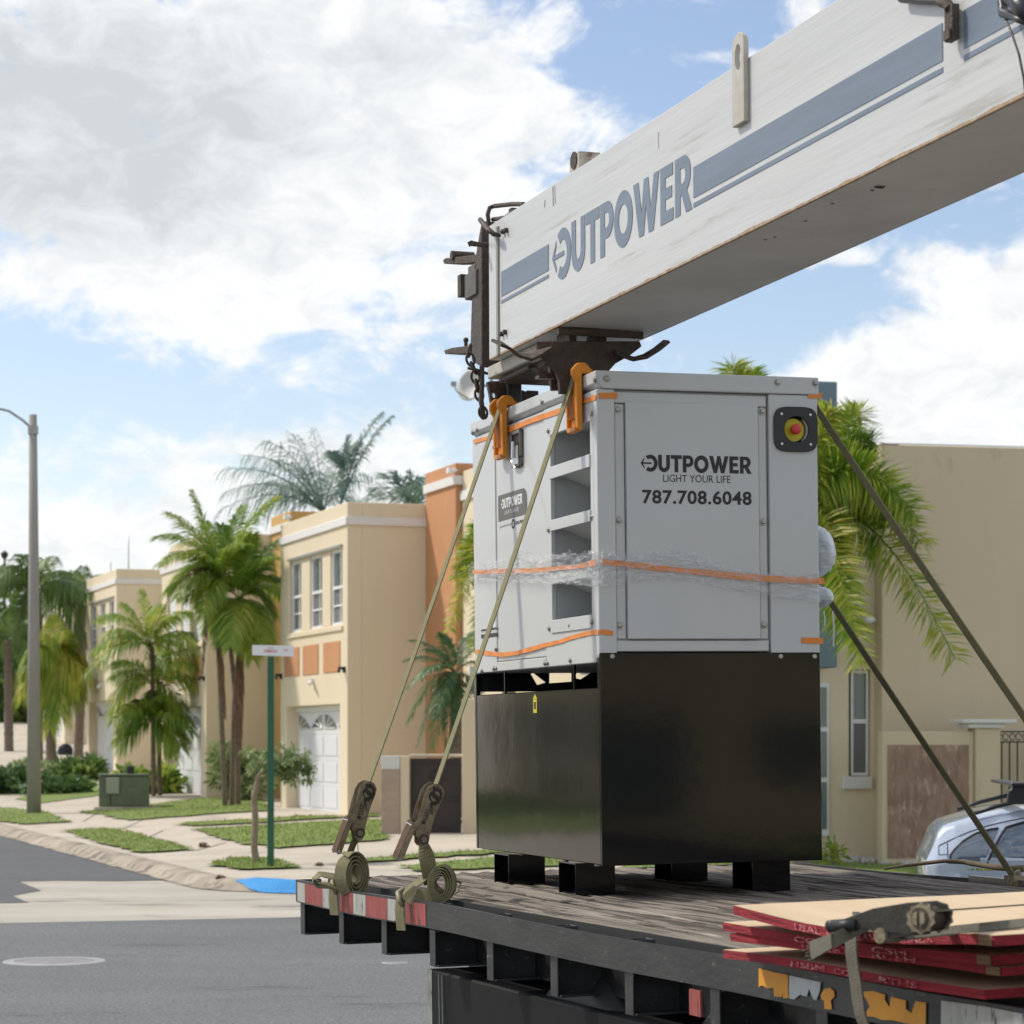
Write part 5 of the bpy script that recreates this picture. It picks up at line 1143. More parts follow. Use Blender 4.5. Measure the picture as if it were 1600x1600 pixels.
tape_front([(935.5, 614.0, 623.0), (950, 613.5, 622.8), (964.5, 613.5, 622.5)])
tape_front([(1262, 613.5, 622.5), (1284, 613.5, 622.5)])
tape_side([(318, 822, 855), (420, 838, 872), (530, 848, 882), (640, 835, 868), (760, 800, 838), (850, 775, 810), (960, 752, 785), (1080, 710, 745), (1200, 678, 715), (1290, 665, 708)], 850)
tape_front([(938, 983.5, 991.5), (948, 984, 992), (957.5, 986.5, 993)])
tape_front([(1252, 996, 1005), (1286, 996.8, 1006)])
tape_side([(315, 205, 235), (560, 195, 230), (800, 188, 222), (1000, 172, 205), (1150, 160, 190), (1200, 140, 185), (1288, 116, 170)], 850, d=.014)
tape_front([(938, 873.5, 882.5), (975, 877, 886), (1020, 882, 892), (1063, 887.5, 895), (1110, 891.5, 901), (1165, 897, 907), (1225, 901, 911), (1286, 903.5, 913)], d=.014)
# clear film: crumpled sheets around the canopy
fm = bpy.data.materials.new('clear film'); fm.use_nodes = True; t = fm.node_tree; ns = t.nodes; lk = t.links.new; p = ns['Principled BSDF']
p.inputs['Base Color'].default_value = (.85, .87, .88, 1); p.inputs['Roughness'].default_value = .12; p.inputs['Specular IOR Level'].default_value = 1.0
tc_ = ns.new('ShaderNodeTexCoord'); mp_ = ns.new('ShaderNodeMapping'); mp_.inputs['Scale'].default_value = (1.4, 1.4, 8); lk(tc_.outputs['Object'], mp_.inputs[0])
n1 = ns.new('ShaderNodeTexNoise'); n1.inputs['Scale'].default_value = 7; n1.inputs['Detail'].default_value = 8; n1.inputs['Roughness'].default_value = .75; n1.inputs['Distortion'].default_value = 1.2; lk(mp_.outputs[0], n1.inputs['Vector'])
mr = ns.new('ShaderNodeMapRange'); mr.inputs[1].default_value = .44; mr.inputs[2].default_value = .72; mr.inputs[3].default_value = .07; mr.inputs[4].default_value = .50; lk(n1.outputs['Fac'], mr.inputs[0]); lk(mr.outputs[0], p.inputs['Alpha'])
bn = ns.new('ShaderNodeBump'); bn.inputs['Strength'].default_value = .8; bn.inputs['Distance'].default_value = .01; lk(n1.outputs['Fac'], bn.inputs['Height']); lk(bn.outputs[0], p.inputs['Normal'])
wrap = [(741, 880, 907), (775, 877, 908), (820, 872, 910), (860, 868, 912), (900, 865, 913), (936, 862, 916)]
wf = [(938, 862, 918), (960, 864, 915), (985, 868, 908), (1020, 866, 905), (1045, 861, 905), (1084, 864, 908), (1110, 878, 915), (1150, 891, 922), (1200, 896, 932), (1286, 899, 941)]
def film(offs, seed, amp, raise_):
    m = MB(); q = random.Random(seed); cols = []
    A = [(fS, GS(x, a), GS(x, b)) for x, a, b in wrap]+[(fF, GF(x, a), GF(x, b)) for x, a, b in wf]
    pts = []
    for f, a, b in A: pts.append((f(a[0] if f is fF else max(0, a[0]), a[1], 0), f(b[0] if f is fF else max(0, b[0]), b[1], 0), f(0, 0, 1)))
    ns_ = 14
    for i in range(len(pts)-1):
        for k in range(ns_):
            t = k/ns_; a = pts[i][0].lerp(pts[i+1][0], t); b = pts[i][1].lerp(pts[i+1][1], t); cols.append((a, b, pts[i][2] if t < .5 else pts[i+1][2]))
    rows = []
    for j in range(15):
        row = []; v = j/14
        for i, (a, b, nn) in enumerate(cols):
            p_ = a.lerp(b, v); s_ = i*.11; w = noise.noise(Vector((s_*1.5, v*9, seed)))*.6+noise.noise(Vector((s_*5, v*16, seed+5)))*.4
            edge = (1-abs(2*v-1)**4)
            d = offs+amp*(.5+w); p_ = p_+nn*d+UP*(raise_*noise.noise(Vector((s_*3, seed, 2)))*(1-v)**2+.010*noise.noise(Vector((s_*4, v*3, 7))))
            row.append(p_)
        rows.append(row)
    m.grid(rows); return m
wr = film(.008, 3, .012, .02).build('film_wrap', fm, o, smooth=False)
film(.016, 9, .022, .035).build('loose_film', fm, wr)
# ragged crests of torn film standing off the side
m = MB(); q = random.Random(12)
for cx, cy, n_ in ((832, 868, 12), (868, 870, 7), (893, 868, 11), (948, 900, 5)):
    for _ in range(n_):
        f, pl_ = (fS, GS) if cx < 938 else (fF, GF)
        a = pl_(cx+q.uniform(-9, 9), cy+q.uniform(0, 12)); b_ = pl_(cx+q.uniform(-12, 12), cy+q.uniform(-8, 12)); c = pl_(cx+q.uniform(-12, 12), cy+q.uniform(-9, 12))
        m.face([f(*a, .012), f(*b_, q.uniform(.015, .05)), f(*c, q.uniform(.012, .045))])
m.build('torn_film', fm, wr, recalc=False)
# bundled film bulging on the far side
def lump(px0, px1, py0, py1, yl, seed):
    a = G.hit(px0, py0, 1, yl); b_ = G.hit(px1, py1, 1, yl); h = a.z-b_.z; ctr = Vector(((a.x), yl, (a.z+b_.z)/2)); m = MB()
    bmesh.ops.create_icosphere(m.b, subdivisions=4, radius=1)
    for v in m.b.verts:
        k = 1+.10*noise.noise(v.co*1.6+Vector((seed, 0, 0)))+.05*noise.noise(v.co*5+Vector((seed, 0, 0)))
        v.co = Vector((v.co.x*(b_.x-a.x)*k, v.co.y*.10*k, v.co.z*h/2*k))+ctr
    return m.build('bundled_film', mat('bunched film', (.66, .70, .74), .35, bump=.8, bscale=14, stretch=(1, 1, 3), coat=.3), wr, smooth=True)
lump(1279, 1300.5, 824, 902, .35, 1); lump(1279, 1296.5, 917, 950, .30, 4)
m = MB(); 
for (x, y0, y1) in ((1287, 955, 978), (1301, 955, 1010)):
    a = G.hit(x, y0, 1, .25); b_ = G.hit(x+1, y1, 1, .25); m.tube([a, a.lerp(b_, .5)+Vector((.004, 0, 0)), b_], .003, 5)
m.build('hanging_cord', MT['whiteprint'], wr)

# ================================================================ STRAPS, PROTECTORS, RATCHETS
YAX = TR.m.to_3x3() @ Vector((0, 1, 0)); gtop = ZT
def protector(yl, label):
    """orange edge protector hooked over the roof edge"""
    c = G.w(-e, yl, ZT); fr = Frame(c, G.m.to_3x3() @ Vector((1, 0, 0)), G.m.to_3x3() @ Vector((0, 1, 0)), G.m.to_3x3() @ Vector((0, 0, 1)))
    o = empty('edge_protector', fr.m, label, 'edge protector', 'orange edge protectors under the straps')
    hw = .105
    for s in (-1, 1):
        y = s*.060
        m = MB(); prof = [(-.008, -.225), (-.03, -.215), (-.033, -.03), (-.050, .0), (-.050, .024), (-.025, .05), (.012, .05), (.032, .028), (.05, .014), (.055, .006), (-.008, .006)]
        m.plate(prof, [], lambda a, b, d: Vector((a, y-.011+d, b)), .022); m.build('guide_rib', MT['orangeplastic'], o, bevel=.004)
    m = MB(); m.box(-.016, -.0075, -.048, .048, -.225, .0); m.box(-.0072, .10, -.05, .05, .0062, .014); m.build('web_plate', MT['orangeplastic'], o, bevel=.003)
    m = MB()
    for y in (-.034, -.012, .012, .034): m.box(-.028, -.0165, y-.003, y+.003, -.17, -.03)
    m.box(-.034, -.0165, -.048, .048, -.222, -.205); m.build('stiffener', MT['orangeplastic'], o)
    return o
ypA, ypB = G.hit(906, 640, 0, 0).y, G.hit(790, 690, 0, 0).y
protector(ypA, 'orange plastic edge protector over the generator roof edge nearest the front corner')
protector(ypB, 'orange plastic edge protector farther from the front corner, beside the door latch')
def strap(name, label, yp, rat_top, rat_bot, hook_px, anchor, coil, seed, variant):
    """one ratchet strap: webbing from the far rail over the roof down to the ratchet, short tail to the rail hook"""
    o = empty('ratchet_strap', TR.m, label, 'ratchet strap', 'olive ratchet straps over the generator')
    g2 = lambda x, y, z: TR.l(G.w(x, y, z))
    A = g2(-.022, yp, ZT+.012); hk = TR.hit(hook_px[0], hook_px[1], 0, -.02)
    # plane of the strap's left leg: through A and the hook
    rt = TR.l(CAMP+ray(*rat_top)*((TR.w(*A)-CAMP).y)); 
    def onleg(px, py):       # point on the vertical plane through A and hook seen at the pixel
        n = (A-hk).cross(Vector((0, 0, 1))); n.normalize(); oo = TR.i @ CAMP; d = TR.i.to_3x3() @ ray(px, py); return oo+d*((A-oo).dot(n)/d.dot(n))
    Rt, Rb = onleg(*rat_top), onleg(*rat_bot)
    far = Vector(anchor)
    m = MB(); B = g2(GW+.01, yp, ZT+.012); pts = [Rt]
    for k in range(1, 12): t = k/12; pts.append(Rt.lerp(A, t)+Vector((0, 0, -.012*math.sin(math.pi*t))))
    pts += [A, g2(.0, yp, ZT+.032), g2(.05, yp, ZT+.026), g2(GW*.5, yp, ZT+.016), g2(GW-.02, yp, ZT+.014), B]
    for k in range(1, 13): t = k/12; pts.append(B.lerp(far, t)+Vector((0, 0, -.015*math.sin(math.pi*t))))
    m.ribbon(pts, Vector((0, 1, 0)) if variant else Vector((0, 1, 0)), .05, .0045); m.build('webbing', MT['web'], o)
    m = MB(); m.box(far.x-.04, far.x+.02, far.y-.04, far.y+.04, -.03, .03); m.tube([far+Vector((0, 0, .05)), far+Vector((.03, 0, 0)), far+Vector((.03, 0, -.1))], .012, 6); m.build('far_hook', MT['ratchet'], o)
    # ratchet body: frame with local u (down the strap), v (sideways, outwards), w (along truck)
    U = (Rb-Rt).normalized(); Wv = Vector((0, 1, 0)); V = U.cross(Wv).normalized()
    if V.x > 0: V = -V
    Wv = V.cross(U).normalized(); 
    if Wv.y > 0: Wv = -Wv                                      # towards the camera
    LN = (Rb-Rt).length; c0 = Rt
    P3 = lambda u, v, w: c0+U*u*.92+V*v*.76+Wv*w*.85
    Ls = LN
    # side plates with round heads
    prof = arc(.0, .0, .055, .055, 95, 275, 12)
    body = [(.0, .056)]+[(-.03, .047), (-.05, .025), (-.056, 0), (-.05, -.025), (-.03, -.047)]+[(.0, -.050), (.07, -.044), (.15, -.050), (.20, -.062), (.225, -.055), (.235, -.035), (.225, -.012), (.20, .0), (.19, .022), (.12, .034), (.05, .048)]
    for w in (-.034, .034):
        m = MB(); m.plate(body, [], lambda a, b, d: P3(a+.03, b, w+d), .003); m.build('side_plate', MT['ratchet'], o, bevel=.0012)
    for k, w in enumerate((.0375, -.042)):       # toothed wheels
        m = MB(); pts_ = []
        for i in range(24): r = .040 if i % 2 else .046; pts_.append((.03+r*math.cos(i*math.pi/12), r*math.sin(i*math.pi/12)))
        m.plate(pts_, [], lambda a, b, d: P3(a, b, w+d), .004); m.build('toothed_wheel', MT['ratchetdark'], o)
    m = MB(); m.tube([P3(.03, 0, -.045), P3(.03, 0, .046)], .025, 18); m.build('spool', MT['ratchetdark'], o)
    m = MB(); m.tube([P3(.03, 0, .0462), P3(.03, 0, .050)], .021, 18); m.build('spool_cap', MT['ratchetdark'], o)
    q_ = [(.03+.019*math.cos(R(a)), .019*math.sin(R(a))) for a in range(-70+20, 71+20, 14)]
    m = MB(); m.plate(q_, [], lambda a, b, d: P3(a+.004, b+.003, .0505+d), .002); m.plate([(.06-a, -b) for a, b in q_], [], lambda a, b, d: P3(a-.004, b-.003, .0505+d), .002); m.build('spool_half', MT['ratchet'], o)
    # handle: two long flat arms and a grip, standing off outwards
    an = R(-1.5); hl = .345
    for w in (-.045, .041):
        m = MB(); m.plate([(.0, .03), (.03, .052), (.10, .050), (.16, .044), (.18, .062), (hl, .070), (hl+.01, .060), (hl, .040), (.20, .036), (.17, .022), (.10, .02), (.03, .0)], [], lambda a, b, d: P3(a, b, w+d), .003); m.build('handle', MT['ratchet'], o, bevel=.001)
    m = MB(); m.plate([(.17, .060), (.172, .064), (hl, .074), (hl, .070)], [], lambda a, b, d: P3(a, b, -.043+d), .086); m.build('handle_plate', mat('brown handle plate', (.13, .075, .045), .7, 0, var=.5, vscale=20, spec=.2), o)
    m = MB(); m.tube([P3(hl-.004, .058, -.048), P3(hl-.004, .058, .048)], .008, 12); m.build('grip', MT['silver'], o)
    m = MB(); m.tube([P3(.185, .060, -.043), P3(.185, .060, .043)], .0045, 8); m.build('crossbar', MT['silver'], o)
    m = MB(); m.tube([P3(.225, -.030, -.042), P3(.225, -.030, .046)], .013, 14); m.lathe([(.023, 0)], seg=3) if False else None; m.build('bottom_bolt', MT['ratchet'], o)
    for (u, v, r) in ((.225, -.030, .021), (.155, .004, .008)):
        m = MB(); m.tube([P3(u, v, .0375), P3(u, v, .0455)], r, 14); m.build('rivet', MT['ratchetdark'], o)
    m = MB(); m.tube([P3(.06, .0, .04), P3(.11, -.022, .041)], .0022, 5); m.tube([P3(.065, .0, .04), P3(.14, -.004, .041)], .002, 5)
    for k in range(4): m.box(-.004, .004, -.003, .003, 0, .004, Matrix.Translation(P3(.10+k*.014, .012-k*.002, .038)))
    m.build('spring', MT['ratchetdark'], o)
    # short end down to rail
    K = P3(.225, -.030, 0); m = MB()
    rz = Vector((hk.x, hk.y, .012))
    if variant == 1:   # twisted, spread flat towards the viewer
        n_ = 14; pts_, wd, ww = [], [], []
        mid = TR.hit(672, 1382, 1, rz.y)
        for k in range(n_+1):
            t = k/n_; pts_.append(K.lerp(mid, t)+Vector((.0, -.02*math.sin(math.pi*t), 0))); a = min(1, t*2.2)*R(-78); c_ = Vector((0, 1, 0)); wd.append(c_*math.cos(a)+Vector((1, 0, 0))*math.sin(a)); ww.append(.05+.015*math.sin(math.pi*t))
        m.ribbon(pts_, wd, ww, .004)
        m.build('short_end', MT['web'], o)
        m = MB(); m.ribbon([mid+Vector((-.02, 0, .03)), rz+Vector((0, .0, .01)), rz+Vector((-.012, 0, -.01)), rz+Vector((-.016, 0, -.06)), rz+Vector((-.010, .0, -.14))], Vector((-.35, .9, 0)), .055, .004)
    else:
        m.ribbon([K, K.lerp(rz, .5)+Vector((0, -.005, 0)), rz+Vector((.0, 0, .025))], Vector((1, .4, 0)), .034, .005); m.ribbon([rz+Vector((.0, 0, .035)), rz+Vector((-.016, 0, -.0)), rz+Vector((-.020, 0, -.06)), rz+Vector((-.014, 0, -.135))], Vector((-.35, .9, 0)), .060, .004)
    m.build('hook_end', MT['web'], o)
    m = MB(); hp = rz+Vector((.0, .0, 0)); m.tube([hp+Vector((.035, .035, .012)), hp+Vector((.01, .03, .022)), hp+Vector((-.018, .01, .010)), hp+Vector((-.022, -.02, -.02)), hp+Vector((-.014, -.03, -.04))], [.012, .013, .013, .011, .008], 8); m.build('flat_hook', mat('cast hook', (.30, .27, .18), .6, .3, var=.3, vscale=30), o, smooth=True)
    # coiled tail
    m = MB()
    if coil == 'right':
        base = TR.hit(690, 1412, 1, hk.y-.12); base.z = 0
        S0 = TR.hit(650, 1378, 1, hk.y-.03)
        cc = TR.hit(692, 1382, 1, hk.y-.14); pts_ = []; wd = []
        # swag from the ratchet down and right, then spiral of webbing standing on its edge
        for px, py, dy in ((637, 1392, -.03), (647, 1402, -.05), (661, 1405, -.06), (674, 1398, -.08), (686, 1384, -.10)): h = TR.hit(px, py, 1, hk.y+dy); pts_.append(h); wd.append(Vector((.25, 0, 1)))
        m.ribbon([pts_[0]]+[pts_[i].lerp(pts_[i+1], t) for i in range(4) for t in (.33, .66, 1)], [Vector((.1, .35, 1))]*13, .068, .004)
        sp = []
        for k in range(100):
            t = k/99; a = R(250)-t*R(360*4.4); r = 1-.60*t
            sp.append(cc+Vector((.058*r*math.cos(a)-.012*t, 0, .076*r*math.sin(a)+.004-.006*t)))
        m.ribbon(sp, Vector((.62, 1, 0)), .066, .0062)
        b2 = TR.hit(708, 1385, 1, hk.y-.10); m.ribbon([cc+Vector((.03, .05, .06)), b2+Vector((.0, .04, .04)), b2+Vector((.045, .03, .01)), b2+Vector((.02, .02, -.03))], Vector((.2, 1, 0)), .05, .004)
    else:
        cc = TR.hit(549, 1367, 1, hk.y-.10); sp = []
        for k in range(100):
            t = k/99; a = R(120)-t*R(360*3.6); r = 1-.66*t
            sp.append(cc+Vector((.058*r*math.cos(a), 0, .098*r*math.sin(a)*1.0)))
        m.ribbon(sp, Vector((-.62, 1, 0)), .066, .0062)
        m.ribbon([K+Vector((0, .01, -.02)), TR.hit(560, 1335, 1, hk.y-.05), TR.hit(568, 1358, 1, hk.y-.07), TR.hit(565, 1380, 1, hk.y-.1)], Vector((.3, 1, 0)), .045, .003)
        P_ = [TR.hit(x, y, 1, hk.y-.03) for x, y in ((538, 1392), (515, 1384), (495, 1383), (489, 1375), (500, 1366), (520, 1369), (535, 1374), (545, 1385))]
        Q_ = [P_[i].lerp(P_[i+1], t) for i in range(7) for t in (0, .25, .5, .75)]+[P_[-1]]
        m.ribbon(Q_, Vector((.35, 1, .35)), .062, .004)
    m.build('coiled_tail', MT['web'], o)
    return o
aA = TR.hit(1792, 1412, 0, TW-.01); aB = TR.hit(1589, 1357, 0, TW-.01)
strap('A', 'olive ratchet strap nearer the generator corner, its ratchet above a big roll of webbing', ypA, (679, 1232), (644, 1325), (630, 1400), (aA.x, aA.y, .0), 'right', 1, 1)
strap('B', 'olive ratchet strap farther back over the generator, its ratchet leftmost above a curled tail', ypB, (574, 1228), (546, 1316), (527, 1382), (aB.x, aB.y, .0), 'left', 2, 0)

# ================================================================ PLYWOOD STACK, its strap, and the twig
def sheet(P, th, label, bend, raw=None, word=None, frag=None):
    """P: four deck-frame corners (left-far, left-near tip, right-near, right-far) at the bottom of the sheet"""
    o = empty('plywood_sheet', TR.m, label, 'plywood sheet', 'red edged plywood sheets')
    n = 16; A, B, C_, D_ = [Vector(p) for p in P]; top, bot = [], []
    for j in range(9):
        rt_, rb = [], []
        for i in range(n+1):
            s_, t_ = i/n, j/8; p = (A.lerp(B, s_)).lerp(D_.lerp(C_, s_), t_)
            p = p+Vector((0, 0, bend(s_, t_)+.002*noise.noise(Vector((s_*4, t_*3, th*100)))))
            rb.append(p); rt_.append(p+Vector((0, 0, th)))
        top.append(rt_); bot.append(rb)
    m = MB(); m.grid(top); m.build('face_veneer', MT['plyface'], o)
    m = MB(); m.grid(bot); per_t = top[0]+[r[-1] for r in top[1:]]+top[-1][::-1][1:]+[r[0] for r in top[::-1]][1:]; per_b = bot[0]+[r[-1] for r in bot[1:]]+bot[-1][::-1][1:]+[r[0] for r in bot[::-1]][1:]
    jig = lambda p, k: p+Vector((noise.noise(Vector((k*.7, p.x*9, p.y*9)))*.004, noise.noise(Vector((k*.9, p.y*9, p.x*7)))*.003, 0))
    m.grid([[p-Vector((0, 0, .0004)) for p in per_t], [jig(t.lerp(b, .33), 1) for t, b in zip(per_t, per_b)], [jig(t.lerp(b, .66), 5) for t, b in zip(per_t, per_b)], per_b]); m.build('red_edge', MT['plyred'], o)
    return o, top, bot
def PH(px, py, z): return TR.hit(px, py, 2, z)
def on_edge(row_t, row_b, u, v, d=.0045):
    n = len(row_t)-1; x = min(max(u, 0), .999)*n; i = int(x); f = x-i; a = row_t[i].lerp(row_t[i+1], f); b = row_b[i].lerp(row_b[i+1], f); p = b.lerp(a, v)
    tdir = (row_t[i+1]-row_t[i]).normalized(); nn = tdir.cross(UP).normalized()
    if nn.y > 0 and abs(nn.y) > abs(nn.x): nn = -nn
    if nn.x > 0 and abs(nn.x) >= abs(nn.y): nn = -nn
    return p+nn*d
# front-left edges measured bottom->top
data = [  # left tip px (top of edge), near corner px, thickness, z bottom
    ((1129, 1484), (1538, 1545), .024, .014, 'bottom plywood sheet of the stack, lying alone with a gap above it'),
    ((1141, 1458), (1565, 1508), .022, .075, 'third plywood sheet down, its corner split and pushed back under the one above'),
    ((1130, 1441), (1551, 1490), .024, .102, 'second plywood sheet from the top, sticking out farthest to the left'),
    ((1146, 1418), (1553, 1465), .026, .150, 'topmost plywood sheet carrying the dirty ratchet strap')]
words = ['HSBM CON  RTHS', 'HERB   RCSH', 'CONST  CSH', 'USAL ON  HAVE  CONDA']
for k, (lt_, nr, th, zb, lab_) in enumerate(data):
    lift = .0
    A = PH(*lt_, zb+th); C1 = PH(*nr, zb+th)
    A.z = C1.z = zb
    e1_ = (C1-A); ln = e1_.length; d1 = e1_.normalized(); d2 = Vector((-d1.y, d1.x, 0)); 
    if d2.x < 0: d2 = -d2
    wdt = 1.10
    far = A+d2*wdt*1.0; far2 = C1+d2*wdt
    warp = {0: lambda s, t: .004*math.sin(s*6), 1: lambda s, t: -.03*(s-.3)**2*.3, 2: lambda s, t: -.012*math.sin(math.pi*s*.9), 3: lambda s, t: -.030*math.sin(math.pi*min(1, s*1.05))*(1-t*.3)+.006}[k]
    so, top, bot = sheet([A, C1, far2, far], th, lab_, warp)
    w_ = words[k]; x0_, x1_ = (.27, .80) if k == 3 else (.30, .78) if k == 0 else (.30, .72)
    a_, b_, c_, d_ = text_width(w_, 1.0, .02); tot_ = len(w_); pos = 0; toks = []
    for tk in w_.split(' '):
        if tk: toks.append((tk, x0_+(x1_-x0_)*pos/tot_, x0_+(x1_-x0_)*(pos+len(tk))/tot_))
        pos += len(tk)+1
    def fm_(x, y, z, top=top, bot=bot, a_=a_, b_=b_, c_=c_, d_=d_, x0_=x0_, x1_=x1_): return on_edge(top[0], bot[0], x0_+(x-a_)/(b_-a_)*(x1_-x0_), .12+.72*(y-c_)/(d_-c_))
    for tk, u0, u1 in toks:
        ta, tb_, tc0, td = text_width(tk, 1.0, .02)
        text_mesh('stencil', tk, 1.0, lambda x, y, z: on_edge(top[0], bot[0], u0+(x-ta)/(tb_-ta)*(u1-u0), .14+.66*(y-tc0)/(td-tc0)), MT['stencil'], so, .02)
    # bare patch near the right corner
    if k in (1, 2, 3):
        m = MB(); rr_ = [[on_edge(top[0], bot[0], u, v, .005) for u in (.955, .975, .999)] for v in (0.02, .5, .98)]; m.grid(rr_); m.build('bare_edge', MT['plyraw'], so)
# third ratchet lying on the stack
o = empty('ratchet_strap', TR.m, 'dirty grey ratchet strap lying on the red edged plywood, frayed end hanging', 'ratchet strap')
zt_ = .180
def X3(x, y, z=zt_, dx=0): return PH(1120+x/3.333, 1380+y/3.333, z)
c_ = X3(1110, 180, zt_+.05); l_ = X3(620, 190, zt_+.03); U = (l_-c_).normalized(); S_ = Vector((U.y, -U.x, 0)).normalized(); Nn = UP
if S_.y > 0: S_ = -S_
lenh = (l_-c_).length; P3 = lambda u, n_, w: c_+U*u*.97+UP*n_*.78+S_*w*.8
for w in (-.032, .032):
    m = MB(); m.plate([(-.045, -.01), (-.03, .036), (.0, .046), (.05, .044), (.16, .030), (.26, .0), (lenh, -.012), (lenh+.008, -.030), (.20, -.034), (.10, -.045), (.04, -.052), (-.02, -.040)], [], lambda a, b, d: P3(a, b+.004, w+d), .003); m.build('handle', MT['ratchetdark'], o, bevel=.001)
for w in (.036, -.040):
    m = MB(); m.plate([(.048*(1 if i % 2 else .86)*math.cos(i*math.pi/10), .048*(1 if i % 2 else .86)*math.sin(i*math.pi/10)) for i in range(20)], [], lambda a, b, d: P3(a, b, w+d), .005); m.build('toothed_wheel', MT['ratchet'], o)
m = MB(); m.tube([P3(0, 0, -.045), P3(0, 0, .046)], .026, 16); m.build('spool', MT['rusty'], o)
for s in (-1, 1):
    m = MB(); m.plate([(s*.005, -.022), (s*.018, -.015), (s*.021, 0), (s*.018, .015), (s*.005, .022)], [], lambda a, b, d: P3(a, b, .0462+d), .003); m.build('spool_half', MT['ratchet'], o)
m = MB(); m.tube([P3(lenh-.0, -.018, -.040), P3(lenh-.0, -.018, .040)], .015, 12); m.tube([P3(lenh-.01, -.018, .036), P3(lenh-.09, -.016, .036)], .015, 10); m.build('grip', MT['black'], o, smooth=True)
m = MB(); m.tube([P3(.135, -.050, -.04), P3(.135, -.050, .042)], .019, 14); m.build('bottom_bolt', MT['ratchet'], o)
m = MB(); m.plate([(.02, -.05), (.14, -.06), (.15, -.04), (.03, -.03)], [], lambda a, b, d: P3(a, b, -.03+d), .06); m.build('body_plate', MT['ratchetdark'], o)
m = MB()
tail = [X3(850, 190, zt_+.02), X3(720, 240, zt_+.012), X3(600, 300, zt_-.01), X3(490, 352, zt_-.06)]
tl_ = [bez(tail[0], tail[1], tail[2], t/5) for t in range(5)]+[tail[2], tail[2].lerp(tail[3], .5), tail[3]]
m.ribbon(tl_, Vector((.1, .5, .85)), [.026, .028, .03, .032, .034, .036, .040, .046], .005)
vert = [X3(870, 195, zt_+.016), X3(790, 235, zt_+.006), X3(735, 262, zt_+.002)]
xe = A.x+(C1.x-A.x)*.45-.03
d0 = TR.hit(1120+700/3.333, 1380+330/3.333, 0, min(xe, -.03)); d1_ = TR.hit(1120+698/3.333, 1380+480/3.333, 0, min(xe, -.03)); d2_ = TR.hit(1120+712/3.333, 1380+600/3.333, 0, -.016); d3_ = TR.hit(1120+742/3.333, 1380+712/3.333, 0, -.012)
b0 = P3(.135, -.055, 0); y0 = (d0.y+d1_.y)/2; xe = min(A.x+(C1.x-A.x)*.4, -.10)-.012
K_ = [b0+Vector((0, 0, .012)), Vector(((b0.x+xe)/2, (b0.y+y0)/2, zt_+.022)), Vector((xe+.02, y0, zt_+.008)), Vector((xe-.008, y0, zt_-.02)), Vector((xe-.012, y0, .10)), Vector((xe, y0, .02)), Vector((xe+.012, y0, -.06)), Vector((xe+.035, y0-.01, -.12)), Vector((xe+.055, y0-.02, -.175))]
CR = []
for i in range(len(K_)-1):
    p0_, p1_, p2_, p3_ = K_[max(0, i-1)], K_[i], K_[i+1], K_[min(len(K_)-1, i+2)]
    for t in (0, .25, .5, .75): CR.append(.5*((2*p1_)+(p2_-p0_)*t+(2*p0_-5*p1_+4*p2_-p3_)*t*t+(3*p1_-p0_-3*p2_+p3_)*t**3))
m.ribbon(CR+[K_[-1]], Vector((0, 1, 0)), .058, .005)
m.build('webbing', MT['webold'], o)
m = MB()
for k in range(16):
    a = tail[3]+Vector((rnd.uniform(-.012, .012), rnd.uniform(-.02, .02), rnd.uniform(-.02, .02))); m.tube([a, a+(tail[3]-tail[2]).normalized()*rnd.uniform(.02, .045)], .0018, 4)
m.build('frayed_end', MT['webold'], o)
m = MB(); a = P3(-.03, .02, 0); b_ = X3(1640, 110, zt_+.015); m.ribbon([a, a.lerp(b_, .5), b_, b_+(b_-a)*.6], S_, .05, .004)
a = P3(.12, -.055, 0); b_ = X3(1640, 203, zt_+.004); m.ribbon([a, a.lerp(b_, .5), b_, b_+(b_-a)*.6], S_, .05, .004); m.build('webbing', MT['webold'], o)
# twig lying by the far side of the deck
def tw(px, py, z=.02): return TR.w(*TR.hit(px, py, 2, z))
T_ = [tw(1383, 1357.5, .012), tw(1410, 1353), tw(1440, 1349.5, .03), tw(1475, 1345.5, .045), tw(1505, 1347, .04), tw(1540, 1353, .03), tw(1575, 1357, .03), tw(1612, 1357.5, .03)]
Q_ = [T_[i].lerp(T_[i+1], t)+Vector((0, 0, .004*noise.noise(Vector((i*2+t*3, 1, 1))))) for i in range(len(T_)-1) for t in (0, .33, .66)]
m = MB(); m.tube(Q_, [.006+.010*i/len(Q_)*(1+.2*math.sin(i*2)) for i in range(len(Q_))], 7); tag(m.build('twig', mat('twig bark', (.17, .13, .08), .9, var=.4, vscale=30), smooth=True), 'thin crooked brown branch lying along the far edge of the plank deck', 'branch')
m = MB()
for _ in range(60):
    p = TR.w(*(TR.hit(rnd.gauss(1085, 14), rnd.uniform(1352, 1356), 2, .0)))+Vector((0, 0, .002)); a = rnd.uniform(0, 6.28); m.face([p, p+Vector((math.cos(a)*.02, math.sin(a)*.02, .012)), p+Vector((math.cos(a+.4)*.02, math.sin(a+.4)*.02, .004))])
for _ in range(60):
    p = TR.w(*(TR.hit(rnd.gauss(1540, 12), rnd.uniform(1360, 1362), 2, .0)))+Vector((0, 0, .002)); a = rnd.uniform(0, 6.28); m.face([p, p+Vector((math.cos(a)*.02, math.sin(a)*.02, .012)), p+Vector((math.cos(a+.4)*.02, math.sin(a+.4)*.02, .004))])
tag(m.build('moss', MT['blade'], recalc=False), kind='stuff')

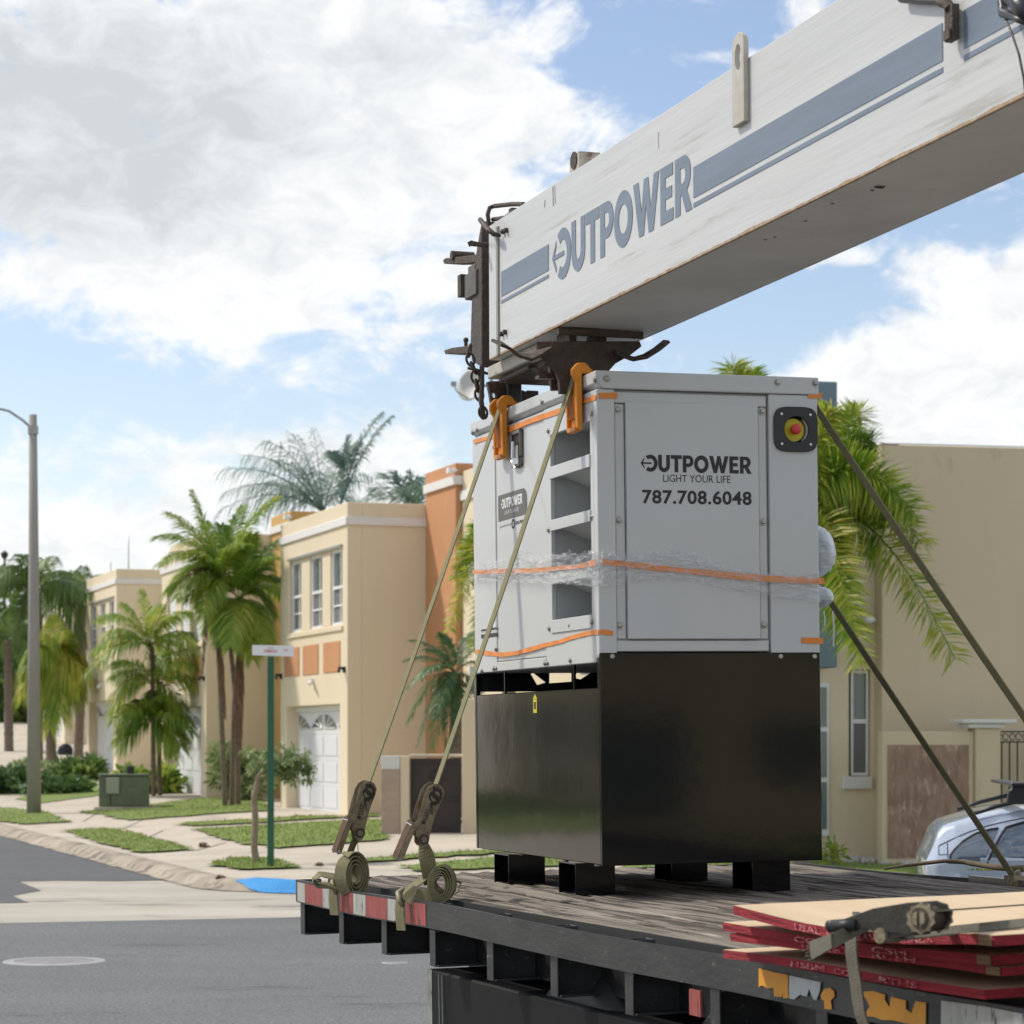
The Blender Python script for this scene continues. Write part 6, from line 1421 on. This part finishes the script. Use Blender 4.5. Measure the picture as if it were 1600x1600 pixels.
# ================================================================ CRANE BOOM
tip = Vector((-.1, 11.2, 3.472)); away = Vector((-.341, 1, -.0145)).normalized(); sidev = Vector((away.y, -away.x, 0)).normalized(); upv = sidev.cross(away).normalized()
BF = Frame(tip, sidev, away, upv)        # x across to the right, y away from camera, z up; the tip end is at y=0
BH = BF.hit(770, 349, 0, 0).z; BW_ = .45; BLN = 6.6
bx = lambda px, py, x=0.: BF.hit(px, py, 0, x)
o = empty('crane_boom', BF.m, 'long white crane boom with grey blue stripes and big lettering, stowed level above the generator', 'crane boom')
m = MB(); t = .012
m.box(0, t, -BLN, 0, 0, BH); m.box(BW_-t, BW_, -BLN, 0, 0, BH); m.box(t, BW_-t, -BLN, 0, BH-t, BH-.001); m.build('boom_section', MT['boom'], o, bevel=.004)
m = MB(); m.box(t+.001, BW_-t-.001, -BLN, -.002, .001, t); m.build('underside', MT['boomunder'], o)
m = MB(); rows = []
for k in range(240):
    y = -BLN+k*BLN/240; w = max(0, .002+.006*noise.noise(Vector((y*11, 2, 2)))+.006*max(0, noise.noise(Vector((y*3, 7, 1)))))
    rows.append([(-.0012, y, .0), (-.0012, y, .006+w)])
m.grid(rows); rows = [[(a[0][0]+.0, a[0][1], -.0012), (.006+abs(noise.noise(Vector((a[0][1]*9, 1, 0))))*.01, a[0][1], -.0012)] for a in rows]; m.grid(rows); m.build('rusty_edge', MT['boomedge'], o)
# weld seam collar near the tip
ys = bx(779, 450).y
m = MB(); m.box(-.008, -.0005, ys-.012, ys+.012, .0, BH-.03); m.build('tip_collar', mat('grey collar', (.36, .35, .31), .6, var=.3, vscale=20), o)
def bolt_at(px, py):
    h = bx(px, py); m = MB(); m.lathe([(.011, 0), (.011, .014), (.007, .017), (.0001, .017)], seg=8, m=Matrix.Translation((0, h.y, h.z)) @ Matrix.Rotation(R(-90), 4, 'Y')); m.build('bolt', MT['rustdark'], o)
for p in ((788, 362), (793, 360), (786, 522), (791, 519)): bolt_at(*p)
# stripes and lettering (paint film on the side face)
def bpoly(P, mt='boomink', d=.0012):
    q = [(lambda h: (h.y, h.z))(bx(*p)) for p in P]; m = MB(); m.plate(q, [], lambda a, b, dd: Vector((-d-dd, a, b)), .0008); return m.build('stripe', MT[mt], o)
# constant heights from the photo
def zy(px, py): h = bx(px, py); return h.y, h.z
yA0, zA0 = zy(783, 464); yA1, zA1 = zy(857, 383)
zt1 = (zy(1084, 261)[1]+zy(1475, 35)[1])/2; zb1 = (zy(1084, 309)[1]+zy(1475, 95)[1])/2; zt2 = (zy(1084, 317)[1]+zy(1475, 105)[1])/2; zb2 = (zy(1084, 324)[1]+zy(1475, 113)[1])/2
def stripe(px0, px1, za, zb_): 
    y0, y1 = bx(px0, 300).y, bx(px1, 300).y; m = MB(); m.box(-.0020, -.0008, min(y0, y1), max(y0, y1), zb_, za); return m.build('stripe', MT['boomink'], o)
zt0 = (zy(783, 425)[1]+zy(857, 382)[1])/2; zb0 = (zy(783, 462)[1]+zy(857, 425)[1])/2; zt0b = (zy(783, 466)[1]+zy(857, 433)[1])/2; zb0b = (zy(783, 472)[1]+zy(857, 437)[1])/2
stripe(783, 857, zt0, zb0); stripe(783, 857, zt0b, zb0b)
stripe(1084, 1475, zt1, zb1); stripe(1084, 1475, zt2, zb2); stripe(1508, 1760, zt1, zb1); stripe(1508, 1760, zt2, zb2)
l0_, l1_ = bx(863, 380), bx(1082, 290); zl0 = (zy(880, 433)[1]+zy(1070, 336)[1])/2; zl1 = (zy(880, 352)[1]+zy(1070, 246)[1])/2
logo(o, (l0_.y, zl0, l1_.y, zl1), lambda a, b, d: Vector((-.0008-d, a, b)), MT['boomink'], th=.0012)
# scuffs and scratches
def scuff(P, w, mt):
    m = MB(); m.ribbon([(lambda q: Vector((-.0016, q[0], max(.02, min(BH-.01, q[1])))))(zy(*p)) for p in P], Vector((0, 0, 1)), w, .0006); m.build('scratch', mt, o)
sc = mat('scratch grey', (.60, .60, .585), .5); sd_ = mat('scratch dark', (.14, .12, .10), .8)
scuff([(864, 288), (865, 322)], .004, sd_); scuff([(867, 282), (868, 318)], .003, sd_); scuff([(852, 312), (851, 324)], .004, sd_); scuff([(1029, 206), (1029, 232)], .002, sd_)
m = MB()
for (px, py) in ((1373, 292), (1362, 297), (1300, 318), (1258, 345), (1195, 374), (1210, 370)):
    h = BF.hit(px, py, 2, 0); s_ = .016 if px > 1365 and px < 1380 else .006; m.face([h+Vector((-s_, -s_*.5, -.0015)), h+Vector((s_, -s_, -.0015)), h+Vector((s_*1.4, s_, -.0015)), h+Vector((-s_*.6, s_*.8, -.0015))])
m.build('rust_spot', MT['rusty'], o)
# lifting lug with eye
q0, q1 = bx(1152.5, 190), bx(1171, 190); yc_ = (q0.y+q1.y)/2; hw_ = abs(q0.y-q1.y)/2; zb_, zt_ = bx(1160, 196).z, bx(1161, 52).z
m = MB(); P = [(yc_+hw_, zb_), (yc_+hw_, zt_-hw_)]+[(yc_+hw_*math.cos(t), zt_-hw_+hw_*math.sin(t)) for t in [math.pi*i/10 for i in range(1, 10)]]+[(yc_-hw_, zt_-hw_), (yc_-hw_, zb_)]
zh = zt_-hw_-.035; m.plate(P, [[(yc_+hw_*.5*math.cos(t), zh+.045*math.sin(t)) for t in [2*math.pi*i/14 for i in range(14)]]], lambda a, b, d: Vector((-.020+d, a, b)), .019); m.build('lifting_lug', MT['creamrust'], o, bevel=.002)
# roller box on top
h0 = BF.hit(893, 262, 0, .03); hz_ = BH; y0 = BF.hit(905, 262, 0, .03).y
m = MB(); y1 = BF.hit(890, 262, 0, .03).y; zt_ = BF.hit(905, 238, 0, .03).z; m.box(.03, .12, y0-.0, y0+.006, BH, zt_); m.box(.03, .036, y0+.0065, y1, BH, zt_); m.box(.114, .12, y0+.0065, y1, BH, zt_); m.box(.03, .12, y0, y1, zt_+.0005, zt_+.006); m.build('roller_bracket', MT['creamrust'], o, bevel=.001)
m = MB(); m.cyl((.05, (y0+y1)/2, BH+.05), (.30, (y0+y1)/2, BH+.05), .022, 12); m.lathe([(.035, -.003), (.035, .002)], seg=14, m=Matrix.Translation((.028, (y0+y1)/2, BH+.06)) @ Matrix.Rotation(R(90), 4, 'Y')); m.build('roller', MT['rusty'], o)
m = MB(); h = BF.hit(941, 239, 0, .05); m.box(.05, .09, h.y-.02, h.y+.02, BH, BH+.022); h = BF.hit(1290, 12, 0, .03); m.tube([(.03, h.y+.03, BH+.012), (.03, h.y-.02, BH+.004), (.03, h.y-.07, BH+.008)], .006, 5); m.build('top_cleat', MT['green'], o)
# pipe bracket hanging over the side near the right, hoses in the corner
m = MB(); h = bx(1483, 30); P_ = [bx(1408, -2, -.02), bx(1440, 1, -.02), bx(1468, 1.5, -.02), bx(1480, 6, -.03), bx(1485, 14, -.03), bx(1485, 34, -.03), bx(1485, 57, -.03)]
m.tube(P_[:4], [.012]*4, 8); m.build('bracket_pipe', MT['bezel'], o)
m = MB(); m.tube(P_[2:5], [.016]*3, 8); h0, h1 = bx(1478, 12, -.03), bx(1491, 60, -.03); m.box(-.036, -.012, min(h0.y, h1.y), max(h0.y, h1.y), h1.z, h0.z); m.box(-.045, -.037, min(h0.y, h1.y)+.002, max(h0.y, h1.y)-.01, h1.z, h1.z+.03); m.build('bracket_plate', MT['rusty'], o, bevel=.002)
m = MB(); 
m.tube([bx(1564, -20, -.04), bx(1567, 10, -.04), bx(1567, 20, -.05), bx(1580, 24, -.05), bx(1600, 25, -.05), bx(1640, 20, -.05)], .014, 8)
m.tube([bx(1572, -10, -.06), bx(1585, 4, -.06), bx(1598, 14, -.06), bx(1620, 40, -.06)], .018, 8)
m.tube([bx(1575, 22, -.07), bx(1590, 30, -.07), bx(1610, 36, -.07)], .010, 8)
m.tube([bx(1590, -10, -.08), bx(1596, 10, -.08), bx(1615, 25, -.08)], .028, 10)
m.build('hose', MT['bezel'], o, smooth=True)
m = MB(); m.tube([bx(1567, 20, -.05), bx(1580, 50, -.05), bx(1592, 85, -.05), bx(1600, 125, -.05), bx(1603, 160, -.05)], .0035, 5); m.build('loose_wire', MT['bezel'], o)
# tip hardware: rail hoop, guide pins, sheave plates, limit switch
m = MB(); Y_ = lambda px, py, x=.05, y=.03: BF.hit(px, py, 1, y)
m.tube([Y_(764, 350), Y_(762, 335), Y_(765, 325), Y_(772, 322), bx(800, 319, .05), bx(818, 319, .05)], .010, 8); m.tube([Y_(770, 343), bx(790, 340, .05), bx(806, 328, .05)], .010, 8); m.box(.05, .12, BF.hit(797, 325, 0, .05).y-.02, BF.hit(797, 325, 0, .05).y+.02, BH, BH+.05); m.build('guard_hoop', MT['rusty'], o, smooth=False)
m = MB(); m.tube([bx(750, 343, -.05), bx(762, 358, -.05), bx(772, 366, -.04), bx(781, 368, -.01)], [.011, .012, .011, .008], 8); m.build('guide_pin', MT['rustdark'], o, smooth=True)
def yz(px, py): h = BF.hit(px, py, 0, .1); return (h.y, h.z)
m = MB(); m.plate([yz(766, 345), yz(763, 360), yz(757, 395), yz(753, 430), yz(750, 470), yz(748, 540), yz(750, 565), yz(766, 575)], [], lambda a, b, d: Vector((.06+d, a, b)), .30); m.build('tip_plate', MT['rustdark'], o, bevel=.004)
m = MB(); m.tube([Y_(735, 380), Y_(748, 382), Y_(764, 383)], [.013, .011, .011], 8); m.tube([Y_(734, 377), Y_(737, 384)], .013, 8); m.build('retainer_pin', MT['rusty'], o)
for (P, nm) in (([(704, 408), (706, 413), (748, 412), (766, 408), (766, 396), (752, 399), (730, 402), (708, 404)], 'keeper_plate'), ([(706, 548), (708, 554), (728, 554), (750, 553), (765, 548), (765, 539), (742, 541), (718, 544)], 'keeper_plate')):
    q = []
    for p in P: h = BF.hit(p[0], p[1], 0, .12); q.append((h.y, h.z))
    m = MB(); m.plate(q, [], lambda a, b, d: Vector((.08+d, a, b)), .10); m.build(nm, MT['rusty'], o, bevel=.003)
m = MB(); h = BF.hit(721, 400, 0, .12); m.tube([h+Vector((-.05, 0, 0)), h+Vector((.06, 0, 0))], .022, 10); m.build('pin_head', MT['rusty'], o)
m = MB(); h = BF.hit(728, 538, 0, .10); m.tube([h+Vector((0, 0, -.03)), h+Vector((0, 0, .012))], .009, 8); bmesh.ops.create_icosphere(m.b, subdivisions=2, radius=.013, matrix=Matrix.Translation(h+Vector((0, 0, .02)))); m.build('shackle_pin', MT['rustdark'], o)
q0, q1 = BF.hit(742, 431, 0, .1), BF.hit(760, 460, 0, .1)
m = MB(); m.box(.05, .14, q1.y, q0.y, q1.z, q0.z); m.box(.06, .13, q1.y+.02, q0.y-.02, q0.z+.0005, q0.z+.035); ls = m.build('limit_switch', mat('grey switch box', (.13, .125, .11), .6, var=.4, vscale=20), o, bevel=.004)
q0, q1 = BF.hit(731, 432, 0, .1), BF.hit(736, 463, 0, .1)
m = MB(); m.box(.05, .13, q1.y, q0.y, q1.z, q0.z); m.tube([BF.hit(736, 440, 0, .09), BF.hit(742, 442, 0, .09)], .008, 6); m.tube([BF.hit(736, 455, 0, .09), BF.hit(742, 455, 0, .09)], .008, 6); m.build('switch_cover', MT['rusty'], ls)
m = MB(); m.tube([BF.hit(751, 465, 0, .08), BF.hit(753, 485, 0, .08), BF.hit(751, 505, 0, .08), BF.hit(745, 525, 0, .08), BF.hit(743, 542, 0, .08)], .005, 6); m.build('cable', MT['bezel'], o)
# saddle under the boom
SY = BF.hit(905, 535, 0, 0.1).y
def sxz(px, py, y=None): h = BF.hit(px, py, 1, SY if y is None else y); return (h.x, h.z)
m = MB(); m.plate([sxz(838, 533), sxz(1000, 533), sxz(1003, 541), sxz(985, 555), sxz(962, 568), sxz(920, 615), sxz(875, 615), sxz(874, 594), sxz(868, 580), sxz(842, 553)], [], lambda a, b, d: Vector((a, SY+d, b)), .025); m.build('saddle_plate', MT['rustdark'], o, bevel=.003)
m = MB(); m.plate([sxz(880, 538), sxz(975, 538), sxz(965, 560), sxz(925, 600), sxz(885, 600)], [], lambda a, b, d: Vector((a, SY+.18+d, b)), .02); h = sxz(890, 585); m.box(sxz(893, 560)[0], sxz(905, 560)[0], SY+.026, SY+.179, sxz(900, 600)[1], -.002); m.box(sxz(940, 560)[0], sxz(952, 560)[0], SY+.026, SY+.179, sxz(900, 575)[1], -.002); m.build('saddle_rib', MT['rustdark'], o, bevel=.003)
m = MB(); a0, a1 = sxz(836, 533), sxz(1003, 533); m.box(max(.004, a0[0]), min(BW_-.004, a1[0]), SY-.02, SY-.001, -.030, -.002); m.box(sxz(889, 533)[0], sxz(932, 533)[0], SY-.03, SY-.0205, -.024, -.004); m.build('saddle_bar', MT['rusty'], o, bevel=.002)
def arm_(P, name='saddle_arm', w=.05):
    pts = [BF.hit(x, y, 1, yy) for x, y, yy in P]; m = MB(); m.ribbon(pts, Vector((.2, 1, .3)), w, .012); m.build(name, MT['rusty'], o)
arm_([(775, 535, SY-.12), (790, 540, SY-.11), (806, 552, SY-.10), (818, 558, SY-.08), (832, 556, SY-.04), (850, 546, SY)], w=.09); arm_([(1042, 533, SY-.06), (1026, 546, SY-.05), (1008, 557, SY-.04), (990, 561, SY-.02), (972, 556, SY), (960, 548, SY)], w=.075)
m = MB(); m.plate([sxz(850, 583), sxz(855, 579), sxz(842, 570), sxz(874, 582), sxz(875, 588), sxz(850, 587)], [], lambda a, b, d: Vector((a, SY+.06+d, b)), .05); m.build('latch_tongue', MT['rustdark'], o)
# winch guard plates at the tip underside
uy = lambda px, x=.2: BF.hit(px, 575, 0, x).y
m = MB(); a, b_ = BF.hit(765, 585, 0, .06), BF.hit(822, 575, 0, .06)
m.box(.05, .40, b_.y-.2, a.y, -.055, -.0015); m.build('tip_base', MT['creamrust'], o, bevel=.004)
m = MB(); m.box(.10, .36, b_.y-.12, a.y-.08, -.085, -.0555); m.tube([(.08, b_.y, -.075), (.08, a.y-.10, -.075)], .013, 8); m.build('tip_clamp', MT['rustdark'], o, bevel=.003)
# hook block hanging under the tip
HB = BF.hit(800, 600, 0, .18); 
def hxz(px, py): h = BF.hit(px, py, 1, HB.y); return (h.x, h.z)
o2 = empty('hook_block', BF.m, 'black steel hook block hanging between the boom tip and the generator roof', 'hook block')
m = MB(); m.plate([hxz(762, 596), hxz(790, 594), hxz(790, 630), hxz(768, 630), hxz(766, 617)], [[(hxz(772.5, 617)[0]+.011*math.cos(t), hxz(772, 617)[1]+.013*math.sin(t)) for t in [2*math.pi*i/14 for i in range(14)]]], lambda a, b, d: Vector((a, HB.y+d, b)), .03); m.build('cheek_plate', MT['rustdark'], o2, bevel=.003)
m = MB(); m.box(hxz(789, 600)[0], hxz(812, 600)[0], HB.y-.03, HB.y+.06, hxz(800, 637)[1], hxz(800, 592)[1]); m.build('block_body', mat('satin grey steel', (.10, .10, .11), .35, .7, var=.4, vscale=10), o2, bevel=.004)
m = MB(); m.box(hxz(826, 600)[0], hxz(844, 600)[0], HB.y+.02, HB.y+.12, hxz(830, 650)[1], -.0855); m.build('block_stem', MT['rustdark'], o2, bevel=.003)
m = MB(); m.tube([Vector((hxz(814, 612)[0], HB.y-.0, hxz(814, 625)[1])), Vector((hxz(814, 612)[0], HB.y+.05, hxz(814, 625)[1]))], .045, 18); m.build('sheave', MT['rusty'], o2)
# chain
def chain_link(m, c, d, n, L_, W__, r):
    d = d.normalized(); n = (n-d*n.dot(d)).normalized(); pts = []
    for i in range(17):
        a = 2*math.pi*i/16; pts.append(c+d*(math.cos(a)*L_*.5*(.72+.28*abs(math.cos(a))))+n*math.sin(a)*W__*.5)
    m.tube(pts, r, 6, cap=False)
path = [(735, 541), (733, 552), (736, 566), (741, 577), (743, 590), (746, 605), (749, 618), (752, 632), (755, 645), (757, 660)]
yl_ = BF.hit(728, 541, 0, .10).y
W3 = [BF.w(*BF.hit(x, y, 1, min(yl_, .13)+0.0)) for x, y in path]
o3 = empty('chain', Matrix.Translation(W3[0]), 'rusty link chain hanging from the boom tip down behind the generator', 'chain'); L0 = W3[0]
m = MB(); acc = 0; k = 0; step_ = .040; P = [p-L0 for p in W3]
tot = sum((P[i+1]-P[i]).length for i in range(len(P)-1)); nlk = int(tot/step_)
def along(s):
    for i in range(len(P)-1):
        l = (P[i+1]-P[i]).length
        if s <= l: return P[i].lerp(P[i+1], s/l), (P[i+1]-P[i])
        s -= l
    return P[-1], P[-1]-P[-2]
for k in range(nlk):
    c, d = along((k+.5)*step_); n_ = Vector((1, 0, 0)) if k % 2 else Vector((.25, 1, 0)); m = MB(); chain_link(m, c, d, n_, .056, .036, .0062); m.build('link', MT['rustdark'], o3, smooth=True)
m = MB(); m.tube([BF.w(*BF.hit(753, 572, 1, .1))-L0, BF.w(*BF.hit(753, 600, 1, .1))-L0, BF.w(*BF.hit(752, 626, 1, .1))-L0, BF.w(*BF.hit(756, 655, 1, .1))-L0], .011, 8); m.tube([BF.w(*BF.hit(731, 575, 1, .1))-L0, BF.w(*BF.hit(745, 578, 1, .1))-L0, BF.w(*BF.hit(762, 584, 1, .1))-L0], .007, 6); m.build('hanging_rod', MT['rustdark'], o3, smooth=True)

# ================================================================ PARKED CAR
cy0 = 17.3
rear = Vector(((1462-800)/FPX*cy0, cy0, 0)); ca = R(-6); CFm = Frame(rear, Vector((math.cos(ca), math.sin(ca), 0)), Vector((-math.sin(ca), math.cos(ca), 0)))
o = empty('parked_car', CFm.m, 'silver blue hatchback with dark roof rails, parked behind the truck at the right', 'car')
CWd, CL_ = 1.78, 4.4
cq = lambda px, py: (lambda h: (h.x, h.z))(CFm.hit(px, py, 1, .12))
def lerp_tab(tab, x):
    if x <= tab[0][0]: return tab[0][1]
    for (a, va), (b, vb) in zip(tab, tab[1:]):
        if x <= b: t = (x-a)/(b-a); return va+(vb-va)*t
    return tab[-1][1]
rp_ = [cq(1449, 1342), cq(1460, 1318), cq(1467, 1295), cq(1478, 1282), cq(1500, 1275), cq(1530, 1266), cq(1560, 1260), cq(1600, 1254)]
x_off = rp_[0][0]
roof = [(x-x_off, z-.012) for x, z in rp_]; lx, lz = roof[-1]
roof += [(1.1, max(lz+.045, 1.42)), (1.6, 1.46), (2.2, 1.45), (2.6, 1.41), (3.1, 1.13), (3.4, 1.0), (4.1, .86), (4.35, .70), (4.4, .6)]
belt = [(0, .95), (.2, .99), (.6, 1.0), (1.5, .97), (2.9, .93), (3.2, .93), (4.1, .84), (4.4, .58)]
halfw = [(0, .66), (.06, .74), (.2, .80), (.5, .86), (1.5, .89), (3.4, .88), (4.1, .80), (4.4, .62)]
def surf(x, v):
    hw = lerp_tab(halfw, x); rz = lerp_tab(roof, x); bz = min(lerp_tab(belt, x), rz-.01)
    if v < .5:
        t = v/.5; return Vector((x+.06*(1-t), -(hw*(.97+.03*math.sin(t*math.pi*.9))), .25+(bz-.25)*t))
    t = (v-.5)/.5; gl = rz-bz; ins = .17*min(1, gl/.3)
    if t < .6: s_ = t/.6; return Vector((x+.0*s_, -(hw*(1-ins*s_**1.3)), bz+gl*.84*s_))
    s_ = (t-.6)/.4; y0 = hw*(1-ins); return Vector((x, -(y0*math.cos(s_*math.pi/2)), bz+gl*(.84+.16*math.sin(s_*math.pi/2))))
xs_ = [i*.02 for i in range(26)]+[.55+.1*i for i in range(39)]; vs_ = [i/30 for i in range(31)]
m = MB()
for sgn in (1, -1): m.grid([[Vector((p.x, p.y*sgn, p.z)) for p in [surf(x, v) for v in vs_]] for x in xs_])
for xx in (0, xs_[-1]):
    m.face([surf(xx, v) for v in vs_]+[Vector((p.x, -p.y, p.z)) for p in [surf(xx, v) for v in vs_[::-1][1:]]])
bmesh.ops.remove_doubles(m.b, verts=m.b.verts, dist=.0005); body = m.build('body', MT['carpaint'], o, smooth=True)
for v_ in body.data.vertices: v_.co.y += CWd/2; v_.co.x += x_off
def side_y(x, z):
    x = x-x_off; lo, hi = .0, .8
    for _ in range(24):
        mid = (lo+hi)/2
        if surf(x, mid).z < z: lo = mid
        else: hi = mid
    return surf(x, lo).y+CWd/2
def dens(P, st=.04):
    o_ = []
    for a, b in zip(P, P[1:]):
        n_ = max(1, int(math.hypot(b[0]-a[0], b[1]-a[1])/st)); o_ += [(a[0]+(b[0]-a[0])*k/n_, a[1]+(b[1]-a[1])*k/n_) for k in range(n_)]
    return o_+[P[-1]]
def glass_patch(P):
    Q = dens(P+[P[0]], .05)[:-1]; x0, x1 = min(p[0] for p in Q), max(p[0] for p in Q); m = MB()
    tri = tessellate_polygon([[Vector((p[0], p[1], 0)) for p in Q]]); V = [m.b.verts.new((p[0], p[1], 0)) for p in Q]
    for t in tri: m.b.faces.new([V[i] for i in t])
    for k in range(1, 12):
        bmesh.ops.bisect_plane(m.b, geom=m.b.verts[:]+m.b.edges[:]+m.b.faces[:], plane_co=(0, .9+k*.045, 0), plane_no=(0, 1, 0))
        bmesh.ops.bisect_plane(m.b, geom=m.b.verts[:]+m.b.edges[:]+m.b.faces[:], plane_co=(x0+(x1-x0)*k/12, 0, 0), plane_no=(1, 0, 0))
    for v in m.b.verts: v.co = Vector((v.co.x, side_y(v.co.x, v.co.y)-.007, v.co.y))
    return m.build('side_window', MT['carglass'], o, smooth=True)
def seam(P, r, name, mt, d=.008):
    m = MB(); m.tube([Vector((x, side_y(x, z)-d, z)) for x, z in dens(P)], r, 6); return m.build(name, mt, o)
w1 = [cq(1484, 1346), cq(1485, 1335), cq(1492, 1326), cq(1504, 1315), cq(1515, 1308), cq(1526, 1302), cq(1547, 1296), cq(1560, 1294), cq(1553, 1310), cq(1544, 1330), cq(1538, 1356)]
glass_patch([(w1[0][0], .99)]+w1[:-1]+[(w1[-1][0]-.01, .99)])
xe = cq(1600, 1285); t3 = [cq(1541, 1357), cq(1550, 1334), cq(1566, 1308), cq(1576, 1293), cq(1585, 1290), xe]
zt3 = xe[1]+.045
glass_patch([(t3[0][0], .99)]+t3+[(xe[0]+.35, zt3+.02), (xe[0]+.75, zt3+.03), (xe[0]+.72, .99)])
glass_patch([(xe[0]+.82, .98), (xe[0]+.84, zt3+.03), (xe[0]+1.3, zt3), (xe[0]+1.75, 1.14), (xe[0]+1.9, .97)])
seam([(w1[0][0], .98)]+w1[:8], .0075, 'window_trim', MT['bezel']); seam([cq(1538.5, 1358), cq(1547, 1334), cq(1562, 1307), cq(1572, 1293), cq(1585, 1289), xe, (xe[0]+.35, zt3+.02), (xe[0]+.78, zt3+.03)], .010, 'window_trim', MT['bezel'])
sp_ = [cq(1468, 1322), cq(1490, 1311), cq(1515, 1300), cq(1545, 1290), cq(1575, 1283), cq(1600, 1278.5)]
seam(sp_+[(xe[0]+.4, 1.335), (xe[0]+1.0, 1.35)], .0035, 'roof_seam', MT['bezel'], .002)
seam([cq(1481, 1318), cq(1481, 1350)], .0028, 'panel_seam', MT['bezel'], .002); seam([cq(1467.5, 1323), cq(1467.5, 1336)], .0025, 'panel_seam', MT['bezel'], .002); seam([cq(1467.5, 1336), cq(1481, 1335)], .0025, 'panel_seam', MT['bezel'], .002)
for yy, s in ((.20, 0), (CWd-.20, 1)):
    rr = []
    for k in range(12):
        x = x_off+.30+1.9*k/11; rr.append(Vector((x, yy, lerp_tab(roof, x-x_off)-.004+.045*min(1, k/3, (11-k)/2))))
    m = MB(); m.tube(rr, .015, 8); m.build('roof_rail', MT['bezel'], o, smooth=True)
p = Vector((cq(1590, 1250)[0], .20, lerp_tab(roof, cq(1590, 1250)[0]-x_off)+.035))
m = MB(); m.plate([(-.07, -.03), (.12, -.03), (.11, .05), (.07, .095), (-.02, .095), (-.055, .06)], [], lambda a, b, d: p+Vector((a, -.035+d, b)), .07); m.box(p.x-.05, p.x+.06, p.y-.16, CWd-p.y+.16, p.z+.096, p.z+.118); m.build('roof_rack', MT['bezel'], o, bevel=.006)
def cwheel(x, y):
    q_ = Matrix.Translation((x, y, .32)) @ Matrix.Rotation(R(90), 4, 'X'); m = MB(); m.lathe([(.20, -.10), (.30, -.11), (.325, -.08), (.325, .08), (.30, .11), (.20, .10)], seg=26, m=q_); w = m.build('wheel', MT['rubber'], o, smooth=True)
    m = MB(); m.lathe([(.001, .06), (.05, .08), (.07, .06), (.19, .085), (.205, .10), (.205, -.1)], seg=20, m=q_); m.build('rim', MT['silver'], w)
for x in (.85, 3.5):
    for y in (.08, CWd-.08): cwheel(x, y)
m = MB(); m.box(x_off-.005, x_off+.03, .3, CWd-.3, .66, .76); m.build('tail_light', mat('tail light red', (.35, .01, .01), .2), o)
# unseen houses added for the tank's gloss paint to mirror: one across the side street, one across the near road
def plainhouse(fr, w_, d_, h_, label):
    o = empty('house', fr.m, label, 'house'); m = MB()
    ws = [(1.0, 1.0, 2.6, 2.3), (4.0, 0.2, 6.6, 2.4), (1.0, 3.7, 2.4, 5.2), (4.2, 3.7, 6.4, 5.2), (8.0, 3.7, 9.6, 5.2), (8.0, 1.0, 9.6, 2.3)]
    ws = [q for q in ws if q[2] < w_-.3]
    m.plate(rect(0, -.2, w_, h_), [rect(*q) for q in ws], lambda a, b, q: Vector((a, q, b)), .25)
    m.box(0, .25, .25, d_, -.2, h_); m.box(w_-.25, w_, .25, d_, -.2, h_); m.box(.25, w_-.25, d_-.25, d_, -.2, h_); m.box(.25, w_-.25, .25, d_-.25, h_-.5, h_-.3); m.build('wall', MT['wallbig'], o)
    m = MB(); m.box(-.05, w_+.05, -.05, -.001, h_-.6, h_-.35); m.build('cornice', MT['band'], o)
    for q in ws:
        m = MB(); m.box(q[0]+.01, q[2]-.01, .12, .16, q[1]+.01, q[3]-.01); m.build('window', MT['glass'], o)
q = ST.w(-17.5, 30, 0); plainhouse(Frame(q, -Vector((-.317, .948, 0)), Vector((-.948, -.317, 0))), 11, 9, 6.6, 'beige house across the side street, unseen, added to be mirrored in the black tank')
plainhouse(Frame(Vector((30, -20, 0)), Vector((-.82, -.57, 0)), Vector((.57, -.82, 0))), 24, 9, 6.2, 'beige house behind the viewer, unseen, added to be mirrored in the black tank')
drape('lawn', [(-17.3, 8), (-17.3, 40), (-11.5, 40), (-11.5, 8)], grassm, .03)
drape('lawn', [(-40, -60), (-40, -48), (60, -48), (60, -60)], grassm, .05)
